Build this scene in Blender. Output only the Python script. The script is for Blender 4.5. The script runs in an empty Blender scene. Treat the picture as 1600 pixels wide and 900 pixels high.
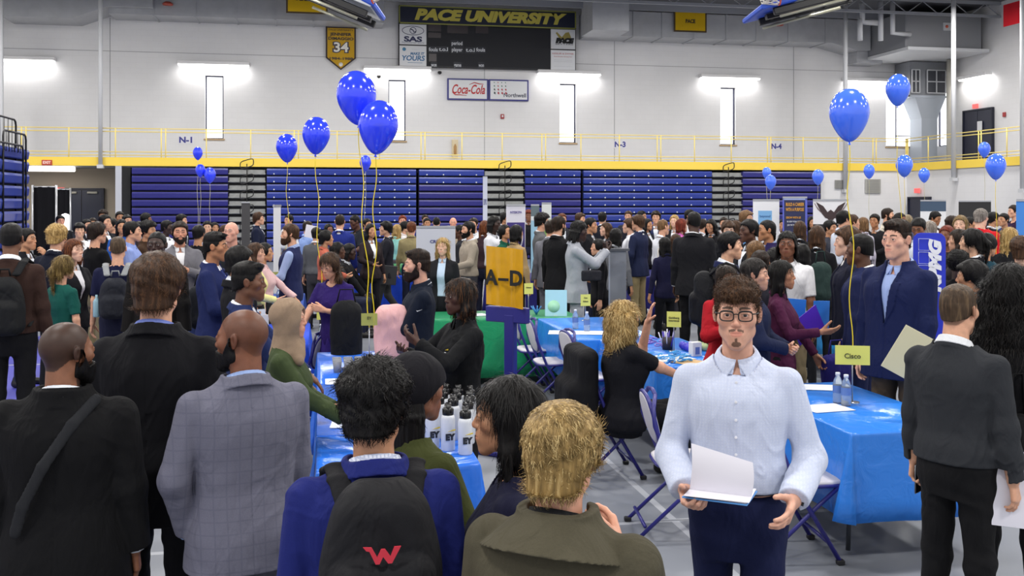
import bpy, math, random, time
import numpy as np
from mathutils import Vector, Matrix, Euler
T00 = time.time()
SC = bpy.context.scene
COL = SC.collection
PI = math.pi
F32 = np.float32

# ------------------------------------------------------------------ camera, world, exposure
FPX = 1555.0            # focal length in pixels of the 1600 wide frame
EYE = 2.05              # eye height
HY = 316.0              # horizon row
TH = math.radians(11.0) # camera yaw to the right of the hall's long axis
cam_d = bpy.data.cameras.new('camera')
cam_d.sensor_width = 36.0
cam_d.lens = 36.0 * FPX / 1600.0
cam_d.shift_y = -(450.0 - HY) / 1600.0
cam_d.clip_end = 200
cam = bpy.data.objects.new('camera', cam_d)
cam.location = (0, 0, EYE)
cam.rotation_euler = (PI / 2, 0, -TH)
COL.objects.link(cam)
SC.camera = cam
FW = Vector((math.sin(TH), math.cos(TH), 0)); RT = Vector((math.cos(TH), -math.sin(TH), 0)); UPV = Vector((0, 0, 1))
CP = Vector((0, 0, EYE))

def ray(px, py): return FW + RT * ((px - 800) / FPX) + UPV * ((HY - py) / FPX)
def at(px, py, d): return CP + ray(px, py) * d
def onY(px, py, Y): r = ray(px, py); return CP + r * (Y / r.y)
def onX(px, py, X): r = ray(px, py); return CP + r * (X / r.x)
def onZ(px, py, z): r = ray(px, py); return CP + r * ((z - EYE) / r.z)

w = bpy.data.worlds.new('hall_ambient'); SC.world = w; w.use_nodes = True
w.node_tree.nodes['Background'].inputs[0].default_value = (0.93, 0.95, 1.0, 1)
w.node_tree.nodes['Background'].inputs[1].default_value = 1.0
SC.view_settings.view_transform = 'Standard'; SC.view_settings.look = 'None'
SC.view_settings.gamma = 1.0; SC.view_settings.use_curve_mapping = False
SC.view_settings.exposure = 0.0
try:
    SC.cycles.max_bounces = 6; SC.cycles.diffuse_bounces = 3; SC.cycles.glossy_bounces = 3
    SC.cycles.transmission_bounces = 4; SC.cycles.transparent_max_bounces = 8
    SC.cycles.use_denoising = True; SC.cycles.sample_clamp_indirect = 6.0
except Exception: pass

def area(name, loc, size, power, rot=(0, 0, 0), col=(1, 0.97, 0.93)):
    l = bpy.data.lights.new(name, 'AREA'); l.energy = power; l.color = col
    l.shape = 'RECTANGLE'; l.size = size[0]; l.size_y = size[1]
    o = bpy.data.objects.new(name, l); o.location = loc; o.rotation_euler = rot; COL.objects.link(o); return o
LIGHT_ROWS = [(x, y) for y in (-1.5, 6.5, 14.5, 22.5, 30.5) for x in (-11.0, -3.0, 5.0, 13.0, 21.0)]
for (lx, ly) in LIGHT_ROWS:
    area('high_bay_light', (lx, ly, 9.1), (1.3, 0.7), 430)

# ------------------------------------------------------------------ basics
def C(h, a=1.0):
    if isinstance(h, str):
        h = h.lstrip('#'); v = [int(h[i:i + 2], 16) / 255 for i in (0, 2, 4)]
        v = [x / 12.92 if x <= 0.04045 else ((x + 0.055) / 1.055) ** 2.4 for x in v]
        return (v[0], v[1], v[2], a)
    return (h[0], h[1], h[2], a)

def link(o, parent=None):
    COL.objects.link(o)
    if parent is not None: o.parent = parent
    return o
def tag(o, label=None, cat=None, group=None, kind=None):
    if label: o['label'] = label
    if cat: o['category'] = cat
    if group: o['group'] = group
    if kind: o['kind'] = kind
    return o
def empty(name, loc=(0, 0, 0), rz=0.0, label=None, cat=None, group=None):
    o = bpy.data.objects.new(name, None); o.location = loc; o.rotation_euler = (0, 0, rz); o.empty_display_size = 0.1
    link(o); return tag(o, label, cat, group)
def mesh_np(name, V, Fq, smooth=True):
    """V (n,3) array, Fq list of arrays of faces (m,k)"""
    me = bpy.data.meshes.new(name)
    if not isinstance(Fq, (list, tuple)): Fq = [Fq]
    Fq = [f for f in Fq if len(f)]
    V = np.asarray(V, dtype=F32)
    me.vertices.add(len(V)); me.vertices.foreach_set('co', V.ravel())
    nl = sum(f.size for f in Fq); nf = sum(len(f) for f in Fq)
    me.loops.add(nl); me.polygons.add(nf)
    li = np.concatenate([f.ravel() for f in Fq]).astype(np.int32)
    tot = np.concatenate([np.full(len(f), f.shape[1]) for f in Fq]).astype(np.int32)
    st = np.concatenate([[0], np.cumsum(tot)[:-1]]).astype(np.int32)
    me.loops.foreach_set('vertex_index', li)
    me.polygons.foreach_set('loop_start', st)
    try: me.polygons.foreach_set('loop_total', tot)
    except Exception: pass
    if smooth: me.polygons.foreach_set('use_smooth', np.ones(nf, dtype=bool))
    me.update(calc_edges=True)
    return me
def copy_tree(o, parent=None):
    c = o.copy(); link(c, parent)
    for ch in list(o.children): copy_tree(ch, c)
    return c

class MB:
    """collects simple solids into one mesh"""
    def __init__(s): s.v = []; s.f = []; s.sm = []
    def add(s, vs, fs, smooth=False, M=None):
        b = len(s.v)
        if M is not None: vs = [M @ Vector(v) for v in vs]
        s.v += [tuple(v) for v in vs]; s.f += [tuple(b + i for i in f) for f in fs]; s.sm += [smooth] * len(fs); return s
    def box(s, c, d, M=None, bev=0.0):
        x, y, z = (q / 2 for q in d)
        if bev > 0:
            b = min(bev, x * .9, y * .9, z * .9); vs = []; 
            import itertools
            idx = {}
            for sx, sy, sz in itertools.product((-1, 1), repeat=3):
                for k in range(3):
                    p = [sx * x, sy * y, sz * z]
                    for j in range(3):
                        if j != k: p[j] -= (sx, sy, sz)[j] * b
                    idx[(sx, sy, sz, k)] = len(vs); vs.append((c[0] + p[0], c[1] + p[1], c[2] + p[2]))
            fs = []
            for k in range(3):
                a1, a2 = (k + 1) % 3, (k + 2) % 3
                for sg in (-1, 1):
                    q = []
                    for u, v_ in ((-1, -1), (1, -1), (1, 1), (-1, 1)):
                        t = [0, 0, 0]; t[k] = sg; t[a1] = u; t[a2] = v_; q.append(idx[(t[0], t[1], t[2], k)])
                    if sg < 0: q.reverse()
                    fs.append(q)
            for k in range(3):     # edges along axis k
                a1, a2 = (k + 1) % 3, (k + 2) % 3
                for u, v_ in ((-1, -1), (1, -1), (1, 1), (-1, 1)):
                    t0 = [0, 0, 0]; t0[a1] = u; t0[a2] = v_; t1 = list(t0); t0[k] = -1; t1[k] = 1
                    q = [idx[(*t0, a1)], idx[(*t1, a1)], idx[(*t1, a2)], idx[(*t0, a2)]]
                    if u * v_ > 0: q.reverse()
                    fs.append(q)
            for sx, sy, sz in itertools.product((-1, 1), repeat=3):
                q = [idx[(sx, sy, sz, 0)], idx[(sx, sy, sz, 1)], idx[(sx, sy, sz, 2)]]
                if sx * sy * sz < 0: q.reverse()
                fs.append(q)
            return s.add(vs, fs, False, M)
        vs = [(c[0] + i * x, c[1] + j * y, c[2] + k * z) for k in (-1, 1) for j in (-1, 1) for i in (-1, 1)]
        return s.add(vs, [(0, 2, 3, 1), (4, 5, 7, 6), (0, 1, 5, 4), (2, 6, 7, 3), (0, 4, 6, 2), (1, 3, 7, 5)], False, M)
    def bx(s, x0, x1, y0, y1, z0, z1, M=None, bev=0): return s.box(((x0 + x1) / 2, (y0 + y1) / 2, (z0 + z1) / 2), (abs(x1 - x0), abs(y1 - y0), abs(z1 - z0)), M, bev)
    def tube(s, pts, r, n=8, M=None, closed=False):
        pts = [Vector(p) for p in pts]; N = len(pts); rs = r if isinstance(r, (list, tuple)) else [r] * N
        vs = []; ref = None
        for i, p in enumerate(pts):
            if closed: t = (pts[(i + 1) % N] - pts[i - 1])
            else: t = pts[min(i + 1, N - 1)] - pts[max(i - 1, 0)]
            t = t.normalized() if t.length > 1e-9 else Vector((0, 0, 1))
            if ref is None:
                ref = Vector((0, 0, 1)) if abs(t.z) < .9 else Vector((1, 0, 0))
                a = t.cross(ref).normalized()
            else:
                a = (a - t * a.dot(t)); a = a.normalized() if a.length > 1e-6 else t.orthogonal().normalized()
            b = t.cross(a)
            for k in range(n):
                g = 2 * PI * k / n; vs.append(p + (a * math.cos(g) + b * math.sin(g)) * rs[i])
        fs = []
        for i in range(N if closed else N - 1):
            j = (i + 1) % N
            for k in range(n): fs.append((i * n + k, i * n + (k + 1) % n, j * n + (k + 1) % n, j * n + k))
        if not closed: fs += [tuple(reversed(range(n))), tuple((N - 1) * n + k for k in range(n))]
        return s.add(vs, fs, True, M)
    def cyl(s, a, b, r, r2=None, n=16, M=None): return s.tube([a, b], [r, r if r2 is None else r2], n, M)
    def lathe(s, prof, n=24, M=None, c=(0, 0, 0), cap=True):
        vs = [(c[0] + r * math.cos(2 * PI * k / n), c[1] + r * math.sin(2 * PI * k / n), c[2] + z) for r, z in prof for k in range(n)]
        fs = [(i * n + k, i * n + (k + 1) % n, (i + 1) * n + (k + 1) % n, (i + 1) * n + k) for i in range(len(prof) - 1) for k in range(n)]
        if cap: fs += [tuple(reversed(range(n))), tuple((len(prof) - 1) * n + k for k in range(n))]
        return s.add(vs, fs, True, M)
    def prism(s, poly, t, M=None):
        """poly in xz plane, thickness t along y"""
        n = len(poly); vs = [(x, -t / 2, z) for x, z in poly] + [(x, t / 2, z) for x, z in poly]
        return s.add(vs, [tuple(range(n)), tuple(reversed(range(n, 2 * n)))] + [(i, n + i, n + (i + 1) % n, (i + 1) % n) for i in range(n)], False, M)
    def build(s, name, mat, parent=None, loc=None, rz=None):
        me = bpy.data.meshes.new(name); me.from_pydata(s.v, [], s.f); me.update()
        me.polygons.foreach_set('use_smooth', s.sm)
        if mat: me.materials.append(mat)
        o = bpy.data.objects.new(name, me)
        if loc is not None: o.location = loc
        if rz is not None: o.rotation_euler = (0, 0, rz)
        return link(o, parent)

# ------------------------------------------------------------------ materials
_M = {}
def mk(name):
    m = bpy.data.materials.new(name); m.use_nodes = True; nt = m.node_tree
    return m, nt, nt.nodes['Principled BSDF']
def nz(nt, typ, **kw):
    n = nt.nodes.new(typ)
    for k, v in kw.items():
        if k in n.inputs: n.inputs[k].default_value = v
        else: setattr(n, k, v)
    return n
def setp(b, **kw):
    for k, v in kw.items():
        k = k.replace('_', ' ')
        if k in b.inputs: b.inputs[k].default_value = v
def ramp(nt, fac, stops):
    r = nt.nodes.new('ShaderNodeValToRGB'); el = r.color_ramp.elements
    el[0].position, el[0].color = stops[0]; el[1].position, el[1].color = stops[-1]
    for p, c in stops[1:-1]: e = el.new(p); e.color = c
    nt.links.new(fac, r.inputs[0]); return r
def coord(nt, kind='Object', scale=None):
    tc = nt.nodes.new('ShaderNodeTexCoord'); o = tc.outputs[kind]
    if scale is not None:
        mp = nt.nodes.new('ShaderNodeMapping'); mp.inputs['Scale'].default_value = scale; nt.links.new(o, mp.inputs[0]); o = mp.outputs[0]
    return o
def mat(key, col, rough=.6, metal=0., spec=.5, bump=0., bscale=60., var=0., emit=0., kind='plain', **kw):
    k = (key, tuple(col) if not isinstance(col, str) else col, rough, metal, bump, bscale, var, emit)
    if k in _M: return _M[k]
    m, nt, b = mk(key); c = C(col); setp(b, Base_Color=c, Roughness=rough, Metallic=metal, Specular_IOR_Level=spec)
    n = nz(nt, 'ShaderNodeTexNoise', Scale=bscale, Detail=3.0); nt.links.new(coord(nt), n.inputs['Vector'])
    if var > 0:
        r = ramp(nt, n.outputs[0], [(.3, tuple(max(0, x * (1 - var)) for x in c[:3]) + (1,)), (.7, tuple(min(1, x * (1 + var)) for x in c[:3]) + (1,))]); nt.links.new(r.outputs[0], b.inputs['Base Color'])
    if bump > 0:
        bp = nz(nt, 'ShaderNodeBump', Strength=bump, Distance=.01); nt.links.new(n.outputs[0], bp.inputs['Height']); nt.links.new(bp.outputs[0], b.inputs['Normal'])
    if emit > 0: setp(b, Emission_Color=c, Emission_Strength=emit)
    _M[k] = m; return m
def cloth(col, pattern=None, col2=None, rough=.85, fold=.35):
    """woven cloth: fine weave, soft creases; pattern 'check' or 'stripe' or 'micro' or 'pinstripe' """
    k = ('cloth', col, pattern, col2, rough, fold)
    if k in _M: return _M[k]
    m, nt, b = mk('fabric'); c = C(col); setp(b, Base_Color=c, Roughness=rough, Specular_IOR_Level=.18)
    co = coord(nt)
    n1 = nz(nt, 'ShaderNodeTexNoise', Scale=9.0, Detail=3.0, Distortion=.8); nt.links.new(coord(nt, 'Object', (1, 1, .45)), n1.inputs['Vector'])
    n2 = nz(nt, 'ShaderNodeTexNoise', Scale=260.0, Detail=1.0); nt.links.new(co, n2.inputs['Vector'])
    b1 = nz(nt, 'ShaderNodeBump', Strength=min(1., fold * 1.9), Distance=.03); nt.links.new(n1.outputs[0], b1.inputs['Height'])
    b2 = nz(nt, 'ShaderNodeBump', Strength=.25, Distance=.002); nt.links.new(n2.outputs[0], b2.inputs['Height']); nt.links.new(b1.outputs[0], b2.inputs['Normal'])
    nt.links.new(b2.outputs[0], b.inputs['Normal'])
    src = ramp(nt, n2.outputs[0], [(.3, tuple(x * .94 for x in c[:3]) + (1,)), (.7, tuple(min(1, x * 1.05) for x in c[:3]) + (1,))]).outputs[0]
    if pattern:
        c2 = C(col2)
        mix = nt.nodes.new('ShaderNodeMixRGB'); nt.links.new(src, mix.inputs[1]); mix.inputs[2].default_value = c2
        sep = nt.nodes.new('ShaderNodeSeparateXYZ'); nt.links.new(co, sep.inputs[0])
        def line(o, freq, width):
            a = nz(nt, 'ShaderNodeMath', operation='MULTIPLY'); nt.links.new(o, a.inputs[0]); a.inputs[1].default_value = freq
            f = nz(nt, 'ShaderNodeMath', operation='FRACT'); nt.links.new(a.outputs[0], f.inputs[0])
            l = nz(nt, 'ShaderNodeMath', operation='LESS_THAN'); nt.links.new(f.outputs[0], l.inputs[0]); l.inputs[1].default_value = width; return l.outputs[0]
        fr = {'check': 22, 'stripe': 14, 'micro': 90, 'pinstripe': 40}[pattern]; wd = {'check': .12, 'stripe': .5, 'micro': .4, 'pinstripe': .1}[pattern]
        lx = line(sep.outputs[2 if pattern == 'stripe' else 0], fr, wd); fac = lx
        if pattern in ('check', 'micro'):
            lz = line(sep.outputs[2], fr, wd); mx = nz(nt, 'ShaderNodeMath', operation='MAXIMUM'); nt.links.new(lx, mx.inputs[0]); nt.links.new(lz, mx.inputs[1]); fac = mx.outputs[0]
        ml = nz(nt, 'ShaderNodeMath', operation='MULTIPLY'); nt.links.new(fac, ml.inputs[0]); ml.inputs[1].default_value = .55; nt.links.new(ml.outputs[0], mix.inputs[0])
        src = mix.outputs[0]
    nt.links.new(src, b.inputs['Base Color'])
    _M[k] = m; return m
def skin(col, dark='#2a1a12', lip=None, stub=.35):
    k = ('skin', col, dark, lip, stub)
    if k in _M: return _M[k]
    m, nt, b = mk('skin'); c = C(col); setp(b, Roughness=.48, Specular_IOR_Level=.4, Subsurface_Weight=.08, Subsurface_Scale=.02)
    b.inputs['Subsurface Radius'].default_value = (1, .35, .2)
    a = nt.nodes.new('ShaderNodeAttribute'); a.attribute_name = 'mask'
    sp = nt.nodes.new('ShaderNodeSeparateColor'); nt.links.new(a.outputs['Color'], sp.inputs[0])
    n = nz(nt, 'ShaderNodeTexNoise', Scale=35.0, Detail=4.0); nt.links.new(coord(nt), n.inputs['Vector'])
    base = ramp(nt, n.outputs[0], [(.35, tuple(x * .9 for x in c[:3]) + (1,)), (.7, tuple(min(1, x * 1.08) for x in c[:3]) + (1,))]).outputs[0]
    lc = C(lip) if lip else (min(1, c[0] * .82), c[1] * .45, c[2] * .48, 1)
    bl = (min(1, c[0] * 1.02), c[1] * .72, c[2] * .66, 1)
    for ch, cc, f in (('B', bl, .5), ('R', lc, .55), ('G', C(dark), .97)):
        mx = nt.nodes.new('ShaderNodeMixRGB'); mm = nz(nt, 'ShaderNodeMath', operation='MULTIPLY'); mm.inputs[1].default_value = f
        nt.links.new(sp.outputs[{'R': 0, 'G': 1, 'B': 2}[ch]], mm.inputs[0]); nt.links.new(mm.outputs[0], mx.inputs[0])
        nt.links.new(base, mx.inputs[1]); mx.inputs[2].default_value = cc; base = mx.outputs[0]
    mx = nt.nodes.new('ShaderNodeMixRGB'); mm = nz(nt, 'ShaderNodeMath', operation='MULTIPLY'); mm.inputs[1].default_value = stub
    nt.links.new(a.outputs['Alpha'], mm.inputs[0]); nt.links.new(mm.outputs[0], mx.inputs[0]); nt.links.new(base, mx.inputs[1]); mx.inputs[2].default_value = C(dark)
    nt.links.new(mx.outputs[0], b.inputs['Base Color'])
    bp = nz(nt, 'ShaderNodeBump', Strength=.12, Distance=.002); n3 = nz(nt, 'ShaderNodeTexNoise', Scale=400.0); nt.links.new(coord(nt), n3.inputs['Vector'])
    nt.links.new(n3.outputs[0], bp.inputs['Height']); nt.links.new(bp.outputs[0], b.inputs['Normal'])
    _M[k] = m; return m
def hairm(col, col2=None, rough=.5, scale=(70, 70, 9)):
    k = ('hair', col, col2, rough, scale)
    if k in _M: return _M[k]
    m, nt, b = mk('hair'); c = C(col); c2 = C(col2) if col2 else tuple(min(1, x * 1.7 + .008) for x in c[:3]) + (1,)
    setp(b, Roughness=rough, Specular_IOR_Level=.22)
    n = nz(nt, 'ShaderNodeTexNoise', Scale=1.0, Detail=4.0, Distortion=.3); nt.links.new(coord(nt, 'Object', scale), n.inputs['Vector'])
    a = nt.nodes.new('ShaderNodeAttribute'); a.attribute_name = 'mask'
    mx = nz(nt, 'ShaderNodeMath', operation='ADD'); nt.links.new(n.outputs[0], mx.inputs[0]); nt.links.new(a.outputs['Fac'], mx.inputs[1])
    r = ramp(nt, mx.outputs[0], [(.35, tuple(x * .55 for x in c[:3]) + (1,)), (.55, c), (.85, c2)]); nt.links.new(r.outputs[0], b.inputs['Base Color'])
    bp = nz(nt, 'ShaderNodeBump', Strength=.7, Distance=.006); nt.links.new(n.outputs[0], bp.inputs['Height']); nt.links.new(bp.outputs[0], b.inputs['Normal'])
    _M[k] = m; return m
# ------------------------------------------------------------------ implicit surfaces (numpy) -> quad meshes
def G(lo, hi, h):
    ax = [np.arange(lo[i], hi[i] + h * .5, h, dtype=F32) for i in range(3)]
    return (ax[0][:, None, None], ax[1][None, :, None], ax[2][None, None, :]), np.array(lo, dtype=F32), h
def xf(P, M):
    """coordinates of grid points in the frame M (4x4)"""
    I = M.inverted(); X, Y, Z = P
    return tuple((F32(I[r][0]) * X + F32(I[r][1]) * Y + F32(I[r][2]) * Z + F32(I[r][3])) for r in range(3))
def cap(P, a, b, ra, rb):
    X, Y, Z = P; a = [F32(q) for q in a]; ba = [F32(b[i] - a[i]) for i in range(3)]
    L2 = max(float(ba[0] ** 2 + ba[1] ** 2 + ba[2] ** 2), 1e-9)
    x = X - a[0]; y = Y - a[1]; z = Z - a[2]
    t = np.clip((x * ba[0] + y * ba[1] + z * ba[2]) / F32(L2), 0, 1)
    return np.sqrt((x - t * ba[0]) ** 2 + (y - t * ba[1]) ** 2 + (z - t * ba[2]) ** 2) - (F32(ra) + t * F32(rb - ra))
def ell(P, c, r):
    X, Y, Z = P
    x = (X - F32(c[0])); y = (Y - F32(c[1])); z = (Z - F32(c[2])); r = [F32(q) for q in r]
    k0 = np.sqrt((x / r[0]) ** 2 + (y / r[1]) ** 2 + (z / r[2]) ** 2); k1 = np.sqrt((x / r[0] ** 2) ** 2 + (y / r[1] ** 2) ** 2 + (z / r[2] ** 2) ** 2)
    return k0 * (k0 - 1) / np.maximum(k1, 1e-4)
def rbox(P, c, d, r):
    q = [np.abs(P[i] - F32(c[i])) - F32(d[i] / 2 - r) for i in range(3)]
    o = np.sqrt(np.maximum(q[0], 0) ** 2 + np.maximum(q[1], 0) ** 2 + np.maximum(q[2], 0) ** 2)
    return o + np.minimum(np.maximum(q[0], np.maximum(q[1], q[2])), 0) - F32(r)
def smin(a, b, k):
    h = np.maximum(F32(k) - np.abs(a - b), 0) / F32(k); return np.minimum(a, b) - h * h * F32(k * .25)
def smax(a, b, k): return -smin(-a, -b, k)
def smooth_rows(T):
    T = np.array(T, dtype=np.float64); z = np.linspace(T[0, 0], T[-1, 0], 70); st = z[1] - z[0]; m = max(1, int(.028 / st)); k = np.hanning(2 * m + 3); k /= k.sum(); out = [z]
    for c in range(1, 4):
        v = np.interp(z, T[:, 0], T[:, c]); e = m + 1; pv = np.concatenate([2 * v[0] - v[e:0:-1], v, 2 * v[-1] - v[-2:-2 - e:-1]]); out.append(np.convolve(pv, k, 'valid'))
    return z.astype(F32), np.stack(out, 1).astype(F32)
def prof(P, T, infl=0., n=2.):
    """stack of elliptic sections: rows (z, halfwidth, halfdepth, centre_y)"""
    X, Y, Z = P; zs, T = smooth_rows(T)
    w_ = (np.interp(Z, zs, T[:, 1]) + infl).astype(F32); d_ = (np.interp(Z, zs, T[:, 2]) + infl).astype(F32); c_ = np.interp(Z, zs, T[:, 3]).astype(F32)
    y = Y - c_
    if n == 2.: q = np.sqrt((X / w_) ** 2 + (y / d_) ** 2)
    else: q = (np.abs(X / w_) ** n + np.abs(y / d_) ** n) ** (1 / n)
    d = (q - 1) * np.minimum(w_, d_)
    return np.maximum(d, np.maximum(zs[0] - infl - Z, Z - zs[-1] - infl))
def folds(P, seed=0, f=22., warp=1.3):
    X, Y, Z = P; r = random.Random(seed); s = 0
    for i in range(3):
        k = [r.uniform(-1, 1) * f * (1 + i * .6) for _ in range(3)]; p = r.uniform(0, 6)
        s = s + np.sin(F32(k[0]) * X + F32(k[1]) * Y + F32(k[2]) * Z + warp * np.sin(F32(k[1] * .5) * X + F32(k[2] * .4) * Z + F32(k[0] * .6) * Y + p) + p) / (1 + i * .6)
    return (s * F32(.4)).astype(F32)
def nets(vals, lo, h):
    """naive surface nets; returns V, Q"""
    s = vals < 0
    if not s.any() or s.all(): return np.zeros((0, 3), F32), np.zeros((0, 4), np.int32)
    n = vals.shape; nc = (n[0] - 1, n[1] - 1, n[2] - 1)
    cnt = np.zeros(nc, np.int8)
    for i in (0, 1):
        for j in (0, 1):
            for k in (0, 1): cnt += s[i:nc[0] + i, j:nc[1] + j, k:nc[2] + k]
    act = (cnt > 0) & (cnt < 8); I, J, K = np.nonzero(act)
    idx = np.full(nc, -1, np.int32); idx[I, J, K] = np.arange(len(I))
    cv = {}
    for i in (0, 1):
        for j in (0, 1):
            for k in (0, 1): cv[(i, j, k)] = vals[I + i, J + j, K + k]
    acc = np.zeros((len(I), 3), F32); num = np.zeros(len(I), F32)
    cs = [(i, j, k) for i in (0, 1) for j in (0, 1) for k in (0, 1)]
    for a in cs:
        for ax in range(3):
            if a[ax] == 0:
                b = list(a); b[ax] = 1; b = tuple(b); va, vb = cv[a], cv[b]
                cr = (va < 0) != (vb < 0); t = np.where(cr, va / np.where(cr, va - vb, 1), 0)
                p = np.tile(np.array(a, F32), (len(I), 1)); p[:, ax] = t
                acc += p * cr[:, None]; num += cr
    V = (np.stack([I, J, K], 1).astype(F32) + acc / num[:, None]) * F32(h) + lo
    Q = []
    for ax in range(3):
        sl0 = [slice(None)] * 3; sl1 = [slice(None)] * 3
        sl0[ax] = slice(0, -1); sl1[ax] = slice(1, None)
        a_, b_ = s[tuple(sl0)], s[tuple(sl1)]
        u, v = (ax + 1) % 3, (ax + 2) % 3
        cr = a_ != b_; pos = np.array(np.nonzero(cr)).T
        ok = (pos[:, u] > 0) & (pos[:, v] > 0) & (pos[:, u] < n[u] - 1) & (pos[:, v] < n[v] - 1); pos = pos[ok]
        fl = a_[tuple(pos.T)]
        def cell(du, dv):
            q = pos.copy(); q[:, u] += du; q[:, v] += dv; return idx[tuple(q.T)]
        q = np.stack([cell(-1, -1), cell(0, -1), cell(0, 0), cell(-1, 0)], 1); q[~fl] = q[~fl][:, ::-1]
        Q.append(q)
    return V, np.concatenate(Q)
def join(parts):
    Vs = []; Qs = []; b = 0
    for V, Q in parts:
        if len(V) == 0: continue
        Vs.append(V); Qs.append(Q + b); b += len(V)
    if not Vs: return np.zeros((0, 3), F32), np.zeros((0, 4), np.int32)
    return np.concatenate(Vs), np.concatenate(Qs)
def sdfmesh(fn, lo, hi, h):
    P, l, h = G(lo, hi, h); v = fn(P); v = np.broadcast_to(v, (P[0].shape[0], P[1].shape[1], P[2].shape[2]))
    return nets(np.ascontiguousarray(v, dtype=F32), l, F32(h))

# ------------------------------------------------------------------ the human figure (unit figure 1.78 m tall, faces -Y, left hand +X)
def head_sdf(P, fem=False, det=2, jaw=1.0):
    """P in head frame: origin mid-head, chin z=-.115, crown z=+.115"""
    X, Y, Z = P; A = (np.abs(X), Y, Z); w = .94 if fem else 1.0
    d = ell(P, (0, .014, .028), (.0755 * w, .095, .088))
    d = smin(d, ell(P, (0, -.028, -.025), (.058 * w, .056, .07)), .03)
    jw = .046 * w * jaw; cr = .017 if fem else .022
    d = smin(d, cap(A, (0.006, -.066, -.094), (jw, -.002, -.062), cr, .02), .03)
    d = smin(d, cap(P, (0, -.066, -.098), (0, -.06, -.07), cr + .002, .03), .02)
    d = smin(d, ell(A, (.044 * w, -.052, -.014), (.022, .022, .02)), .025)
    d = smin(d, ell(P, (0, -.07, -.056), (.029, .024, .028)), .02)
    if det >= 1:
        d = smin(d, cap(A, (.006, -.0835, .0235), (.042, -.068, .024), .005 if fem else .009, .004 if fem else .007), .018)
        if det >= 2: d = smax(d, -ell(A, (.031, -.099, .008), (.017, .017, .011)), .012)
        d = smin(d, cap(P, (0, -.082, .014), (0, -.0995, -.022), .0062, .0092), .012)
        d = smin(d, cap(A, (.003, -.0985, -.0265), (.0125, -.090, -.0285), .0078, .0062), .006)
    if det >= 2:
        e = ell(A, (.031, -.0765, .006), (.0155, .0145, .0145)); e = smax(e, -ell(A, (.0312, -.0945, .0055), (.0125, .012, .0048)), .002)
        d = smin(d, e, .004)
        d = smin(d, cap(A, (0.002, -.0905, -.053), (.021, -.0835, -.0575), .0055, .0025), .004)
        d = smin(d, cap(A, (0, -.0895, -.0655), (.018, -.0835, -.0605), .0068, .0025), .004)
        d = smax(d, -cap(A, (0, -.0985, -.0595), (.023, -.0885, -.0592), .0016, .0012), .003)
    er = smax(ell(xf(A, Matrix.Translation((.079 * w, .008, 0)) @ Matrix.Rotation(math.radians(-22), 4, 'Z') @ Matrix.Rotation(math.radians(-10), 4, 'X')), (0, 0, 0), (.0075, .0185, .031)),
              -ell(A, (.0885 * w, .004, .004), (.006, .0095, .017)), .003) if det >= 1 else ell(A, (.078 * w, .008, 0), (.008, .018, .03))
    d = smin(d, er, .005)
    return d
def head_mask(V, M, det, shave=0., fem=False, goat=False):
    """per-vertex masks (lip, dark, blush, scalp shadow) in the head frame"""
    n = len(V); out = np.zeros((n, 4), F32)
    I = np.array(M.inverted(), dtype=F32); L = V @ I[:3, :3].T + I[:3, 3]
    x = np.abs(L[:, 0]); y = L[:, 1]; z = L[:, 2]; front = y < -.05
    lip = ((x / .0215) ** 2 + ((z + .0600) / .0105) ** 2 < 1) & (y < -.080); out[:, 0] = lip
    bz = .0275 + .004 * np.sin(np.clip((x - .01) / .04, 0, 1) * PI)
    hb = .0052 if not fem else .0034
    brow = (x > .011) & (x < .049) & (np.abs(z - bz) < hb * (1.15 - x / .09)) & front; out[:, 1] = brow
    if det < 2:
        eye = ((x - .031) / .013) ** 2 + ((z - .006) / .0055) ** 2 < 1; out[:, 1] = np.maximum(out[:, 1], (eye & front) * .85)
    else:
        lash = (((x - .031) / .0155) ** 2 + ((z - .0065) / .0072) ** 2 < 1) & (((x - .031) / .0135) ** 2 + ((z - .004) / .0062) ** 2 > 1) & front & (z > .006)
        out[:, 1] = np.maximum(out[:, 1], lash * .5)
    out[:, 2] = np.clip(1 - ((x - .04) ** 2 + (z + .02) ** 2) / .0006, 0, 1) * front * .5 + (x > .078) * (y > -.03) * .6 + np.clip(1 - (x ** 2 + (z + .028) ** 2) / .0004, 0, 1) * (y < -.09) * .6
    if goat:
        gt = (((x / .017) ** 2 + ((z + .097) / .0105) ** 2 < 1) | ((x / .005) ** 2 + ((z + .082) / .008) ** 2 < 1)) & (z < -.0745) & front; ms = (x > .003) & (x < .026) & (np.abs(z + .0445 + x * .22) < .0042) & (y < -.07); out[:, 1] = np.maximum(out[:, 1], (gt | ms) * .85)
    if shave > 0:
        beard = (z < -.035) & (y < .0) & (z < -.02 - (x < .03) * .022) & ~lip
        scalp = (z > np.interp(y, [-.1, -.05, -.03, -.02, .03, .07, .11], [.078, .055, .03, -.02, -.02, -.06, -.07]))
        out[:, 3] = np.maximum(beard * (shave if shave <= 1 else 1), scalp * 1.0)
    return out
def hairline(Y, hi=0., nape=-.07):
    return np.interp(Y, [-.12, -.075, -.05, -.036, -.025, .012, .035, .06, .1], [.076 + hi, .068 + hi, .052 + hi, .02, -.022, -.018, -.035, nape + .01, nape]).astype(F32)
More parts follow.
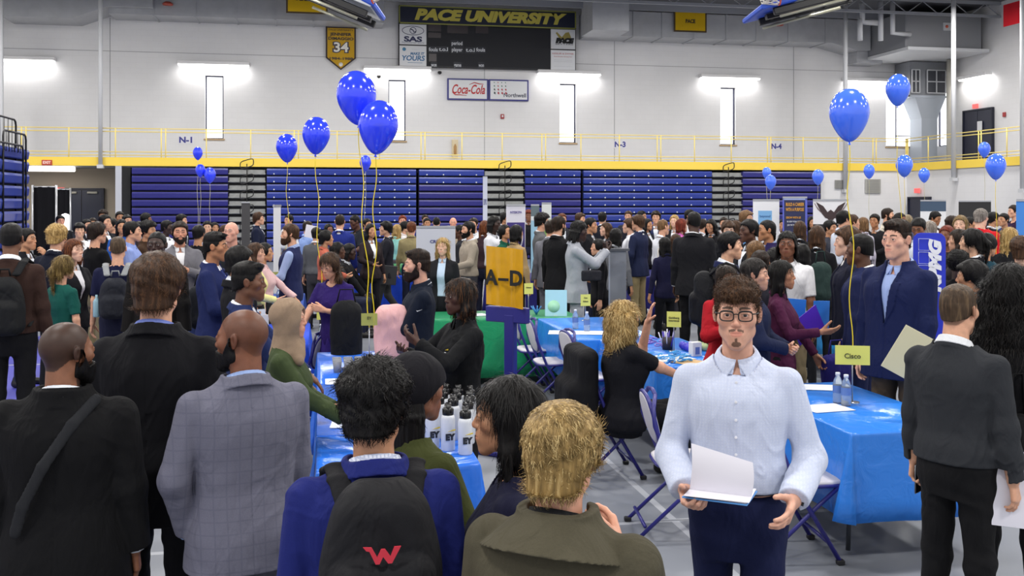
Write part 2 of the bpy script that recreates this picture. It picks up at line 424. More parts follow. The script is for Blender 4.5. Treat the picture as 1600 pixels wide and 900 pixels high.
def hair_sdf(P, st, fem=False, seed=1):
    """returns (field, lo, hi) in head frame for style st"""
    X, Y, Z = P; w = .94 if fem else 1.
    sk = ell(P, (0, .014, .028), (.0755 * w, .095, .088)); A = (np.abs(X), Y, Z)
    nf = folds(P, seed, 60., 1.6)
    def shell(tt, ts, nape=-.07, hi=0., amp=.003, back=0., swx=0., f=None, zt=.025):
        t = ts + (tt - ts) * np.clip((Z - zt) / .055, 0, 1) + back * np.clip(Y / .08, 0, 1) + swx * X / .08 * np.clip(Z / .08, 0, 1)
        d = sk - t + amp * (nf if f is None else f)
        nk = cap(P, (0, .05, -.02), (0, .055, -.08), .05, .048) - ts - .004
        d = smin(d, nk, .02)
        return smax(d, hairline(Y, hi, nape) - Z, .006)
    if st == 'buzz': return shell(.004, .0025, -.055, amp=.0008)
    if st == 'fade': return shell(.014, .002, -.045, hi=.004, amp=.0015, zt=.045)
    if st == 'quiff':
        d = shell(.022, .002, -.05, hi=0.0, amp=.0022, zt=.05)
        return smin(d, smax(ell(P, (0, -.052, .100), (.055, .038, .022)) + .004 * nf, .062 - Z, .004), .012)
    if st == 'short': return shell(.018, .010, -.06, amp=.004)
    if st == 'mid':
        d = shell(.026, .020, -.075, amp=.006)
        return smin(d, smax(ell(P, (.01, -.062, .078), (.062, .03, .024)) + .005 * nf, .05 - Z, .004), .012)
    if st == 'curly':
        f2 = folds(P, seed + 3, 110., 2.0)
        d = shell(.036, .020, -.06, amp=.009, f=f2)
        return smin(d, smax(ell(P, (0, -.06, .088), (.064, .034, .03)) + .010 * f2, .05 - Z, .004), .014)
    if st == 'fringe':   # curly top falling on the forehead, short sides
        f2 = folds(P, seed + 3, 120., 2.0)
        d = shell(.021, .003, -.05, amp=.006, f=f2, zt=.045)
        return smin(d, smax(ell(P, (.008, -.064, .074), (.060, .034, .026)) + .010 * f2, .046 - Z, .004), .014)
    if st == 'afro':
        f2 = folds(P, seed + 5, 140., 2.0)
        return smax(ell(P, (0, .022, .036), (.105, .118, .112)) + .006 * f2, hairline(Y, 0., -.08) - Z, .01)
    if st == 'thin': return smax(shell(.006, .009, -.06, hi=.02, amp=.001), -(ell(P, (0, -.03, .13), (.05, .08, .04))), .01)
    if st == 'bowl': 
        d = shell(.024, .022, -.06, amp=.004)
        return smin(d, smax(ell(P, (0, -.05, .07), (.078, .05, .034)) + .004 * nf, .034 - Z, .004), .01)
    # long styles
    d = shell(.014, .012, -.09, hi=-.002, amp=.003)
    side = smax(ell(A, (.07 * w, -.004, .02), (.022, .05, .06)) + .002 * nf, -(Y + .055), .01)
    if st in ('long', 'wavy', 'bob', 'bighair', 'hugehair', 'verylong', 'ringlets'):
        L = {'long': -.30, 'wavy': -.30, 'bob': -.13, 'bighair': -.27, 'hugehair': -.25, 'verylong': -.42, 'ringlets': -.36}[st]; fat = {'bighair': .03, 'hugehair': .08, 'ringlets': .045}.get(st, 0.)
        amp = {'long': .004, 'wavy': .012, 'bob': .005, 'bighair': .012, 'hugehair': .014, 'verylong': .005, 'ringlets': .012}[st]
        f2 = folds(P, seed + 3, 130. if st == 'ringlets' else 45., 1.8) if st in ('wavy', 'bighair', 'hugehair', 'ringlets') else folds((X * 2.2, Y, Z * .25), seed + 3, 60., .8)
        cur = prof((X, Y, Z), [(L, .05 + fat * .6, .018 + fat * .3, .085), (L * .6, .088 + fat, .034 + fat * .6, .068), (-.09, .092 + fat, .048 + fat * .6, .05), (0, .09 + fat * .7, .07 + fat * .5, .035), (.05, .08 + fat * .5, .06 + fat * .4, .03)]) + amp * f2
        lk = smin(cap(A, (.066 * w, -.012, .03), (.078 * w + fat * .5, .0, -.09), .020, .020 + fat * .3), cap(A, (.078 * w + fat * .5, .0, -.09), (.082 + fat * .6, .012, max(L + .06, -.2)), .022 + fat * .3, .012), .02) + amp * f2
        d = smin(d, smin(cur, lk, .02), .02)
        return smax(d, -smax(ell(P, (0, -.09, -.03), (.060 * w, .09, .105)), Z - .062, .01), .01)
    d = smin(d, side, .012)
    d = smax(d, -smax(ell(P, (0, -.085, -.02), (.062 * w, .062, .095)), Z - .066, .01), .008)
    if st == 'pony':
        t = smin(cap(P, (0, .105, .04), (0, .15, -.02), .022, .026), cap(P, (0, .15, -.02), (0, .125, -.2), .028, .010), .02) + .003 * folds((X * 2, Y * 2, Z * .3), seed, 50.)
        return smin(d, t, .01)
    if st == 'sidepony':
        t = smin(cap(P, (.04, .06, -.06), (.085, -.01, -.13), .026, .028), cap(P, (.085, -.01, -.13), (.09, -.045, -.3), .028, .012), .02) + .004 * folds((X * 2, Y * 2, Z * .3), seed, 50.)
        return smin(d, t, .02)
    if st == 'bun': return smin(d, ell(P, (0, .118, .03), (.036, .034, .036)) + .003 * nf, .01)
    if st == 'topbun': return smin(d, ell(P, (0, .06, .135), (.036, .036, .03)) + .003 * nf, .012)
    if st == 'dreads':
        r = random.Random(seed); d = shell(.014, .010, -.07, hi=0, amp=.006, f=folds(P, seed, 100., 2.))
        for i in range(22):
            a = math.radians(-12 + 204 * i / 21); ca, sa = math.cos(a), math.sin(a)   # round from temple to temple behind
            p0 = (.064 * ca, .014 + .075 * sa, .06 + r.uniform(-.01, .02)); p1 = (.088 * ca, .014 + .1 * sa, -.02); L = r.uniform(-.15, -.09)
            p2 = (.094 * ca + r.uniform(-.008, .008), .016 + .1 * sa, L)
            d = smin(d, smin(cap(P, p0, p1, .011, .010), cap(P, p1, p2, .010, .007), .01), .005)
        return d
    if st == 'longdreads':
        r = random.Random(seed); d = shell(.012, .008, -.08, amp=.004)
        for i in range(20):
            a = math.radians(10 + 160 * i / 19); ca, sa = math.cos(a), math.sin(a)
            p0 = (.06 * ca, .02 + .07 * sa, .03); p1 = (.082 * ca, .02 + .09 * sa, -.08); p2 = (.088 * ca + r.uniform(-.01, .01), .03 + .075 * sa, r.uniform(-.34, -.24))
            d = smin(d, smin(cap(P, p0, p1, .011, .010), cap(P, p1, p2, .010, .007), .01), .005)
        return d
    if st == 'cornrow':
        g = np.abs(np.sin(X * 130 + Y * 25)); d = shell(.009, .006, -.07, hi=.004, amp=.0) + .004 * g
        for i in range(8):
            x = -.05 + .1 * i / 7
            d = smin(d, cap(P, (x, .09, -.03), (x * 1.1, .085, -.12 + abs(x) * .4), .008, .006), .004)
        return d
    if st == 'hijab':
        d = sk - .018
        d = smin(d, ell(P, (0, -.005, -.02), (.086, .088, .11)), .03)
        d = smin(d, cap(P, (0, .02, -.09), (0, .015, -.2), .078, .105), .04)
        d = smin(d, cap(P, (.02, -.05, -.15), (-.07, -.07, -.24), .045, .04), .03) + .005 * folds(P, seed, 42., 1.5)
        return smax(d, -smax(ell(P, (0, -.10, -.016), (.049, .08, .082)), Y + .02, .01), .01)
    if st == 'wrap':
        d = sk - .014 + .003 * folds(P, seed, 40.)
        return smax(d, np.interp(Y, [-.1, -.03, .03, .1], [.05, .03, -.03, -.06]).astype(F32) - Z, .006)
    return d
HAIR_LO = {'hugehair': -.31, 'long': -.34, 'wavy': -.34, 'bighair': -.32, 'verylong': -.46, 'ringlets': -.42, 'pony': -.24, 'sidepony': -.33, 'bob': -.18, 'dreads': -.19, 'longdreads': -.36, 'hijab': -.33}
def beard_sdf(P, kind, seed=2):
    X, Y, Z = P; A = (np.abs(X), Y, Z)
    t = {'full': .012, 'short': .006, 'big': .02}.get(kind, .007)
    h = head_sdf(P, False, 0) - t + .0015 * folds(P, seed, 160., 2.)
    lim = np.interp(Y, [-.13, -.09, -.05, -.03, -.01, .02], [-.044, -.044, -.052, -.02, 0.02, -.08]).astype(F32)
    h = smax(h, Z - lim, .006)
    h = smax(h, Y - .012, .006)
    mouth = ell(P, (0, -.1, -.0605), (.024, .03, .010))
    h = smax(h, -mouth, .004)
    if kind == 'goatee':
        h = smax(h, ell(P, (0, -.085, -.092), (.017, .03, .019)), .004); h = smax(h, Z + .0735, .003)
    if kind in ('goatee',):
        m = cap(A, (.003, -.0915, -.0445), (.025, -.082, -.052), .0035, .002); h = np.minimum(h, m)
    if kind == 'moustache': h = cap(A, (.003, -.097, -.046), (.024, -.086, -.053), .0045, .003)
    return h
def hand_bones(M, side, curl=(.25, .3, .35, .4), th=(.5, .35), spread=.08, gap=0.):
    """M: hand frame, x = toward thumb side, y = palm-inward normal, z = toward wrist (fingers point -z). Returns capsules"""
    out = []; T = lambda p: M @ Vector(p)
    base = [(.028, .0, -.088, .0092, .078), (.0095, .0, -.092, .0096, .086), (-.009, .0, -.088, .0092, .080), (-.0265, .0, -.08, .0082, .063)]
    for (x, y, z, r, L), cu in zip(base, curl):
        out.append((T((x * .55, 0, -.008)), T((x, y, z)), .0135, .0125, 'p'))
        sp = x * spread * 6; p = Vector((x, y, z)); a = cu * .8
        for seg, f in ((.44, 1.), (.31, 1.25), (.25, 1.)):
            dv = Vector((math.sin(sp) * math.cos(a), math.sin(a), -math.cos(a))) * (L * seg); q = p + dv
            out.append((T(p), T(q), r * (1 if seg > .4 else .93 if seg > .3 else .88), r * (.93 if seg > .4 else .88 if seg > .3 else .74), 'f')); p = q; a += cu * 1.1 * f
    a, bnd = th; p = Vector((.014, .006, -.016)); dv = Vector((math.sin(a + .25), .35 + bnd * .3, -math.cos(a + .25))).normalized()
    q = p + dv * .045; out.append((T(p), T(q), .0155, .0125, 'p'))
    for L, rr, k in ((.034, .0115, .12), (.028, .0102, .35)):
        dv = Vector((dv.x - k * bnd, dv.y + k * bnd, dv.z - k * .6)).normalized(); p = q; q = p + dv * L; out.append((T(p), T(q), rr, rr * .86, 'f'))
    return out
def hand_sdf(P, bones):
    d = None
    for a, b, ra, rb, k in bones:
        if k == 'p': c = cap(P, a, b, ra, rb); d = c if d is None else smin(d, c, .012)
    for a, b, ra, rb, k in bones:
        if k == 'f': d = smin(d, cap(P, a, b, ra, rb), .003)
    return d

def ik(S, W, l1, l2, hint):
    S, W, hint = Vector(S), Vector(W), Vector(hint); v = W - S; L = min(v.length, (l1 + l2) * .999); L = max(L, abs(l1 - l2) + .02); u = v.normalized(); W = S + u * L
    a = (l1 * l1 - l2 * l2 + L * L) / (2 * L); hgt = math.sqrt(max(l1 * l1 - a * a, 0)); n = hint - u * hint.dot(u); n = n.normalized() if n.length > 1e-5 else u.orthogonal().normalized()
    return S + u * a + n * hgt, W
# arm poses: wrist target for the left (+X) side, elbow hint, palm normal (inward), curl
ARMS = {
    'down': ((.25, -.03, .88), (.3, 1, 0), (-1, .1, 0), .45),
    'down2': ((.235, -.09, .90), (.3, 1, 0), (-1, .3, 0), .5),
    'front': ((.10, -.27, 1.10), (.7, .5, -.6), (-.5, 0, .8), .5),
    'clasp': ((.035, -.25, 1.10), (.8, .5, -.5), (-.8, .3, .3), .8),
    'fold': ((-.10, -.20, 1.20), (.9, .1, -.6), (0, 1, 0), .5),
    'hold': ((.12, -.30, 1.06), (.6, .6, -.6), (-.2, 0, 1), .45),
    'chest': ((.06, -.24, 1.26), (.8, .3, -.7), (-.5, .6, 0), .7),
    'gest': ((.20, -.34, 1.22), (.5, .6, -.8), (-.6, 0, .7), .3),
    'phone': ((.06, -.30, 1.28), (.6, .5, -.8), (-.3, .6, .6), .8),
    'raise': ((.16, -.38, 1.50), (.6, .5, -.8), (-.3, -.8, 0), .2),
    'face': ((.07, -.20, 1.46), (.7, -.1, -.8), (0, .8, 0), .6),
    'pocket': ((.20, -.06, .93), (1, .6, 0), (-1, 0, 0), .4),
    'strap': ((.12, -.17, 1.34), (.7, 0, -1), (0, 1, .1), .9),
    'back': ((.05, .17, .98), (.9, .4, 0), (0, -1, 0), .5),
    'table': ((.16, -.40, 1.02), (.7, .5, -.3), (0, 0, -1), .2),
}
TM = [(.80, .12, .10, .0), (.86, .155, .112, .005), (.95, .168, .118, .01), (1.02, .158, .108, .005), (1.10, .150, .100, .0), (1.20, .158, .106, .0), (1.31, .176, .118, .002), (1.37, .176, .114, .006), (1.41, .160, .098, .012), (1.445, .118, .078, .02), (1.48, .072, .062, .025), (1.51, .060, .056, .027)]
TF_ = [(.80, .13, .10, .01), (.87, .168, .122, .012), (.95, .168, .120, .015), (1.02, .140, .100, .008), (1.09, .124, .088, .002), (1.17, .132, .096, -.002), (1.27, .146, .128, -.012), (1.33, .148, .118, -.004), (1.39, .146, .092, .008), (1.44, .112, .070, .018), (1.49, .056, .05, .024)]

class Body:
    def __init__(s, a):
        s.a = a; s.fem = a['fem']; s.sit = a['pose'] == 'sit'; s.bw = a['bw']; s.dz = -.44 if s.sit else 0.
        s.lod = a['lod']; s.lean = math.radians(a['lean'])
        s.U = Matrix.Translation((0, 0, .95 + s.dz)) @ Matrix.Rotation(s.lean, 4, 'X') @ Matrix.Rotation(math.radians(a['twist']), 4, 'Z') @ Matrix.Translation((0, 0, -.95))
        s.flatU = (s.lean == 0 and a['twist'] == 0)
        s.H = s.U @ Matrix.Translation((0, .0, 1.56)) @ Matrix.Rotation(math.radians(a['turn']), 4, 'Z') @ Matrix.Rotation(math.radians(a['tilt']), 4, 'X') @ Matrix.Rotation(math.radians(a['roll']), 4, 'Y') @ Matrix.Translation((0, -.012, .105))
        T = [list(r) for r in (TF_ if s.fem else TM)]
        for r in T: r[1] *= s.bw; r[2] *= .5 + .5 * s.bw
        if a['belly']:
            for r in T:
                g = math.exp(-((r[0] - 1.08) / .13) ** 2) * a['belly']; r[2] += g; r[3] -= g * .6; r[1] += g * .5
        s.T = T; s.sw = (.158 if s.fem else .178) * (.35 + .65 * s.bw)
        s.ar = (.84 if s.fem else 1.) * (.5 + .5 * s.bw)
        s.arms = []
        for sg, nm in ((1, a['armL']), (-1, a['armR'])):
            w_, hint, pn, curl = ARMS[nm] if isinstance(nm, str) else nm
            m = lambda v: Vector((v[0] * sg, v[1], v[2])); S = s.U @ Vector((s.sw * sg, .012, 1.42))
            Wt = s.U @ m(w_); hr = s.U.to_3x3() @ m(hint); E_, W_ = ik(S, Wt, .275, .245, hr)
            n = s.U.to_3x3() @ m(pn); fd = (W_ - E_).normalized(); z = -fd; y = (n - z * n.dot(z)).normalized(); x = y.cross(z) 
            # thumb side: x must point so that thumb is forward/up; mirror for the right hand
            if sg > 0: x = -x
            Mh = Matrix(((x.x, y.x, z.x, W_.x), (x.y, y.y, z.y, W_.y), (x.z, y.z, z.z, W_.z), (0, 0, 0, 1)))
            hc = a['curlL'] if sg > 0 else a['curlR']; c = hc if hc is not None else curl
            th = (.45, .35) if c < .6 else (.25, .9)
            s.arms.append((S, E_, W_, Mh, hand_bones(Mh, sg, (c * .8, c * .95, c * 1.05, c * 1.1), th), sg))
        s.legs = []
        for sg in (1, -1):
            if s.sit: J = [(.09 * sg, .0, .50), (.12 * sg, -.42, .50), (.12 * sg, -.38, .09)]
            elif a['pose'] == 'walk': J = [(.09 * sg, 0, .92), (.085 * sg, -.13, .50), (.085 * sg, -.20, .10)] if sg > 0 else [(-.09, 0, .92), (-.085, .03, .50), (-.085, .30, .17)]
            else: J = [(.09 * sg, .005, .92), (.105 * sg, -.005, .49), (.12 * sg, .02, .09)]
            s.legs.append([Vector(j) for j in J])
    def Pu(s, P): return (P[0], P[1], P[2] - F32(s.dz)) if s.flatU else xf(P, s.U)
    def torso(s, P, infl, n=2., T=None): 
        return prof(s.Pu(P), T or s.T, infl, n)
    def trap(s, P, infl):
        X, Y, Z = s.Pu(P); A = (np.abs(X), Y, Z)
        return cap(A, (.0, .03, 1.488), (s.sw * .93, .014, 1.418), .042 * s.ar + infl * .4, .040 * s.ar + infl * .6)
    def arm(s, P, i, r, infl, frac=1.):
        S, E_, W_, Mh, hb, sg = s.arms[i]; r0, r1, r2 = [q * s.ar + infl for q in r]
        if frac <= .5:
            t = frac / .5; e = S.lerp(E_, t); d = cap(P, S, E_, r0, r1); u = (E_ - S).normalized()
        else:
            d = smin(cap(P, S, E_, r0, r1), cap(P, E_, W_, r1, r2), .03); t = (frac - .5) / .5; e = E_.lerp(W_, t); u = (W_ - E_).normalized()
            near = (P[0] - F32(e.x)) ** 2 + (P[1] - F32(e.y)) ** 2 + (P[2] - F32(e.z)) ** 2 < .02
            c = (P[0] - F32(e.x)) * F32(u.x) + (P[1] - F32(e.y)) * F32(u.y) + (P[2] - F32(e.z)) * F32(u.z)
            return np.where(near, np.maximum(d, c), d)
        c = (P[0] - F32(e.x)) * F32(u.x) + (P[1] - F32(e.y)) * F32(u.y) + (P[2] - F32(e.z)) * F32(u.z)
        return smax(d, c, .006)
    def upper(s, P, infl, r=(.050, .042, .034), frac=1., n=2.2, arms=True, T=None):
        d = smin(s.torso(P, infl, n, T), s.trap(P, infl), .05)
        if arms:
            ks = .014
            for i in (0, 1): d = smin(d, s.arm(P, i, r, infl, frac), ks)
        return d
    def bounds(s, z0, z1, arms=True, m=.05, T=None):
        xs = [-.24 * s.bw, .24 * s.bw]; ys = [-.16 - s.a['belly'], .17]; zs = [z0 + s.dz, z1 + s.dz]
        if s.lean or s.a['twist']:
            for x in xs[:2]:
                for y in ys[:2]:
                    for z in (max(z0, .95), z1): v = s.U @ Vector((x, y, z)); xs.append(v.x); ys.append(v.y); zs.append(v.z)
        if arms:
            for S, E_, W_, *_ in s.arms:
                for q in (S, E_, W_): xs.append(q.x); ys.append(q.y); zs.append(q.z)
        return (min(xs) - m, min(ys) - m, min(zs) - m), (max(xs) + m, max(ys) + m, max(zs) + m)

def zin(s, P, z0=None, z1=None):
    Z = s.Pu(P)[2]; c = None
    if z0 is not None: c = z0 - Z
    if z1 is not None: c = (Z - z1) if c is None else np.maximum(c, Z - z1)
    return c

def figure(a):
    """builds the unit meshes for a figure; returns dict part -> mesh (cached)"""
    key = repr(sorted(a.items(), key=lambda q: q[0]))
    if key in _FIG: return _FIG[key]
    s = Body(a); lod = a['lod']; out = {}
    hb = (.0052, .0088, .014, .020)[lod]; hh = (.0032, .0048, .0070, .0088)[lod]; hg = (.0036, .0058, .009, .012)[lod]
    if a.get('fine'): hh = a['fine']
    fe = s.fem; seed = a['seed']; fold = (.0042, .004, .003, .002)[lod]
    # ---- body: head + neck
    det = 2 if lod <= 1 else 1
    H = s.H; hl, hhi = (-.11, -.135, -.235), (.11, .13, .135)
    nr = .046 if fe else .055 * (.4 + .6 * s.bw)
    IH = H.inverted(); nb = IH @ (s.U @ Vector((0, .035, 1.42))); 
    def fh(P):
        d = head_sdf(P, fe, det, a['jaw'])
        return smin(d, cap(P, (0, .022, -.05), nb, nr * .96, nr * 1.1), .025)
    V, Q = sdfmesh(fh, hl, hhi, hh); mk_ = head_mask(V, Matrix.Identity(4), det, a['shave'], fe, a['beard'] == 'goatee')
    Hn = np.array(H, dtype=F32); V = V @ Hn[:3, :3].T + Hn[:3, 3]
    bits = [(V, Q)]; masks = [mk_]
    # hands + forearms
    for i in (0, 1):
        if a['hidehand'][i]: continue
        S, E_, W_, Mh, bones, sg = s.arms[i]; frac = a['sleeve']
        pts = [p for b in bones for p in (b[0], b[1])] + [W_ + (E_ - W_) * (.3 if frac > .9 else 1.0)]
        if frac < .5: pts.append(S + (E_ - S) * max(0., frac * 2 - .4))
        lo = [min(p[j] for p in pts) - .055 for j in range(3)]; hi = [max(p[j] for p in pts) + .055 for j in range(3)]
        def fhand(P):
            d = hand_sdf(P, bones); r = [q * s.ar for q in (.046, .040, .0265)]
            d = smin(d, cap(P, W_, E_, r[2], r[1] * .95), .012)
            if frac > .9:
                u = (E_ - W_).normalized(); d = np.maximum(d, (P[0] - W_.x) * u.x + (P[1] - W_.y) * u.y + (P[2] - W_.z) * u.z - .06)
            elif frac < .5: d = smin(d, cap(P, E_, S, r[1], r[0]), .02)
            return d
        V, Q = sdfmesh(fhand, lo, hi, hg if frac > .9 or lod > 1 else hg * 1.25); bits.append((V, Q)); masks.append(np.zeros((len(V), 4), F32))
    # the rest of the body inside the clothes, coarse
    def fb(P):
        d = s.upper(P, -.012, (.042, .036, .024), 1.)
        for L in s.legs: d = smin(d, smin(cap(P, L[0], L[1], .07, .05), cap(P, L[1], L[2], .05, .036), .03), .04)
        return d
    lo, hi = s.bounds(.8, 1.5); lo = (lo[0], min(lo[1], -.5 if s.sit else lo[1] - (.1 if a['pose'] == 'walk' else 0)), .05); hi = (hi[0], hi[1] + (.2 if a['pose'] == 'walk' else 0), hi[2])
    V, Q = sdfmesh(fb, lo, hi, .035); bits.append((V, Q)); masks.append(np.zeros((len(V), 4), F32))
    V, Q = join(bits); me = mesh_np('body', V, Q); at_ = me.attributes.new('mask', 'FLOAT_COLOR', 'POINT'); at_.data.foreach_set('color', np.concatenate(masks).ravel()); out['body'] = me
    # ---- hair / beard
    def put(name, V, Q, M=None):
        if len(V) == 0: return
        if M is not None: Mn = np.array(M, dtype=F32); V = V @ Mn[:3, :3].T + Mn[:3, 3]
        out[name] = mesh_np(name, V, Q)
    st = a['hair']
    if st and st != 'bald':
        wide = .06 if st in ('ringlets', 'bighair', 'hugehair') else 0
        lo = (-.135 - wide, -.135, HAIR_LO.get(st, -.14)); hi = (.135 + wide, .175 + wide, .185)
        f = lambda P: hair_sdf(P, st, fe, seed)
        V, Q = sdfmesh(f, lo, hi, hh * (1.15 if st in HAIR_LO else 1.))
        if a['strands'] is None and st not in ('hijab', 'wrap'): a = dict(a); a['strands'] = auto_strands(st, lod)
        if a['strands']:
            V2, Q2, mm = strands(V, Q, a['strands'], seed); V2n = V2; nV = len(V); Vj, Qj = join([(V, Q), (V2, Q2)])
            Hn = np.array(H, dtype=F32); Vj = Vj @ Hn[:3, :3].T + Hn[:3, 3]; me = mesh_np('hair', Vj, Qj)
            at_ = me.attributes.new('mask', 'FLOAT_COLOR', 'POINT'); cc = np.zeros((len(Vj), 4), F32); cc[nV:, :3] = mm[:, None]; at_.data.foreach_set('color', cc.ravel()); out['hair'] = me
        else: put('hair', V, Q, H)
    if a['cap']:
        V, Q = sdfmesh(lambda P: hair_sdf(P, 'wrap', fe, seed) - .014, (-.13, -.13, -.1), (.13, .17, .16), hh * 1.2); put('head_wrap', V, Q, H)
    if a['beard'] and a['beard'] != 'goatee':
        V, Q = sdfmesh(lambda P: beard_sdf(P, a['beard'], seed), (-.09, -.13, -.14), (.09, .03, .04), hh); put('beard', V, Q, H)
    # ---- clothes
    top = a['top']; arms = True; sl = a['sleeve']; T = s.T
    def cloth_part(name, f, z0, z1, arms=True, m=.09, h=None):
        lo, hi = s.bounds(z0, z1, arms, m); V, Q = sdfmesh(f, lo, hi, h or hb); put(name, V, Q)
    def wr(P, k=1.):
        n_ = folds(P, seed + 7, 30., 1.8)
        if lod > 1: return fold * k * n_
        mk2 = np.clip(folds(P, seed + 9, 7., 1.) + .35, 0, 1); return fold * k * (.45 * n_ - 1.5 * mk2 * np.clip(1 - np.abs(n_) * 2.2, 0, 1) ** 2)
    def ring(P, r, zc, hgt, t=.004, gap=0., slope=.35, open_=0., cone=.25):
        X, Y, Z = s.Pu(P); y = Y - F32(.022); rr = np.sqrt((X / 1.05) ** 2 + y ** 2); zz = Z - (zc + slope * y)
        d = np.maximum(np.abs(rr - (r - cone * zz)) - t, np.abs(zz) - hgt)
        if gap > 0: d = np.maximum(d, gap * np.clip(-(zz - hgt) / (2 * hgt), 0.05, 1) + open_ - np.abs(X) - np.clip(Y + .02, 0, 1) * 10)
        return d
    def vw(P, z0, z1, w0, w1):
        X, Y, Z = s.Pu(P); return np.maximum(np.abs(X) - (w0 + (w1 - w0) * np.clip((Z - z0) / (z1 - z0), 0, 1)), np.maximum(Y - .01, z0 - Z))
    RS = {'suit': (.054, .047, .037), 'shirt': (.041, .034, .026), 'tee': (.044, .041, .035)}
    def shirt_core(P, infl=.010, frac=1., hem=1.04, blouse=.0, rs=RS['shirt']):
        Pu = s.Pu(P); d = s.upper(P, infl, rs, frac) + wr(P)
        if blouse: d = d - blouse * np.exp(-((Pu[2] - (hem + .05)) / .06) ** 2)
        return smax(d, hem - Pu[2] + np.where(np.abs(Pu[0]) > .22 * s.bw, -9., 0).astype(F32), .01)
    nk = .052 if fe else .062 * (.4 + .6 * s.bw)
    def necks(d, P, r=None, z=1.5):   # neck opening
        X, Y, Z = s.Pu(P); r = r or nk + .004
        rr = np.sqrt(X ** 2 + (Y - .02) ** 2); pl = z - .022 + (Y - .02) * .42 - Z
        return smax(smax(d, -np.maximum(rr - r, pl - .03), .004), -np.maximum(rr - r - .022, pl), .004)
    def shirt_collar(P): return np.minimum(ring(P, nk + .006, 1.506, .025, .0045, .012, .42, .002), ring(P, nk + .017, 1.500, .021, .0045, .030, .42, .004, .5))
    def cpart(f, nm='shirt_collar'):
        h = (.0040, .006, .009, .012)[lod]; o = s.U @ Vector((0, .02, 1.50)); V, Q = sdfmesh(f, (o.x - .12, o.y - .13, o.z - .08), (o.x + .12, o.y + .13, o.z + .08), h); put(nm, V, Q)
    if top in ('suit', 'suit_open', 'suit_closed', 'coat', 'trench', 'cardigan'):
        long_ = {'coat': .62, 'trench': .62, 'cardigan': .78}.get(top, .80 if not fe else .84)
        vz = {'suit': 1.13, 'suit_open': .70, 'suit_closed': 1.22, 'coat': 1.40, 'trench': 1.36, 'cardigan': .7}[top]; v0 = {'suit_open': .05, 'cardigan': .04}.get(top, .0); v1 = .052
        thick = {'coat': .030, 'trench': .034}.get(top, .020)
        Tj = [list(r) for r in T]
        wl = T[3 if not fe else 4]
        Tj = [[long_ - .04, wl[1] * 1.14 + .008, wl[2] * 1.18 + .01, .008], [.93, .178 * s.bw + .0, .125 * (.5 + .5 * s.bw) + a['belly'], .006 - a['belly'] * .4]] + [r for r in Tj if r[0] > 1.0]
        if top in ('coat', 'trench'): Tj[0][1] += .03; Tj[0][2] += .02
        def fj(P):
            Pu = s.Pu(P); X, Y, Z = Pu
            d = prof(Pu, Tj, thick, 2.4); d = smin(d, s.trap(P, thick), .05)
            padr = tuple(q + (.008 if top in ('coat', 'trench') else 0) for q in RS['suit'])
            ar_ = np.minimum(s.arm(P, 0, padr, thick * .35, .99), s.arm(P, 1, padr, thick * .35, .99))
            d = smin(d, ar_, .012) + wr(P, .9)
            d = np.where(Z < 1.0, np.maximum(d, np.where(ar_ < d + .001, -9., long_ - Z)), d)
            # lapels: a raised band beside the V
            v = np.abs(X) - (v0 + (v1 - v0) * np.clip((Z - vz) / (1.48 - vz), 0, 1))
            if lod <= 1:
                lw = {'trench': .075}.get(top, .052) * np.clip((Z - vz) / .12, 0, 1) * (1 - .55 * (Z > 1.405))
                lap = (v > 0) & (v < lw) & (Y < -.0) & (Z > vz) & (Z < 1.47); d = d - .009 * lap
                if top not in ('suit_open', 'cardigan'): d = d + .004 * ((np.abs(X) < .003) & (Z < vz) & (Y < 0))
                if lod == 0: d = d + .003 * ((np.abs(X) < .0025) & (Z < 1.42) & (Y > 0.03))      # centre back seam
            d = smax(d, -vw(P, vz, 1.48, v0, v1), .004)
            d = smax(d, -np.maximum(np.sqrt(X ** 2 + (Y - .025) ** 2) - (nk + .012), 1.40 - Z), .005)
            # collar
            if top == 'trench':
                c = ring(P, nk + .022, 1.495, .030, .007, .03, .30, .03, .4); d = smin(d, c, .008)
                c2 = ring(P, nk + .070, 1.472, .048, .008, .05, .30, .05, 1.0); d = smin(d, c2, .004)
            elif top == 'coat': d = smin(d, ring(P, nk + .022, 1.497, .038, .006, .01, .2, .0), .008)
            else:
                c = ring(P, nk + .026, 1.488, .026, .006, 0, .42, 0, .5); c = np.maximum(c, -(Y + .005)); d = smin(d, c, .008)
            return d
        cloth_part('jacket' if top.startswith('suit') else 'coat' if top != 'cardigan' else 'cardigan', fj, long_ - .02, 1.56, h=.0044 if top == 'trench' and lod == 0 else None)
        def fs(P):
            d = s.upper(P, .008, (.044, .036, .030), .5, arms=False); X, Y, Z = s.Pu(P)
            d = np.maximum(necks(d, P), np.maximum(1.0 - Z, np.abs(X) - .13))
            if lod == 0: d = d - .002 * ((np.abs(X) < .014) & (Y < 0))
            return d
        cloth_part('shirt', fs, 1.0, 1.54, arms=False, m=.03, h=min(hb, .011) if lod < 2 else hb)
        if a['collar']: cpart(shirt_collar)
        if lod <= 1:      # shirt cuffs
            def fc(P, i):
                S, E_, W_, *_r = s.arms[i]; u = (W_ - E_).normalized(); return np.maximum(cap(P, E_.lerp(W_, .85), W_ + u * .012, .036 * s.ar, .034 * s.ar), (P[0] - W_.x) * u.x + (P[1] - W_.y) * u.y + (P[2] - W_.z) * u.z - .012)
            for i in (0, 1):
                W_ = s.arms[i][2]
                if a['collar']: V, Q = sdfmesh(lambda P: fc(P, i), tuple(q - .08 for q in W_), tuple(q + .08 for q in W_), hb); put('shirt_cuff' + '_' * i, V, Q)
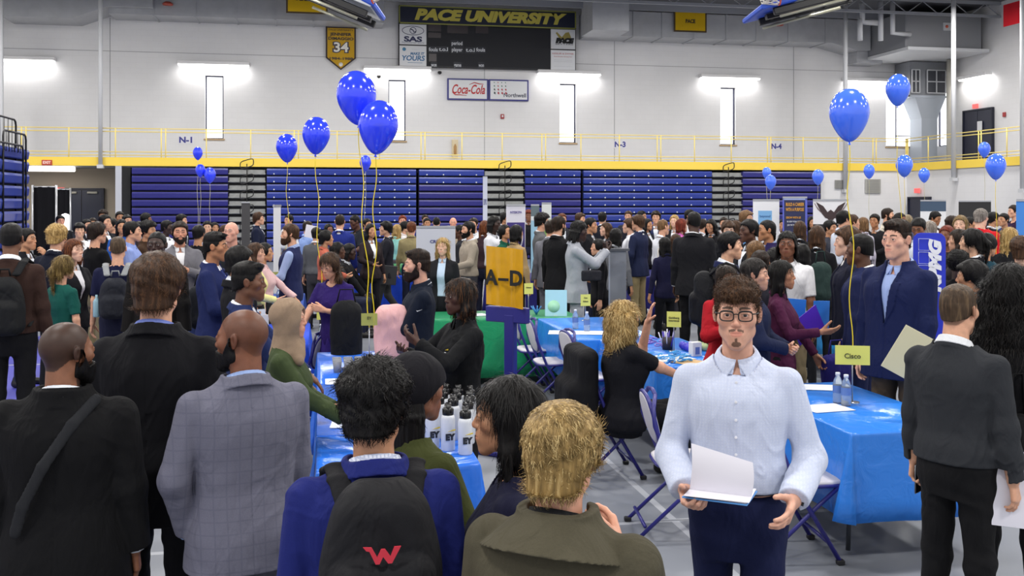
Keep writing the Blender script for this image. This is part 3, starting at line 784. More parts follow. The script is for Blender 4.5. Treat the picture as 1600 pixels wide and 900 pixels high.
        if a['tie']:
            def ft(P):
                X, Y, Z = s.Pu(P); b = s.torso(P, .014)
                wd = np.interp(Z, [1.0, 1.06, 1.3, 1.44, 1.45, 1.475], [.0, .036, .026, .013, .018, .02]).astype(F32)
                return np.maximum(np.maximum(np.abs(b) - .006, np.abs(X) - wd), np.maximum(Y + .0, np.maximum(1.0 - Z, Z - 1.475)))
            cloth_part('tie', ft, 1.0, 1.5, arms=False, m=.03, h=min(hb, .009))
    elif top in ('shirt', 'blouse'):
        hem = 1.04 if a['tuck'] else .84
        def f(P):
            d = shirt_core(P, .013, .985, hem, .012 if a['tuck'] else 0., tuple(q + .003 for q in RS['shirt'])); d = necks(d, P); X, Y, Z = s.Pu(P)
            if lod == 0:
                d = d - .002 * ((np.abs(X) < .015) & (Y < -.02) & (Z < 1.46)); 
            return d
        cloth_part('shirt', f, hem - .02, 1.56); cpart(shirt_collar, 'collar')
        if lod == 0:
            mb = MB()
            for i in range(7):
                z = 1.43 - i * .062; y = float(np.interp(z, [r[0] for r in T], [r[3] - r[2] for r in T])) - .017; mb.lathe([(0, -.001), (.0052, -.001), (.0052, .0015), (0, .002)], 10, Matrix.Translation(s.U @ Vector((0, y, z))) @ Matrix.Rotation(PI / 2, 4, 'X'), cap=False)
            me = bpy.data.meshes.new('button'); me.from_pydata(mb.v, [], mb.f); out['shirt_buttons'] = me
    elif top in ('tee', 'polo'):
        hem = .84 if not a['tuck'] else 1.04
        def f(P):
            d = shirt_core(P, .014, sl, hem, 0., RS['tee']); d = necks(d, P, nk + .010); X, Y, Z = s.Pu(P)
            if top == 'polo':
                if lod <= 1: d = d - .0015 * ((np.abs(X) < .016) & (Y < -.02) & (Z > 1.32) & (Z < 1.45))
            return d
        cloth_part('shirt' if top == 'polo' else 't_shirt', f, hem - .02, 1.56)
        if top == 'polo': cpart(lambda P: ring(P, nk + .012, 1.502, .021, .005, .03, .42, .010, .6), 'collar')
    elif top in ('sweater', 'quarterzip', 'hoodie'):
        hem = .96 if top != 'quarterzip' else .88
        def f(P):
            Pu = s.Pu(P); d = s.upper(P, .018, (.042, .037, .028), .985) + wr(P, 1.2)
            d = d - .008 * np.exp(-((Pu[2] - (hem + .07)) / .05) ** 2)
            d = smax(d, hem - Pu[2] + np.where(np.abs(Pu[0]) > .225 * s.bw, -9., 0).astype(F32), .008); d = necks(d, P, nk + .010)
            if top == 'sweater': d = smin(d, ring(P, nk + .016, 1.485, .012, .006, 0, .42), .006)
            if top == 'quarterzip':
                if lod <= 1: X, Y, Z = Pu; d = d + .003 * ((np.abs(X) < .004) & (Y < 0) & (Z > 1.33))
            if top == 'hoodie': d = smin(d, ring(P, nk + .035, 1.48, .03, .018, .02, .2, .01), .015)
            return d
        cloth_part('sweater', f, hem - .02, 1.56)
        if top == 'quarterzip': cpart(lambda P: ring(P, nk + .016, 1.502, .034, .006, .014, .32, .003, .3), 'collar')
        if a['collar']: cpart(lambda P: ring(P, nk + .010, 1.513, .021, .0045, .022, .42, .004, .5))
    elif top == 'vest':
        def f(P):
            return necks(shirt_core(P, .010, .985, .98, 0), P)
        cloth_part('shirt', f, .98, 1.56); cpart(shirt_collar)
        def fv(P):
            X, Y, Z = s.Pu(P); d = smin(s.torso(P, .026, 2.3), s.trap(P, .022), .05) + wr(P)
            d = smax(d, .86 - Z, .01); d = smax(d, np.abs(X) - (s.sw + .008), .02); d = necks(d, P, nk + .014); return smin(d, ring(P, nk + .020, 1.49, .02, .005, .02, .3, .006), .006)
        cloth_part('vest', fv, .86, 1.54, arms=False, m=.04)
    elif top == 'dress':
        def f(P):
            Td = [(.40, .22, .19, .01), (.70, .20, .16, .01)] + [r for r in T if r[0] > .9]
            Pu = s.Pu(P); d = smin(prof(Pu, Td, .012), s.trap(P, .012), .04)
            for i in (0, 1): d = smin(d, s.arm(P, i, RS['shirt'], .008, sl), .03)
            d = d + .004 * np.sin(np.arctan2(Pu[1], Pu[0]) * 14) * np.clip((.95 - Pu[2]) * 4, 0, 1); return necks(d, P, nk + .02)
        cloth_part('dress', f, .40, 1.54)
    # ---- legs
    if a['bottom'] == 'pants':
        lr = (.086, .064, .054) if not fe else (.084, .056, .046); lr = tuple(q * (.6 + .4 * s.bw) for q in lr)
        def f(P):
            Tp = [r for r in T if r[0] < 1.09]; d = prof((P[0], P[1], P[2] - F32(s.dz)), Tp, .009)
            g = None
            for L in s.legs:
                q = smin(cap(P, L[0], L[1], lr[0], lr[1]), cap(P, L[1], L[2] - Vector((0, 0, .03)), lr[1], lr[2]), .03); g = q if g is None else smin(g, q, .012)
            d = smin(d, g, .03) + (fold * 1.6) * folds((P[0], P[1], P[2] * 1.6), seed + 11, 26., 1.4)
            if lod == 0: d = d + .0018 * ((np.abs(P[0]) < .003) & (P[2] > .8))
            return np.maximum(d, .045 - P[2])
        xs = [q.x for L in s.legs for q in L]; ys = [q.y for L in s.legs for q in L]
        V, Q = sdfmesh(f, (min(min(xs), -.1 * s.bw) - .12 * s.bw, min(min(ys) - .1, -.17 - a['belly']), .03), (max(max(xs), .1 * s.bw) + .12 * s.bw, max(max(ys) + .1, .18), 1.12 + s.dz), (.009, .014, .022, .028)[lod]); put('trousers', V, Q)
    elif a['bottom'] == 'skirt':
        def f(P):
            Ts = [(.50, .19, .16, .01), (.75, .185, .145, .01)] + [r for r in T if .85 < r[0] < 1.1]
            return prof((P[0], P[1], P[2] - F32(s.dz)), Ts, .01) + .004 * np.sin(np.arctan2(P[1], P[0]) * 12)
        V, Q = sdfmesh(f, (-.24, -.22, .48), (.24, .24, 1.08), hb); put('skirt', V, Q)
    for L in s.legs:
        an = L[2]; z0 = an.z - .09
        def fsn(P):
            d = smin(cap(P, (an.x, an.y + .04, z0 + .045), (an.x * 1.12, an.y - .15, z0 + .034), .043, .036), cap(P, (an.x, an.y + .015, z0 + .05), (an.x, an.y + .02, z0 + .10), .046, .044), .03)
            return np.maximum(d, z0 - P[2])
        V, Q = sdfmesh(fsn, (an.x - .08, an.y - .22, z0 - .03), (an.x + .08, an.y + .12, z0 + .17), max(.010, hb)); put('shoe' + ('' if L is s.legs[0] else '_'), V, Q)
    out['_B'] = s; _FIG[key] = out
    return out
_FIG = {}

def auto_strands(st, lod):
    n, r = ((4500, .0012), (2400, .0015), (500, .0024), (180, .0032))[lod]
    if st in ('long', 'verylong', 'bob', 'pony', 'sidepony'): return (n, .09, r * 1.1, .004, .003, 'down')
    if st in ('wavy', 'bighair', 'hugehair'): return (n, .10, r * 1.4, .010, .014, 'down')
    if st == 'ringlets': return (n * 2, .08, r * 1.3, .01, .012, 'down')
    if st in ('curly', 'fringe'): return (n, .028, r, .006, .007, 'messy')
    if st == 'afro': return (n, .012, r * 1.2, .006, .006, 'messy')
    if st in ('buzz', 'fade', 'cornrow', 'thin'): return (n // 2, .009, r * .7, .001, 0., 'crown')
    if st in ('dreads', 'longdreads'): return (n // 2, .05, r * 1.6, .003, .003, 'down')
    return (n, .026, r, .004, .002, 'crown')
def strands(V, Q, spec, seed):
    """fine locks over a hair volume: spec = (count, length, radius, lift, curl, mode)"""
    n, L, rad, lift, curl, mode = spec; rg = np.random.default_rng(seed)
    a, b, c, d = (V[Q[:, i]] for i in range(4)); fn = np.cross(c - a, d - b); ln = np.linalg.norm(fn, axis=1, keepdims=True)
    pick = rg.choice(len(Q), n, p=(ln[:, 0] / ln.sum())); p = (a[pick] + b[pick] + c[pick] + d[pick]) / 4; nn = fn[pick] / np.maximum(ln[pick], 1e-9)
    # inner/hidden faces (towards the face or the neck) get none
    top = np.array([0.01, .045, .105]); 
    if mode == 'down': g = np.tile(np.array([0, 0, -1.]), (n, 1)) + rg.normal(0, .18, (n, 3))
    elif mode == 'crown': g = (p - top) * 1.0; g[:, 2] -= .02; g /= np.linalg.norm(g, axis=1, keepdims=True) + 1e-6; g = g + rg.normal(0, .3, (n, 3))
    elif mode == 'messy': g = (p - top); g /= np.linalg.norm(g, axis=1, keepdims=True) + 1e-6; g = g + rg.normal(0, .75, (n, 3))
    elif mode == 'fwd': g = np.tile(np.array([.15, -1., .1]), (n, 1)); g[:, 2] -= np.clip((.05 - p[:, 2]) * 12, 0, 2); g = g + rg.normal(0, .35, (n, 3))
    g = g - nn * (g * nn).sum(1, keepdims=True); g /= np.linalg.norm(g, axis=1, keepdims=True) + 1e-6
    side = np.cross(nn, g); seg = 6 if n > 2700 else 4; Ls = L * rg.uniform(.6, 1.2, n); ph = rg.uniform(0, 6.28, n); vs = []
    for i in range(seg + 1):
        t = i / seg; s_ = (t * Ls)[:, None]
        pos = p - nn * .002 + g * s_ + nn * (lift * math.sin(t * PI * .75) - (Ls * t * t * .25)[:, None] * (L > .02)) + side * (curl * np.sin(ph + t * 7)[:, None] * t) + nn * (curl * np.cos(ph + t * 7)[:, None] * t * .7)
        if mode == 'down': pos[:, 2] = np.minimum(pos[:, 2], p[:, 2] + .01)
        r = rad * (1 - t * .8)
        for k in (-1, 1): vs.append(pos + side * (r * k) + nn * (r * .5 * (k if i % 2 else -k)))
    Vs = np.stack(vs, 1).reshape(-1, 3).astype(F32); m = (seg + 1) * 2; base = np.arange(n)[:, None] * m; Qs = []
    for i in range(seg): Qs.append(base + np.array([i * 2, i * 2 + 1, i * 2 + 3, i * 2 + 2])[None])
    return Vs, np.concatenate(Qs).astype(np.int32), np.repeat(rg.uniform(-.3, .35, n).astype(F32), m)

SK = {'w': '#d6a285', 'p': '#e0b39a', 't': '#bd8a68', 'b': '#84573f', 'd': '#563626', 'k': '#3a2620', 'r': '#d99c84'}
HC = {'bk': ('#0b0909', '#1c1817'), 'db': ('#21160f', '#463123'), 'br': ('#3f2a1b', '#6a4a31'), 'lb': ('#6d5034', '#a07c55'), 'bl': ('#a98850', '#e0c78e'), 'gr': ('#77706a', '#b9b2aa'), 'au': ('#5b3018', '#9a5a30'), 'rd': ('#6a2818', '#984028'), 'wh': ('#b8b2aa', '#e8e4de')}
DEF = dict(fem=False, pose='stand', lean=0, twist=0, turn=0, tilt=0, roll=0, armL='down', armR='down', curlL=None, curlR=None, bw=1., belly=0., top='suit', sleeve=1., collar=True, tie=False, tuck=True, bottom='pants', hair='short', beard=None, shave=0., jaw=1., cap=False, seed=1, strands=None, hidehand=(0, 0), lod=2, fine=None)
_EYE = {}
def eye_mesh():
    if 'm' not in _EYE:
        mb = MB(); mb.lathe([(.0128 * math.sin(PI * i / 10), -.0128 * math.cos(PI * i / 10)) for i in range(11)], 14, cap=False); me = bpy.data.meshes.new('eye'); me.from_pydata(mb.v, [], mb.f); me.polygons.foreach_set('use_smooth', [True] * len(me.polygons)); _EYE['m'] = me
        for nm, ic in (('eye_brown', '#2c1a10'), ('eye_hazel', '#4c3a20'), ('eye_blue', '#5c7a92')):
            m, nt, b = mk(nm); setp(b, Roughness=.12, Specular_IOR_Level=.6)
            sp = nt.nodes.new('ShaderNodeSeparateXYZ'); nt.links.new(coord(nt), sp.inputs[0])
            r = nz(nt, 'ShaderNodeMath', operation='POWER'); r.inputs[1].default_value = 2; nt.links.new(sp.outputs[0], r.inputs[0]); r2 = nz(nt, 'ShaderNodeMath', operation='POWER'); r2.inputs[1].default_value = 2; nt.links.new(sp.outputs[2], r2.inputs[0])
            ad = nz(nt, 'ShaderNodeMath', operation='ADD'); nt.links.new(r.outputs[0], ad.inputs[0]); nt.links.new(r2.outputs[0], ad.inputs[1]); sq = nz(nt, 'ShaderNodeMath', operation='SQRT'); nt.links.new(ad.outputs[0], sq.inputs[0])
            ml = nz(nt, 'ShaderNodeMath', operation='MULTIPLY'); ml.inputs[1].default_value = 100; nt.links.new(sq.outputs[0], ml.inputs[0])
            rr = ramp(nt, ml.outputs[0], [(0, (.01, .01, .01, 1)), (.22, (.01, .01, .01, 1)), (.26, C(ic)), (.56, C(ic)), (.62, (.72, .68, .66, 1))]); nt.links.new(rr.outputs[0], b.inputs['Base Color']); _EYE[nm] = m
    return _EYE['m']
MATDEF = {'white': '#e6e7ea', 'black': '#121214', 'navy': '#161c34', 'grey': '#5b5c62', 'ltblue': '#a9bfe0'}
def omat(o, m):
    if not o.data.materials: o.data.materials.append(None)
    o.material_slots[0].link = 'OBJECT'; o.material_slots[0].material = m
NP = [0]; PL = []; SADJ = {}
def person(x, y, s, yaw, label, sk='w', hc='db', tc='#1a1b20', sc='#dfe3ea', bc='#16171c', tiec='#33406a', shoec='#15130f', group=None, pat=None, pat2=None, spat=None, spat2=None, h=None, eye='eye_brown', hmat=None, stub=.35, dx=0, extra=None, **kw):
    """x, y: pixel of the crown; s: pixels per metre at the figure; yaw: 0 faces the camera, 90 faces the picture's right"""
    s = SADJ.get((x, y), s); a = dict(DEF)
    for k, v in kw.items():
        assert k in a, k
        a[k] = v
    if 'lod' not in kw: a['lod'] = 0 if s > 330 else 1 if s > 165 else 2 if s > 100 else 3
    if a['lod'] >= 2 and 'seed' not in kw: a['seed'] = 1
    if kw.get('seed') is None and a['lod'] < 2: a['seed'] = int(x) % 97
    d = FPX / s; top_z = EYE - (y - HY) / s
    parts = figure(a); B = parts['_B']; hw = B.H @ Vector((0, .02, .118)); k = top_z / hw.z
    if a['hair'] in ('mid', 'curly', 'fringe', 'quiff', 'bighair', 'afro', 'dreads', 'bowl'): k = top_z / (hw.z + .02)
    if not .86 < k < 1.14: print('SCALE', round(k, 2), label, 's', s)
    rz = -(TH + math.atan((x - 800) / FPX)) + math.radians(yaw)
    g = at(x, y, d); R = Matrix.Rotation(rz, 3, 'Z'); off = R @ (Vector((hw.x, hw.y, 0)) * k)
    root = empty('person', (g.x - off.x, g.y - off.y, 0), rz, label, 'person', group); root.scale = (k, k, k)
    hcm = hmat or hairm(*HC[hc]) if isinstance(hc, str) else hairm(*hc)
    mats = {'body': skin(SK.get(sk, sk), HC[hc][0] if isinstance(hc, str) else hc[0], stub=stub), 'hair': hcm, 'beard': hcm}
    if a['hair'] in ('hijab', 'wrap'): mats['hair'] = cloth(hc[0]) if not isinstance(hc, str) else hcm
    tm = cloth(tc, pat, pat2); sm = cloth(sc, spat, spat2, fold=.25)
    for n_ in ('jacket', 'coat', 'cardigan', 't_shirt', 'sweater', 'vest', 'dress'): mats[n_] = tm
    mats['shirt'] = sm if (a['top'].startswith('suit') or a['top'] in ('vest', 'coat', 'trench', 'cardigan')) else tm
    mats['head_wrap'] = cloth('#16151a'); mats['shirt_cuff'] = mats['shirt_collar'] = sm; mats['collar'] = tm; mats['tie'] = cloth(tiec); mats['trousers'] = mats['skirt'] = cloth(bc); mats['shoe'] = mat('leather', shoec, .4); mats['shirt_buttons'] = mat('button', '#e8e8ee', .3)
    for n_, me in parts.items():
        if n_ == '_B': continue
        nm = n_.rstrip('_')
        if nm in ('hair',) and a['hair'] == 'hijab': nm2 = 'headscarf'
        elif nm == 'hair' and a['hair'] == 'wrap': nm2 = 'head_wrap'
        else: nm2 = nm
        o = bpy.data.objects.new(nm2, me); link(o, root); omat(o, mats[nm])
    if a['lod'] <= 1:
        me = eye_mesh()
        for sg in (1, -1):
            o = bpy.data.objects.new('eye', me); link(o, root); omat(o, _EYE[eye]); o.matrix_local = B.H @ Matrix.Translation((.031 * sg, -.0765, .006)) 
    PL.append((g.x - off.x, g.y - off.y, label, k, x, s, y, a['pose'], hw.z, off.x, off.y)); NP[0] += 1
    return root, B, k
def held(root, local, size_k=1.):
    """world matrix of a local frame on a person"""
    return Matrix.Translation(root.location) @ Matrix.Rotation(root.rotation_euler.z, 4, 'Z') @ Matrix.Scale(root.scale.x, 4) @ local
# ------------------------------------------------------------------ the hall
YW, YT, XL, XR, XT, ZC = 38.6, 35.3, -14.0, 25.9, 22.6, 9.8
ZB0, ZB1, ZR = 3.27, 3.56, 4.53
def brick_wall(col, name='painted_block'):
    m, nt, b = mk(name); c = C(col); setp(b, Roughness=.75, Specular_IOR_Level=.25)
    sp = nt.nodes.new('ShaderNodeSeparateXYZ'); nt.links.new(coord(nt), sp.inputs[0])
    cb = nt.nodes.new('ShaderNodeCombineXYZ'); ad = nz(nt, 'ShaderNodeMath', operation='ADD'); nt.links.new(sp.outputs[0], ad.inputs[0]); nt.links.new(sp.outputs[1], ad.inputs[1]); nt.links.new(ad.outputs[0], cb.inputs[0]); nt.links.new(sp.outputs[2], cb.inputs[1])
    br = nt.nodes.new('ShaderNodeTexBrick'); br.inputs['Scale'].default_value = 1.0; br.inputs['Brick Width'].default_value = .4; br.inputs['Row Height'].default_value = .2; br.inputs['Mortar Size'].default_value = .006
    br.inputs['Color1'].default_value = c; br.inputs['Color2'].default_value = tuple(x * .985 for x in c[:3]) + (1,); br.inputs['Mortar'].default_value = tuple(x * .95 for x in c[:3]) + (1,)
    nt.links.new(cb.outputs[0], br.inputs['Vector']); n = nz(nt, 'ShaderNodeTexNoise', Scale=.5, Detail=5.0); nt.links.new(coord(nt), n.inputs['Vector'])
    r = ramp(nt, n.outputs[0], [(.3, (.92, .92, .92, 1)), (.7, (1, 1, 1, 1))]); mx = nz(nt, 'ShaderNodeMixRGB', blend_type='MULTIPLY'); mx.inputs[0].default_value = 1; nt.links.new(br.outputs[0], mx.inputs[1]); nt.links.new(r.outputs[0], mx.inputs[2]); nt.links.new(mx.outputs[0], b.inputs['Base Color'])
    bp = nz(nt, 'ShaderNodeBump', Strength=.12, Distance=.01); nt.links.new(br.outputs['Fac'], bp.inputs['Height']); bp.invert = True; nt.links.new(bp.outputs[0], b.inputs['Normal']); return m
WALL = brick_wall('#dfdfe1'); DUCT = mat('galvanised', '#a6a8ad', .5, .12, var=.06, bscale=3, bump=.05); DECK = mat('deck', '#4a4c52', .8); STEEL = mat('painted_steel', '#c2c4c8', .5)
YEL = mat('yellow_paint', '#efcf50', .5); RAILM = mat('yellow_rail', '#f3dc7c', .45); NAVY = mat('navy_paint', '#22275a', .45); BLK = mat('black_metal', '#141416', .45); TAN = mat('tan_wall', '#a79b8b', .8)
def floor_mat():
    m, nt, b = mk('sport_floor'); setp(b, Specular_IOR_Level=.3)
    n = nz(nt, 'ShaderNodeTexNoise', Scale=.8, Detail=6.0); nt.links.new(coord(nt), n.inputs['Vector']); r = ramp(nt, n.outputs[0], [(.3, C('#70747c')), (.7, C('#858991'))])
    sp = nt.nodes.new('ShaderNodeSeparateXYZ'); nt.links.new(coord(nt), sp.inputs[0]); src = r.outputs[0]
    def band(o, c0, hw):
        s_ = nz(nt, 'ShaderNodeMath', operation='SUBTRACT'); nt.links.new(o, s_.inputs[0]); s_.inputs[1].default_value = c0
        a_ = nz(nt, 'ShaderNodeMath', operation='ABSOLUTE'); nt.links.new(s_.outputs[0], a_.inputs[0]); l = nz(nt, 'ShaderNodeMath', operation='LESS_THAN'); nt.links.new(a_.outputs[0], l.inputs[0]); l.inputs[1].default_value = hw; return l.outputs[0]
    for o, c0, hw, cc in ((0, 2.25, .025, '#a6a9af'), (1, 6.1, .025, '#a6a9af'), (0, -3.6, .6, '#4a4aa8'), (0, 9.0, .025, '#a6a9af'), (1, 13.5, .03, '#a6a9af'), (0, 14.5, .5, '#4a4aa8')):
        mx = nt.nodes.new('ShaderNodeMixRGB'); nt.links.new(band(sp.outputs[o], c0, hw), mx.inputs[0]); nt.links.new(src, mx.inputs[1]); mx.inputs[2].default_value = C(cc); src = mx.outputs[0]
    nt.links.new(src, b.inputs['Base Color']); r2 = ramp(nt, n.outputs[0], [(.3, (.42, .42, .42, 1)), (.7, (.55, .55, .55, 1))]); nt.links.new(r2.outputs[0], b.inputs['Roughness']); return m
def struct(name, mb, m, parent=None):
    o = mb.build(name, m, parent)
    if parent is None: o['kind'] = 'structure'
    return o
struct('floor', MB().bx(XL, XR, -6, YW, -.1, 0), floor_mat())
struct('ceiling', MB().bx(XL, XR, -6, YW, ZC, ZC + .15), DECK)
# back wall with the window slots cut out
WIN = [(-3.82 + 6.8 * i) for i in range(4)]; WZ0, WZ1, WW = 4.42, 6.78, .33
mb = MB(); xs = [XL]
for x in WIN: xs += [x - WW, x + WW]
xs.append(XR)
mb.bx(XL, XR, YW, YW + .3, 0, WZ0); mb.bx(XL, XR, YW, YW + .3, WZ1, ZC)
CW = [(23.75, 25.15)]     # big corner window
ed = sorted([(x - WW, x + WW) for x in WIN] + CW); cur = XL
for a_, b_ in ed: mb.bx(cur, a_, YW, YW + .3, WZ0, WZ1); cur = b_
mb.bx(cur, XR, YW, YW + .3, WZ0, WZ1)
struct('wall_back', mb, WALL)
RW0, RW1 = 37.2, 38.3
struct('wall_right', MB().bx(XR, XR + .3, -6, RW0, 0, ZC).bx(XR, XR + .3, RW1, YW + .3, 0, ZC).bx(XR, XR + .3, RW0, RW1, 0, WZ0).bx(XR, XR + .3, RW0, RW1, WZ1, ZC), WALL)
struct('wall_lower_back', MB().bx(onY(1283, 300, YT).x, XT + .3, YT + .02, YT + .3, 0, ZB0), WALL)
struct('wall_lower_right', MB().bx(XT + .02, XT + .3, -6, YT + .3, 0, ZB0), WALL)
struct('wall_left', MB().bx(XL - .3, XL, -6, YW + .3, 0, ZC), WALL)
mb = MB()
for px in (172, 960, 1240): X = onY(px, 200, YW).x; mb.bx(X - .012, X + .012, YW - .006, YW, ZB1, 8.8)
X = onY(757, 200, YW).x; mb.bx(X - .012, X + .012, YW - .006, YW, ZB1, 7.3); mb.bx(XL, XR, YW - .005, YW, 7.58, 7.60)
struct('trim_1', mb, mat('joint', '#9c9ca0', .8))
PANE = mat('daylight_pane', '#ffffff', .5, emit=2.6); FRM = mat('window_frame', '#2b2f4a', .5); SILL = mat('sill', '#b39a78', .7)
for i, (a_, b_) in enumerate(ed):
    fr = MB(); t = .045
    fr.bx(a_, a_ + t, YW + .18, YW + .24, WZ0, WZ1).bx(b_ - t, b_, YW + .10, YW + .24, WZ0, WZ1).bx(a_, b_, YW + .10, YW + .24, WZ1 - t, WZ1).bx(a_, b_, YW + .18, YW + .24, WZ0, WZ0 + t)
    if b_ - a_ > 1: fr.bx(a_ + .55, a_ + .59, YW + .16, YW + .2, WZ0, WZ1).bx(a_ + .55, b_, YW + .16, YW + .2, WZ0 + .45, WZ0 + .49)
    o = struct('window_%d' % (i + 1), fr, FRM)
    MB().bx(a_ + .01, b_ - .01, YW + .20, YW + .22, WZ0 + .01, WZ1 - .01).build('pane', PANE, o)
    MB().bx(a_ - .05, b_ + .05, YW - .07, YW + .12, WZ0 - .06, WZ0 + .0, bev=.01).build('window_sill', SILL, o)
o = struct('window_6', MB().bx(XR + .16, XR + .22, RW0, RW0 + .05, WZ0, WZ1).bx(XR + .16, XR + .22, RW1 - .05, RW1, WZ0, WZ1).bx(XR + .16, XR + .22, RW0, RW1, WZ1 - .05, WZ1).bx(XR + .16, XR + .22, RW0, RW1, WZ0, WZ0 + .05), FRM)
MB().bx(XR + .2, XR + .215, RW0 + .02, RW1 - .02, WZ0 + .02, WZ1 - .02).build('pane', PANE, o)
# ---- running track balcony
CONC = mat('concrete', '#b9b9bb', .8, var=.05, bscale=4)
mb = MB(); mb.bx(XL, XR, YT, YW, ZB0 + .02, ZB1 - .02); mb.bx(XT, XR, -6, YT, ZB0 + .02, ZB1 - .02)

struct('slab_track', mb, CONC)
struct('trim_2', MB().bx(XL, XT, YT - .05, YT, ZB0, ZB1).bx(XT - .05, XT, -6, YT, ZB0, ZB1), YEL)
def railing(A, B, label):
    A = Vector(A); B = Vector(B); L = (B - A).length; u = (B - A) / L
    root = empty('guard_railing', A, 0, label, 'railing', 'yellow track railings')
    mb = MB(); z0 = ZB1
    P_ = lambda t, z: u * t + Vector((0, 0, z))
    for z in (ZR, ZR - .11, z0 + .18, z0 + .07): mb.cyl(P_(0, z), P_(L, z), .018, n=6)
    mb.build('rail', RAILM, root)
    n = int(L / 1.45); 
    for i in range(n + 1):
        t = L * i / n; m = MB().cyl(P_(t, z0 - .1), P_(t, ZR), .02, n=6)
        if i % 3 == 0: m.cyl(P_(min(t + .14, L), z0 - .1), P_(min(t + .14, L), ZR), .02, n=6)
        m.build('post', RAILM, root)
railing((XL, YT - .03, 0), (XT, YT - .03, 0), 'yellow guard railing along the raised track on the back wall')
railing((XT - .03, YT, 0), (XT - .03, 12, 0), 'yellow guard railing of the raised track running along the right wall')
# ---- ducts, posts, roof steel
def zat(y, d): return EYE + (HY - y) / FPX * d
def thing_box(name, label, cat, mb, m, group=None): o = mb.build(name, m); tag(o, label, cat, group); return o
YD = 37.3
def xw(px, Y=YD): return onY(px, 300, Y).x
def zw(px, py, Y=YD): return onY(px, py, Y).z
mb = MB(); zb = zw(430, 30)
mb.bx(xw(170), xw(600), YD, YW, zb, ZC)
for px in (240, 305, 368, 430, 490, 560): mb.bx(xw(px) - .03, xw(px) + .03, YD - .03, YW, zb - .03, ZC)
mb.bx(xw(5), xw(115), YD - .3, YW, zw(60, 29), ZC)
Z1, Z2 = zw(60, 29), zw(180, 12); v = [(xw(115), YD - .3, Z1), (xw(172), YD - .3, Z2), (xw(172), YD - .3, ZC), (xw(115), YD - .3, ZC)]; v += [(x, YW, z) for x, y, z in v]
mb.add(v, [(0, 1, 2, 3), (7, 6, 5, 4), (0, 4, 5, 1), (1, 5, 6, 2), (2, 6, 7, 3), (3, 7, 4, 0)]); mb.bx(xw(172), xw(240), YD - .3, YW, Z2, ZC)
thing_box('air_duct', 'long grey sheet metal duct along the top of the wall, left of the scoreboard', 'duct', mb, DUCT)
mb = MB(); Z1 = zw(1000, 57); Z2 = zw(1290, 62); Zt = zw(1100, 22)
mb.bx(xw(918), xw(1300), YD, YW, Z1, Zt)
for px in (990, 1035, 1085, 1135, 1182, 1232, 1290): mb.bx(xw(px) - .03, xw(px) + .03, YD - .03, YW, Z1 - .03, Zt + .02)
Z3 = zw(1340, 78); v = [(xw(1300), YD, Z1), (xw(1338), YD, Z3), (xw(1338), YD, Zt), (xw(1300), YD, Zt)]; v += [(x, YW, z) for x, y, z in v]
mb.add(v, [(0, 1, 2, 3), (7, 6, 5, 4), (0, 4, 5, 1), (1, 5, 6, 2), (2, 6, 7, 3), (3, 7, 4, 0)]); mb.bx(xw(1338), 22.25, YD, YW, Z3, Zt); mb.bx(xw(1345), xw(1385), YD + .3, YW, zw(1365, 97), Z3)
thing_box('air_duct', 'long grey sheet metal duct between the scoreboard and the corner air unit', 'duct', mb, DUCT)
mb = MB(); mb.bx(xw(926, 35.6), xw(983, 35.6), 35.6, 37.2, zw(950, 47, 35.6), ZC)
thing_box('air_duct', 'boxy grey duct coming down beside the right end of the scoreboard', 'duct', mb, DUCT)
# corner air handling unit on its platform, with the column of duct below it
AH = mat('air_unit', '#85878c', .55, .2)
root = empty('air_handling_unit', (23.2, 34.6, 8.2), 0, 'large grey air handling unit hung in the top right corner', 'air unit')
def L0(mb, r): return mb
mb = MB(); O = Vector((-23.2, -34.6, -8.2)); TR = Matrix.Translation(O)
mb.bx(22.3, 25.6, 34.9, 37.9, 8.05, 9.45, TR, bev=.03); mb.build('casing', AH, root)
mb = MB(); mb.bx(22.28, 25.8, 34.7, 38.3, 7.93, 8.05, TR); mb.build('platform', STEEL, root)
mb = MB()
for pts, r in (([(20.3, 34.6, 9.6), (20.3, 34.6, 8.9), (21.0, 34.6, 8.9)], .12), ([(21.0, 34.5, 9.7), (21.0, 34.5, 8.2)], .10), ([(21.5, 34.5, 9.7), (21.5, 34.5, 8.5), (22.3, 34.6, 8.5)], .10), ([(20.2, 34.6, 9.0), (20.2, 34.6, 8.2)], .10)):
    MB().tube(pts, r, 10, TR).build('pipe', mat('pipe', '#b3b5ba', .4), root)
MB().bx(23.9, 24.3, 34.86, 34.9, 8.75, 9.05, TR).build('control_box', mat('cbx', '#b9bbc0', .5), root); MB().cyl((24.05, 34.84, 8.9), (24.05, 34.88, 8.9), .06, M=TR).build('warning_light', mat('red_lamp', '#c05030', .4), root)
zc0, zc1 = 6.45, 7.9
root = empty('duct_column', (25.05, 37.9, ZB1), 0, 'grey supply duct dropping through grilles to the track in the corner', 'duct')
TR = Matrix.Translation((-25.05, -37.9, -ZB1)); mb = MB(); mb.bx(24.1, 25.75, 37.4, 38.5, zc0 + .0, zc1, TR); mb.build('plenum', mat('plenum', '#7f8288', .5, .2), root)
def frustum(mb, z0, w0, z1, w1, cx, cy, d0, d1, M):
    v = [(cx + sx * w, cy + sy * d, z) for z, w, d in ((z0, w0, d0), (z1, w1, d1)) for sy in (-1, 1) for sx in (-1, 1)]
    return mb.add(v, [(0, 2, 3, 1), (4, 5, 7, 6), (0, 1, 5, 4), (2, 6, 7, 3), (0, 4, 6, 2), (1, 3, 7, 5)], False, M)
LD = mat('light_duct', '#a5acb6', .45, .2)
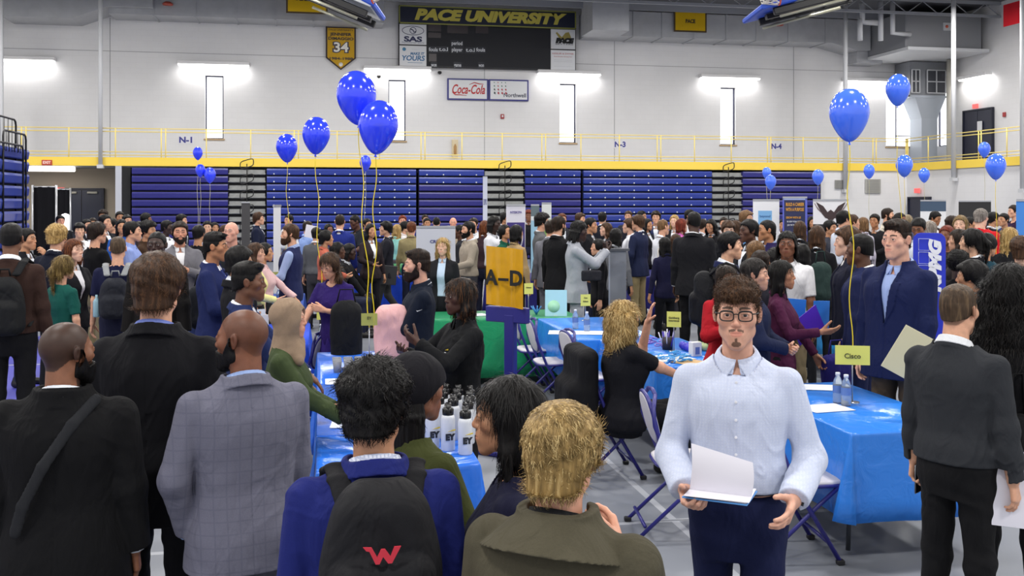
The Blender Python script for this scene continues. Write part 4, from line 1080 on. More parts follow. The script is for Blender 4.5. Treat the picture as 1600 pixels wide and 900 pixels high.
mb = MB(); frustum(mb, 5.55, .36, 6.45, .72, 25.05, 37.9, .42, .5, TR); mb.bx(24.69, 25.41, 37.48, 38.32, ZB1, 5.55, TR); mb.bx(24.1, 25.8, 37.38, 38.5, 6.4, 6.5, TR); mb.build('duct_shaft', LD, root)
GR = mat('dark_grille', '#3e4148', .5)
for gx0, gx1 in ((24.15, 24.5), (24.85, 25.7)):
    g = MB().bx(gx0, gx1, 37.34, 37.4, 6.6, 7.55, TR).build('grille', GR, root); mb = MB()
    n = 3 if gx1 - gx0 > 1 else 2
    for k in range(n + 1): x = gx0 + (gx1 - gx0) * k / n; mb.bx(x - .02, x + .02, 37.31, 37.36, 6.6, 7.55, TR)
    for z in (6.6, 7.07, 7.55): mb.bx(gx0, gx1, 37.31, 37.36, z - .02, z + .02, TR)
    mb.build('grille_frame', STEEL, g)
struct('column_corner', MB().cyl((25.5, 36.7, ZB1), (25.5, 36.7, 7.9), .17), mat('cream_col', '#b9b6ac', .6))
for px, y0, lab in ((2, 360, 'thin white hanging post at the far left of the track railing'), (157, 262, 'white hanging post in front of the track left of the first window'), (1321, 300, 'white hanging post behind the largest balloon on the right'), (1490, 282, 'white hanging post beside the upper corner doors'), (1598, 300, 'white hanging post at the right edge of the track')):
    p = onY(px, 300, YT - .12) if px < 1400 else onX(px, 300, XT - .12); z0 = zat(y0, (p - CP).dot(FW))
    mb = MB().cyl((0, 0, 0), (0, 0, ZC - z0), .085 if px > 1300 else .07, n=12); mb.bx(-.10, .10, -.1, .1, -.02, .1)
    o = mb.build('hanging_post', STEEL, None, (p.x, p.y, z0)); tag(o, lab, 'post', 'posts carrying the track')
for k, yy in enumerate((30.5, 34.2, 37.0)):
    mb = MB(); mb.bx(XL, XR, yy - .05, yy + .05, ZC - .12, ZC).bx(XL, XR, yy - .05, yy + .05, ZC - .62, ZC - .52) if k < 2 else mb.bx(XL, XR, yy - .05, yy + .05, ZC - .3, ZC)
    if k < 2:
        n = 60
        for i in range(n):
            x0 = XL + (XR - XL) * i / n; x1 = XL + (XR - XL) * (i + 1) / n; mb.tube([(x0, yy, ZC - (.1 if i % 2 else .57)), (x1, yy, ZC - (.57 if i % 2 else .1))], .02, 5)
    struct('beam_roof', mb, mat('joist', '#8a8d94', .6))
# ---- wall lights
TUBE = mat('fluorescent', '#fffdfa', .5, emit=6)
LPX = [(38, 'in the far left corner of the wall'), (335, 'over the first window from the left'), (628, 'under the left end of the scoreboard'), (893, 'under the right end of the scoreboard'), (1139, 'over the window with the N-4 sign to its right'), (1362, 'behind the small balloon at the right corner')]
for i, (px, lab) in enumerate(LPX):
    x = -3.82 + 6.8 * (i - 1) if i < 5 else xw(1362, YW - .2); z = 7.12
    root = empty('wall_light', (x, YW - .22, z), 0, 'long white fluorescent wall light ' + lab, 'wall light', 'fluorescent wall lights')
    MB().bx(-1.3, 1.3, -.12, .2, .02, .17, bev=.02).build('housing', mat('light_housing', '#d4d4d6', .5), root)
    MB().bx(-1.27, 1.27, -.13, .12, -.03, .03, bev=.02).build('diffuser', TUBE, root)
    l = area('wall_light_glow', (x, YW - .26, z - .06), (2.5, .15), 22, (math.radians(-22), 0, 0)); l.parent = None
p = onX(1523, 125, XR - .2); root = empty('wall_light', (XR - .2, p.y, 7.0), PI / 2, 'short white fluorescent light above the upper right doors', 'wall light', 'fluorescent wall lights')
MB().bx(-.9, .9, -.12, .2, .02, .15, bev=.02).build('housing', mat('light_housing', '#d4d4d6', .5), root); MB().bx(-.88, .88, -.13, .12, -.03, .03, bev=.02).build('diffuser', TUBE, root)
area('wall_light_glow', (XR - .3, p.y, 6.93), (.15, 1.8), 18, (0, math.radians(-22), 0))
# ---- text helper
def text(s, size, loc, m, parent=None, rot=(PI / 2, 0, 0), off=0., shear=0., w=None, name='lettering', ext=.002, align='CENTER', sp=1.0):
    c = bpy.data.curves.new(name, 'FONT'); c.body = s; c.size = size; c.align_x = align; c.align_y = 'CENTER'; c.offset = off; c.shear = shear; c.extrude = ext; c.space_character = sp; c.resolution_u = 3
    if m: c.materials.append(m)
    o = bpy.data.objects.new(name, c); o.location = loc; o.rotation_euler = rot; link(o, parent)
    bpy.context.view_layer.update(); dg = bpy.context.evaluated_depsgraph_get(); me = bpy.data.meshes.new_from_object(o.evaluated_get(dg)); me.name = name
    bpy.data.objects.remove(o); bpy.data.curves.remove(c)
    if w and len(me.vertices):
        xs_ = [v.co.x for v in me.vertices]; d = max(xs_) - min(xs_)
        if d > 0: me.transform(Matrix.Scale(w / d, 4, (1, 0, 0)))
    o = bpy.data.objects.new(name, me); o.location = loc; o.rotation_euler = rot; link(o, parent)
    return o
def ink(c): return mat('ink_' + c, c, .6)
# ---- scoreboard
sx0, sx1 = onY(623, 60, YW - .3).x, onY(900, 60, YW - .3).x; sz0 = onY(760, 107, YW - .3).z; sz1 = onY(760, 13, YW - .3).z; SW = sx1 - sx0; SH = sz1 - sz0
root = empty('scoreboard', ((sx0 + sx1) / 2, YW - .3, sz0), 0, 'wide dark electronic scoreboard with a navy PACE UNIVERSITY header on the back wall', 'scoreboard')
hh_ = SH * .30
MB().bx(-SW / 2, SW / 2, 0, .28, 0, SH - hh_, bev=.02).build('cabinet', mat('scorecase', '#15161d', .5), root)
hd = MB().bx(-SW / 2, SW / 2, -.02, .28, SH - hh_, SH, bev=.01).build('header', mat('header', '#141c33', .5), root)
mb = MB()
for a in ((-SW / 2, SW / 2, SH - .05, SH), (-SW / 2, SW / 2, SH - hh_, SH - hh_ + .05), (-SW / 2, -SW / 2 + .05, SH - hh_, SH), (SW / 2 - .05, SW / 2, SH - hh_, SH)): mb.bx(a[0], a[1], -.03, -.019, a[2], a[3])
mb.build('header_border', mat('olive', '#8d8f45', .5), hd)
text('PACE UNIVERSITY', hh_ * .78, (0, -.03, SH - hh_ * .5), ink('#c9bd52'), root, off=.035, shear=.25, w=SW * .86, name='header_lettering')
MB().bx(-SW / 2 + SW * .155, SW / 2 - SW * .148, -.012, .0, .05, SH - hh_ - .03).build('display', mat('display', '#14161d', .7), root)
WS = mat('sign_white', '#d6d8dc', .5)
pw = SW * .147; pz = (SH - hh_) / 2
def panel(x, z, w_, h_, m=WS): return MB().bx(x - w_ / 2, x + w_ / 2, -.02, 0, z - h_ / 2, z + h_ / 2).build('sponsor_panel', m, root)
xa = -SW / 2 + pw / 2 + .03; xb = SW / 2 - pw / 2 - .02
p1 = panel(xa, pz * 1.5, pw, pz * .94); p2 = panel(xa, pz * .5, pw, pz * .94); p3 = panel(xb, pz * 1.5, pw * .96, pz * .94); p4 = panel(xb, pz * .5, pw * .96, pz * .94)
NI = ink('#2d3257'); text('SAS', .27, (xa, -.022, pz * 1.27), NI, p1, off=.012, w=pw * .68); text('Physiotherapy Sports', .08, (xa, -.022, pz * 1.12), ink('#6a6d80'), p1, w=pw * .82)
mb = MB(); N = 24
for sg in (1, -1): mb.tube([(xa + pw * .4 * math.cos(PI * k / N), -.024, pz * 1.68 + sg * .17 * math.sin(PI * k / N)) for k in range(N + 1)], .011, 5)
mb.tube([(xa + .12 * math.cos(a_), -.024, pz * 1.68 + .12 * math.sin(a_)) for a_ in [2 * PI * k / 20 for k in range(20)]], .012, 5, closed=True); mb.tube([(xa - .1, -.024, pz * 1.68 + .06), (xa, -.024, pz * 1.70), (xa + .04, -.024, pz * 1.6), (xa + .1, -.024, pz * 1.64)], .018, 5)
mb.build('logo', NI, p1)
MB().cyl((xa - pw * .33, -.024, pz * .8), (xa - pw * .33, -.02, pz * .8), .07, n=20).build('round_logo', ink('#4b86ad'), p2); text('Division II', .07, (xa + pw * .1, -.022, pz * .8), ink('#b9c0cc'), p2)
text('MAKE IT', .14, (xa + pw * .15, -.022, pz * .60), ink('#3f6f9a'), p2, off=.006, shear=.2); text('YOURS', .27, (xa, -.022, pz * .38), ink('#3f6f9a'), p2, off=.008, shear=.15, w=pw * .86); MB().bx(xa - pw * .2, xa + pw * .35, -.023, -.02, pz * .17, pz * .19).build('underline', ink('#3f6f9a'), p2)
text('PACE', .24, (xb + .05, -.026, pz * 1.42), ink('#0f1118'), p3, off=.03, shear=.2, w=pw * .74); text('SETTERS', .06, (xb + .05, -.026, pz * 1.25), ink('#0f1118'), p3, w=pw * .7)
MB().prism([(-.30, .28), (-.24, .32), (-.05, .12), (.1, .3), (.24, .33), (.33, .12), (.2, .02), (-.1, .0)], .004, Matrix.Translation((xb, -.023, pz * 1.45))).build('logo', ink('#9c8f4a'), p3)
text('KESSLER & DWYER', .09, (xb, -.022, pz * .80), ink('#b04048'), p4, w=pw * .84); text('Real Estate Group Inc', .055, (xb, -.022, pz * .66), ink('#b04048'), p4, w=pw * .7)
for z in (.5, .42, .2): text('------------------', .05, (xb, -.022, pz * z), ink('#777b88'), p4, w=pw * .7)
dx = SW / 277; lab = ink('#c3c6cc'); dk = mat('score_label', '#101623', .5)
zz_ = lambda py: sz1 - 0 and (onY(760, py, YW - .3).z - sz0)
for s_, px, py in (('period', 714, 67), ('fouls', 677, 76), ('t.o.l', 693, 76), ('player', 714, 77), ('t.o.l', 735, 78), ('fouls', 751, 78), ('won', 678, 100), ('game', 715, 101), ('won', 752, 102)):
    X = onY(px, py, YW - .3).x - (sx0 + sx1) / 2; Z = onY(px, py - (px - 760) * .02, YW - .3).z - sz0; w_ = .028 * len(s_) * 2.9
    l = MB().bx(X - w_ / 2, X + w_ / 2, -.018, -.01, Z - .12, Z + .12).build('display_label', dk, root); text(s_, .2, (X, -.02, Z), lab, l, off=.004, w=w_ * .86)
for (px, py, w_, h_) in ((679, 43, .5, .3), (679, 55, .5, .2), (715, 45, .8, .35), (753, 45, .5, .35), (676, 90, .3, .3)): X = onY(px, py, YW - .3).x - (sx0 + sx1) / 2; Z = onY(px, py, YW - .3).z - sz0; MB().bx(X - w_ / 2, X + w_ / 2, -.016, -.011, Z - h_ / 2, Z + h_ / 2).build('digit_window', mat('digit', '#281e24', .4), root)
# ---- two advertising signs
x0, x1 = onY(699, 140, YW - .1).x, onY(763, 140, YW - .1).x; x2 = onY(826, 140, YW - .1).x; z0, z1 = onY(760, 157, YW - .1).z, onY(760, 123.5, YW - .1).z
for (a_, b_), nm, lab_ in (((x0, x1), 'c', 'white framed sign with red soft drink script under the scoreboard'), ((x1 + .02, x2), 'n', 'white framed health company sign right of the red script sign')):
    w_ = b_ - a_; h_ = z1 - z0; root = empty('wall_sign', ((a_ + b_) / 2, YW - .1, z0), 0, lab_, 'sign')
    MB().bx(-w_ / 2, w_ / 2, 0, .09, 0, h_, bev=.01).build('frame', mat('sign_frame', '#33347c', .5), root); MB().bx(-w_ / 2 + .06, w_ / 2 - .06, -.012, 0, .06, h_ - .06).build('face', WS, root)
    if nm == 'c':
        R_ = ink('#b3282e'); text('Coca-Cola', .5, (0, -.015, h_ * .48), R_, root, off=.01, shear=.35, w=w_ * .8)
        MB().tube([(-.62, -.015, .3), (-.5, -.015, .2), (-.3, -.015, .2), (-.05, -.015, .17)], [.012, .022, .018, .008], 6).tube([(.05, -.015, h_ * .72), (.25, -.015, h_ * .82), (.45, -.015, h_ * .76), (.62, -.015, h_ * .76)], [.008, .02, .02, .008], 6).build('swash', R_, root)
    else:
        text('Northwell', .22, (.24, -.015, h_ * .26), ink('#3c3f52'), root, off=.004, w=w_ * .56)
        for i in range(4):
            for j in range(4): MB().prism([(0, 0), (.06, -.04), (.06, .03), (.02, .06)], .003, Matrix.Translation((-w_ * .38 + i * .15, -.014, h_ * .34 + j * .14)) @ Matrix.Scale(1.2 - .2 * j, 4)).build('logo_mark', ink(['#30454a', '#a83040', '#a83040', '#a83040', '#3b6a5c', '#b04048', '#3b6a5c', '#3b6a5c'][min(i + (4 if j > 1 else 0), 7)]), root)
# ---- retired jersey pennant and banners
def banner(px0, py0, px1, py1, Y, label, col, border, lines, name='hanging_banner', pent=0, zcord=False):
    a_ = onY(px0, py0, Y); b_ = onY(px1, py1, Y); w_ = b_.x - a_.x; h_ = a_.z - b_.z
    root = empty(name, ((a_.x + b_.x) / 2, Y, b_.z), 0, label, 'banner')
    pl = [(-w_ / 2, pent), (0, 0), (w_ / 2, pent), (w_ / 2, h_), (-w_ / 2, h_)] if pent else [(-w_ / 2, 0), (w_ / 2, 0), (w_ / 2, h_), (-w_ / 2, h_)]
    MB().prism(pl, .02).build('border', mat('bn_' + border, border, .8), root); sc = 1 - .12 / w_; MB().prism([(x * sc, h_ / 2 + (z - h_ / 2) * (1 - .12 / h_)) for x, z in pl], .026).build('cloth', cloth(col, fold=.2), root)
    if zcord:
        for sg in (1, -1): MB().cyl((sg * w_ * .42, 0, h_ - .01), (sg * w_ * .42, 0, ZC - b_.z), .006, n=5).build('hanging_cord', STEEL, root)
    for s_, sz, z, c, o_, w2 in lines: text(s_, sz, (0, -.017, z * h_), ink(c), root, off=o_, w=w2 * w_)
    return root
r_ = banner(509, 41, 556, 110, YW - .12, 'yellow retired number 34 pennant on the wall left of the scoreboard', '#c39a2c', '#3a3030', [('PACE UNIVERSITY', .09, .92, '#6b5220', .002, .82), ('JENNIFER', .15, .82, '#3a3230', .006, .72), ('DIMAGGIO', .15, .72, '#3a3230', .006, .84), ('34', .5, .51, '#2a2c48', .045, .58), ('1984-1988', .13, .26, '#3a3230', .005, .78)], pent=.45)
text('34', .5, (0, -.022, .51 * 1.66), ink('#e8e6de'), r_, off=.012, w=.55); MB().cyl((0, -.02, .21), (0, -.014, .21), .08, n=20).build('ball', ink('#e8e6de'), r_)
banner(1053, 16, 1104, 51, YD - .1, 'yellow PACE banner hung on the duct right of the scoreboard', '#c8a41c', '#4a3a20', [('PACE', .2, .5, '#3a2f18', .01, .3)])
banner(447, -40, 512, 22.5, YD - 1.6, 'yellow ADELPHI banner cut by the top edge left of the hoop', '#c8a41c', '#4a3a20', [('ADELPHI', .2, .38, '#3a2f18', .01, .5)], zcord=True)
p0 = onX(1568, 10, XR - 1.2); p1_ = onX(1596, 10, XR - 1.2); w_ = abs(p0.y - p1_.y); root = empty('hanging_banner', (XR - 1.2, (p0.y + p1_.y) / 2, zat(38, 36)), PI / 2, 'red banner with pale lettering hung in the top right corner', 'banner')
[MB().cyl((sg * w_ * .42, 0, .79), (sg * w_ * .42, 0, ZC - root.location.z), .006, n=5).build('hanging_cord', STEEL, root) for sg in (1, -1)]; MB().bx(-w_ / 2, w_ / 2, -.01, .01, 0, .8).build('cloth', cloth('#c3202c', fold=.2), root); text('TEMPLE FR', .16, (0, -.015, .42), ink('#d8b0b0'), root, off=.004, w=w_ * .9)
# ---- section numbers, small wall fixings
for px, py, s_, lab_ in ((291, 219, 'N-1', 'blue N-1 section number on the wall at left'), (969, 226, 'N-3', 'blue N-3 section number on the wall at centre'), (1213, 229, 'N-4', 'blue N-4 section number on the wall at right')):
    p = onY(px, py, YW - .02); root = empty('section_sign', (p.x, YW - .02, p.z), 0, lab_, 'sign', 'section number plates')
    MB().bx(-.26, .26, 0, .018, -.15, .15).build('plate', mat('plate', '#dcdde2', .6), root); text(s_, .3, (0, -.004, 0), ink('#3a3f8e'), root, off=.012, w=.46)
for px, py, lab_ in ((785, 182, 'small red fire alarm box on the wall under the signs'), (1569, 179, 'small red fire alarm box right of the upper doors')):
    p = onY(px, py, YW - .06) if px < 1400 else onX(px, py, XR - .06); o = MB().bx(-.07, .07, -.03, .03, -.09, .09, bev=.01).build('fire_alarm', mat('alarm_red', '#9c2a2c', .4), None, p, 0 if px < 1400 else PI / 2); tag(o, lab_, 'alarm')
    MB().bx(-.03, .03, -.036, -.03, -.03, .05).build('alarm_strobe', WS, o)
p = onY(711, 232, YW - .1); root = empty('fire_extinguisher_cabinet', (p.x, YW - .12, p.z - .35), 0, 'narrow cream extinguisher cabinet on the wall under the track windows', 'cabinet')
MB().bx(-.12, .12, 0, .12, 0, .7, bev=.01).build('cabinet_box', mat('cream', '#d8c9a8', .6), root); MB().lathe([(.05, 0), (.055, .02), (.055, .3), (.03, .36), (.02, .4)], 12, Matrix.Translation((0, -.02, .12))).build('extinguisher', mat('ext', '#a98048', .4), root)
for px, py, lab_ in ((592, 119, 'small black camera right of the pennant'), (687, 113, 'small black camera under the scoreboard')):
    p = onY(px, py, YW - .15); o = MB().cyl((0, .15, 0), (0, 0, 0), .04, n=10).lathe([(.02, -.08), (.07, -.05), (.08, 0), (.06, .04)], 12).build('wall_camera', BLK, None, p); tag(o, lab_, 'camera')
for i, (px, py) in enumerate(((1311, 288), (1364, 291))):
    p = onY(px, py, YT - .02); sz = .33 if i == 0 else .55; o = MB().bx(-sz / 2 * (1.2 if i else 1), sz / 2 * (1.2 if i else 1), -.01, .02, -sz / 2, sz / 2); o = o.build('wall_vent', mat('vent', '#a8a8a4', .6), None, p); tag(o, ['small dark louvred vent low on the white wall', 'square beige louvred vent low on the white wall'][i], 'vent'); mb = MB()
    for k in range(9): mb.bx(-sz / 2, sz / 2, -.03, -.008, -sz / 2 + sz * (k + .3) / 9, -sz / 2 + sz * (k + .55) / 9)
    mb.build('louvre', mat('louvre', '#8f8f8c', .6), o)
# ---- doors
DOORM = mat('dark_door', '#1b1f33', .45)
def door(n, c, w_, h_, rz, z=0., leafs=2, trans=True):
    root = empty('door_%d' % n, (c[0], c[1], z), rz); root['kind'] = 'structure'
    MB().bx(-w_ / 2 - .06, -w_ / 2, -.06, .06, 0, h_ + .06).bx(w_ / 2, w_ / 2 + .06, -.06, .06, 0, h_ + .06).bx(-w_ / 2, w_ / 2, -.06, .06, h_, h_ + .06).build('door_frame', mat('dframe', '#15182a', .5), root)
    for i in range(leafs):
        a_ = -w_ / 2 + w_ * i / leafs; b_ = a_ + w_ / leafs; l = MB().bx(a_ + .01, b_ - .01, -.03, .02, .01, h_ - .01).build('door_leaf', DOORM, root)
        MB().bx(a_ + .1, b_ - .1, -.09, -.05, .98, 1.04, bev=.01).build('push_bar', mat('bar', '#9a9a98', .35, .8), l); MB().bx((a_ + b_) / 2 - .15, (a_ + b_) / 2 + .2, -.1, -.03, h_ - .14, h_ - .06, bev=.01).build('door_closer', mat('closer', '#8d8a80', .4, .5), l)
    return root
a_, b_ = onY(95, 300, YW - .2), onY(160, 300, YW - .2); door(1, ((a_.x + b_.x) / 2, YW - .2), b_.x - a_.x, 2.5, 0)
a_, b_ = onX(1421, 300, XT - .04), onX(1452, 300, XT - .04); door(2, (XT - .04, (a_.y + b_.y) / 2), min(1.9, abs(a_.y - b_.y)), 2.2, PI / 2, leafs=1)
a_, b_ = onX(1507, 300, XR - .08), onX(1550, 300, XR - .08); door(3, (XR - .08, (a_.y + b_.y) / 2), abs(a_.y - b_.y), 2.15, PI / 2, ZB1)
o = MB().bx(-.14, .14, -.01, .01, -.18, .18).build('notice', WS, None, (XR - .15, onX(1536, 196, XR).y, zat(198, 40)), PI / 2); tag(o, 'white paper notice on the upper corner door', 'notice')
EX = mat('exit_red', '#e05a58', .4, emit=.9)
for px, py, k, lab_ in ((93, 297, 0, 'red lit exit sign over the dark double doors at left'), (1434, 298, 3, 'red exit sign over the lower corner door'), (1525, 166, 1, 'red exit sign above the upper right doors'), (73, 254, 2, 'red exit sign on the yellow track edge at left')):
    p = onY(px, py, (YW - .25 if k == 0 else YT - .09)) if k in (0, 2) else onX(px, py, XR - .07 if k == 1 else XT - .07)
    root = empty('exit_sign', p, PI / 2 if k in (1, 3) else 0, lab_, 'exit sign', 'red exit signs'); MB().bx(-.16, .16, 0, .06, -.09, .09, bev=.01).build('sign_box', EX if k != 2 else mat('exit_dim', '#b8442c', .5), root); text('EXIT', .12, (0, -.004, 0), ink('#f6d8d0'), root, off=.004)
# ---- left recess: tan wall lining, fluorescent strip, drapes
struct('partition_left', MB().bx(XL, onY(181, 300, YW - .1).x, YW - .12, YW - .02, 0, ZB0), TAN)
struct('column_left', MB().bx(onY(180, 300, YT - .05).x, onY(190, 300, YT - .05).x, YT - .05, YT + .3, 0, ZB0, bev=.01), mat('white_col', '#b9bcc6', .6))
p = onY(78, 281, 36.6); root = empty('ceiling_light', (p.x, 36.6, ZB0 - .12), 0, 'white fluorescent strip under the track left of the doors', 'ceiling light'); MB().bx(-.8, .8, -.12, .12, -.04, .12, bev=.02).build('diffuser', mat('strip', '#fff8f0', .5, emit=5), root); area('strip_glow', (p.x, 36.6, ZB0 - .2), (1.5, .2), 40)
DR = cloth('#131318', fold=.6, rough=.9)
def drape(px0, px1, ytop, d, label, z0=0.02):
    a_ = at(px0, 300, d); b_ = at(px1, 300, d); z1 = zat(ytop, d); n = max(12, int((b_ - a_).length / .05)); vs = []; fs = []
    root = empty('pipe_and_drape', (a_.x, a_.y, 0), 0, label, 'drape', 'black pipe and drape')
    dv = (b_ - a_); dv.z = 0; u = dv.normalized(); nrm = Vector((-u.y, u.x, 0))
    for j, off in ((0, 0), (1, .015)):
        for z in (z0, z1):
            for i in range(n + 1):
                t = i / n; q = dv * t + nrm * (.04 * math.sin(i * 1.3) + .02 * math.sin(i * .7 + 1) + off); vs.append((q.x, q.y, z))
    m_ = n + 1
    for i in range(n): fs += [(i, i + 1, m_ + i + 1, m_ + i), (2 * m_ + i + 1, 2 * m_ + i, 3 * m_ + i, 3 * m_ + i + 1)]
    MB().add(vs, fs, True).build('drape_cloth', DR, root)
    for t in (0, 1): q = dv * t; MB().cyl((q.x, q.y, 0), (q.x, q.y, z1 + .05), .03, n=10).cyl((q.x, q.y, 0), (q.x, q.y, .02), .22, n=20).build('drape_pole', mat('alu', '#b4b6bb', .35, .6), root)
    MB().cyl((0, 0, z1), (dv.x, dv.y, z1), .02, n=8).build('cross_rod', mat('alu', '#b4b6bb', .35, .6), root)
drape(51, 88, 292, 27, 'black drape on silver poles beside the left bleachers'); drape(88, 110, 296, 33, 'narrow black drape in front of the dark double doors')
struct('wall_side_curtain', MB().bx(onY(191, 300, YT).x, onY(204, 300, YT).x, YT - .02, YT + .5, 0, ZB0 - .05), mat('dark_fill', '#17181c', .8))
# ---- bleachers
BL = mat('bleacher_blue', '#2b3c90', .35, var=.05, bscale=8); BP = mat('bleacher_indigo', '#2c2c78', .35, var=.05, bscale=8); DKG = mat('bleacher_shadow_gap', '#0d0e16', .7); GS = mat('aisle_grey', '#8e908f', .5, var=.08, bscale=14); DOT = mat('seat_number', '#d5d8de', .5)
NR = 12; PZ = 3.22 / NR
def bleacher(px0, px1, label, dots, Y=YT - .25, fn=None, M=None, x01=None, rows=NR, mats=None):
    if x01: x0, x1 = x01
    else: x0, x1 = onY(px0, 300, Y).x, onY(px1, 300, Y).x
    root = empty('bleacher_section', ((x0 + x1) / 2, Y, 0), 0, label, 'bleachers', 'closed blue bleachers'); L = x1 - x0
    if M is not None: root.matrix_world = M
    MB().bx(-L / 2, L / 2, .12, 1.2, 0, 3.1).build('frame', DKG, root)
    for i in range(rows):
        z1 = 3.2 - i * PZ; z0 = z1 - PZ * .80; mb = MB(); m_ = (mats[i] if mats else BL if (dots and i in dots) else BP)
        v = []
        for y, z in ((.03, z0), (.0, z0 + .02), (-.02, z1 - .05), (.0, z1), (.2, z1), (.2, z0)): v += [(-L / 2 + .02, y, z), (L / 2 - .02, y, z)]
        f = [(2 * k, 2 * k + 1, (2 * k + 3) % 12, (2 * k + 2) % 12) for k in range(6)] + [(0, 2, 4, 6, 8, 10), (11, 9, 7, 5, 3, 1)]
        rw = mb.add(v, f).build('seat_row', m_, root)
        if dots and i in dots:
            n = max(2, int(L / .5)); d = MB()
            for k in range(n): x = -L / 2 + L * (k + .5) / n; d.cyl((x, .02, z0 + .035), (x, -.018, z0 + .035), .026, n=8)
            d.build('seat_numbers', DOT, rw)
    return root
def aisle(px0, px1, label, Y=YT - .2):
    x0, x1 = onY(px0, 300, Y).x, onY(px1, 300, Y).x; L = x1 - x0
    root = empty('bleacher_aisle', ((x0 + x1) / 2, Y, 0), 0, label, 'bleacher aisle', 'grey stepped aisles of the bleachers')
    MB().bx(-L / 2, L / 2, .15, 1.2, 0, 3.1).build('frame', DKG, root)
    for i in range(NR): z1 = 3.2 - i * PZ; MB().bx(-L / 2 + .02, L / 2 - .02, .06, .3, z1 - PZ * .8, z1 - .04).bx(-L / 2, L / 2, -.02, .3, z1 - PZ * .72, z1 - PZ * .58).build('step', GS, root)
    for i in range(6):
        z = 3.36 - i * .52; n = 10; pts = []
        for k in range(20):
            a_ = 2 * PI * k / 20; cx = .22 * (abs(math.cos(a_)) ** .5) * (1 if math.cos(a_) > 0 else -1); cz = .13 * (abs(math.sin(a_)) ** .5) * (1 if math.sin(a_) > 0 else -1); pts.append((cx, -.12 - i * .01, z + cz + cx * .3))
        MB().tube(pts, .018, 6, closed=True).build('handrail', BLK, root)
    MB().cyl((.0, -.1, .5), (.0, -.1, 3.36), .018, n=6).build('rail_post', BLK, root)
ALL = set(range(NR))
bleacher(205, 357, 'plain indigo bleacher bank left of the first aisle', None); aisle(357, 415, 'grey aisle beside the indigo bank, leftmost of the three')
bleacher(416, 651, 'long blue bleacher bank with white seat numbers behind the yellow strings', ALL); bleacher(654, 757, 'bleacher bank above the white CREST banner with two blue rows on top', {0, 1}); aisle(757, 819, 'grey aisle over the white and purple banner, middle of the three')
bleacher(820, 908, 'narrow bleacher bank right of the middle aisle with two blue rows on top', {0, 1}); bleacher(911, 1113, 'blue bleacher bank with seat numbers behind the central crowd', ALL); aisle(1113, 1160, 'grey aisle right of the central crowd, rightmost of the three')
bleacher(1160, 1282, 'plain indigo bleacher bank at the right end', None)
# left bank along the left wall
BX = -6.3; y0 = 12.0; y1 = onX(45, 300, BX).y
M_ = Matrix.Translation((BX, (y0 + y1) / 2, 0)) @ Matrix.Rotation(PI / 2, 4, 'Z')
bleacher(0, 0, 'blue bleacher bank at the left edge seen end on', None, M=M_, x01=(-(y1 - y0) / 2, (y1 - y0) / 2), mats=[BL] * NR)
root = empty('bleacher_guard_rail', (BX - .1, y1 - .2, 3.2), 0, 'black curved guard rails standing on the left bleachers', 'railing')
def hoop(x, yy, w_, z0, z1, m=None):
    r = .12; return [(x, yy - w_ / 2, z0), (x, yy - w_ / 2, z1 - r), (x, yy - w_ / 2 + r * .3, z1 - r * .3), (x, yy - w_ / 2 + r, z1), (x, yy + w_ / 2 - r, z1), (x, yy + w_ / 2 - r * .3, z1 - r * .3), (x, yy + w_ / 2, z1 - r), (x, yy + w_ / 2, z0)]
for yy, w_, zt, x in ((-1.5, 2.2, .62, 0), (-.9, 1.6, .32, .12), (-1.9, 2.6, .05, .2)):
    f = MB().tube(hoop(x, yy, w_, -2.4, zt), .022, 8).build('guard_frame', BLK, root)
    for k in range(7): MB().cyl((x, yy - w_ / 2 + w_ * (k + 1) / 8, -.1), (x, yy - w_ / 2 + w_ * (k + 1) / 8, zt - .01), .009, n=5).build('baluster', BLK, f)
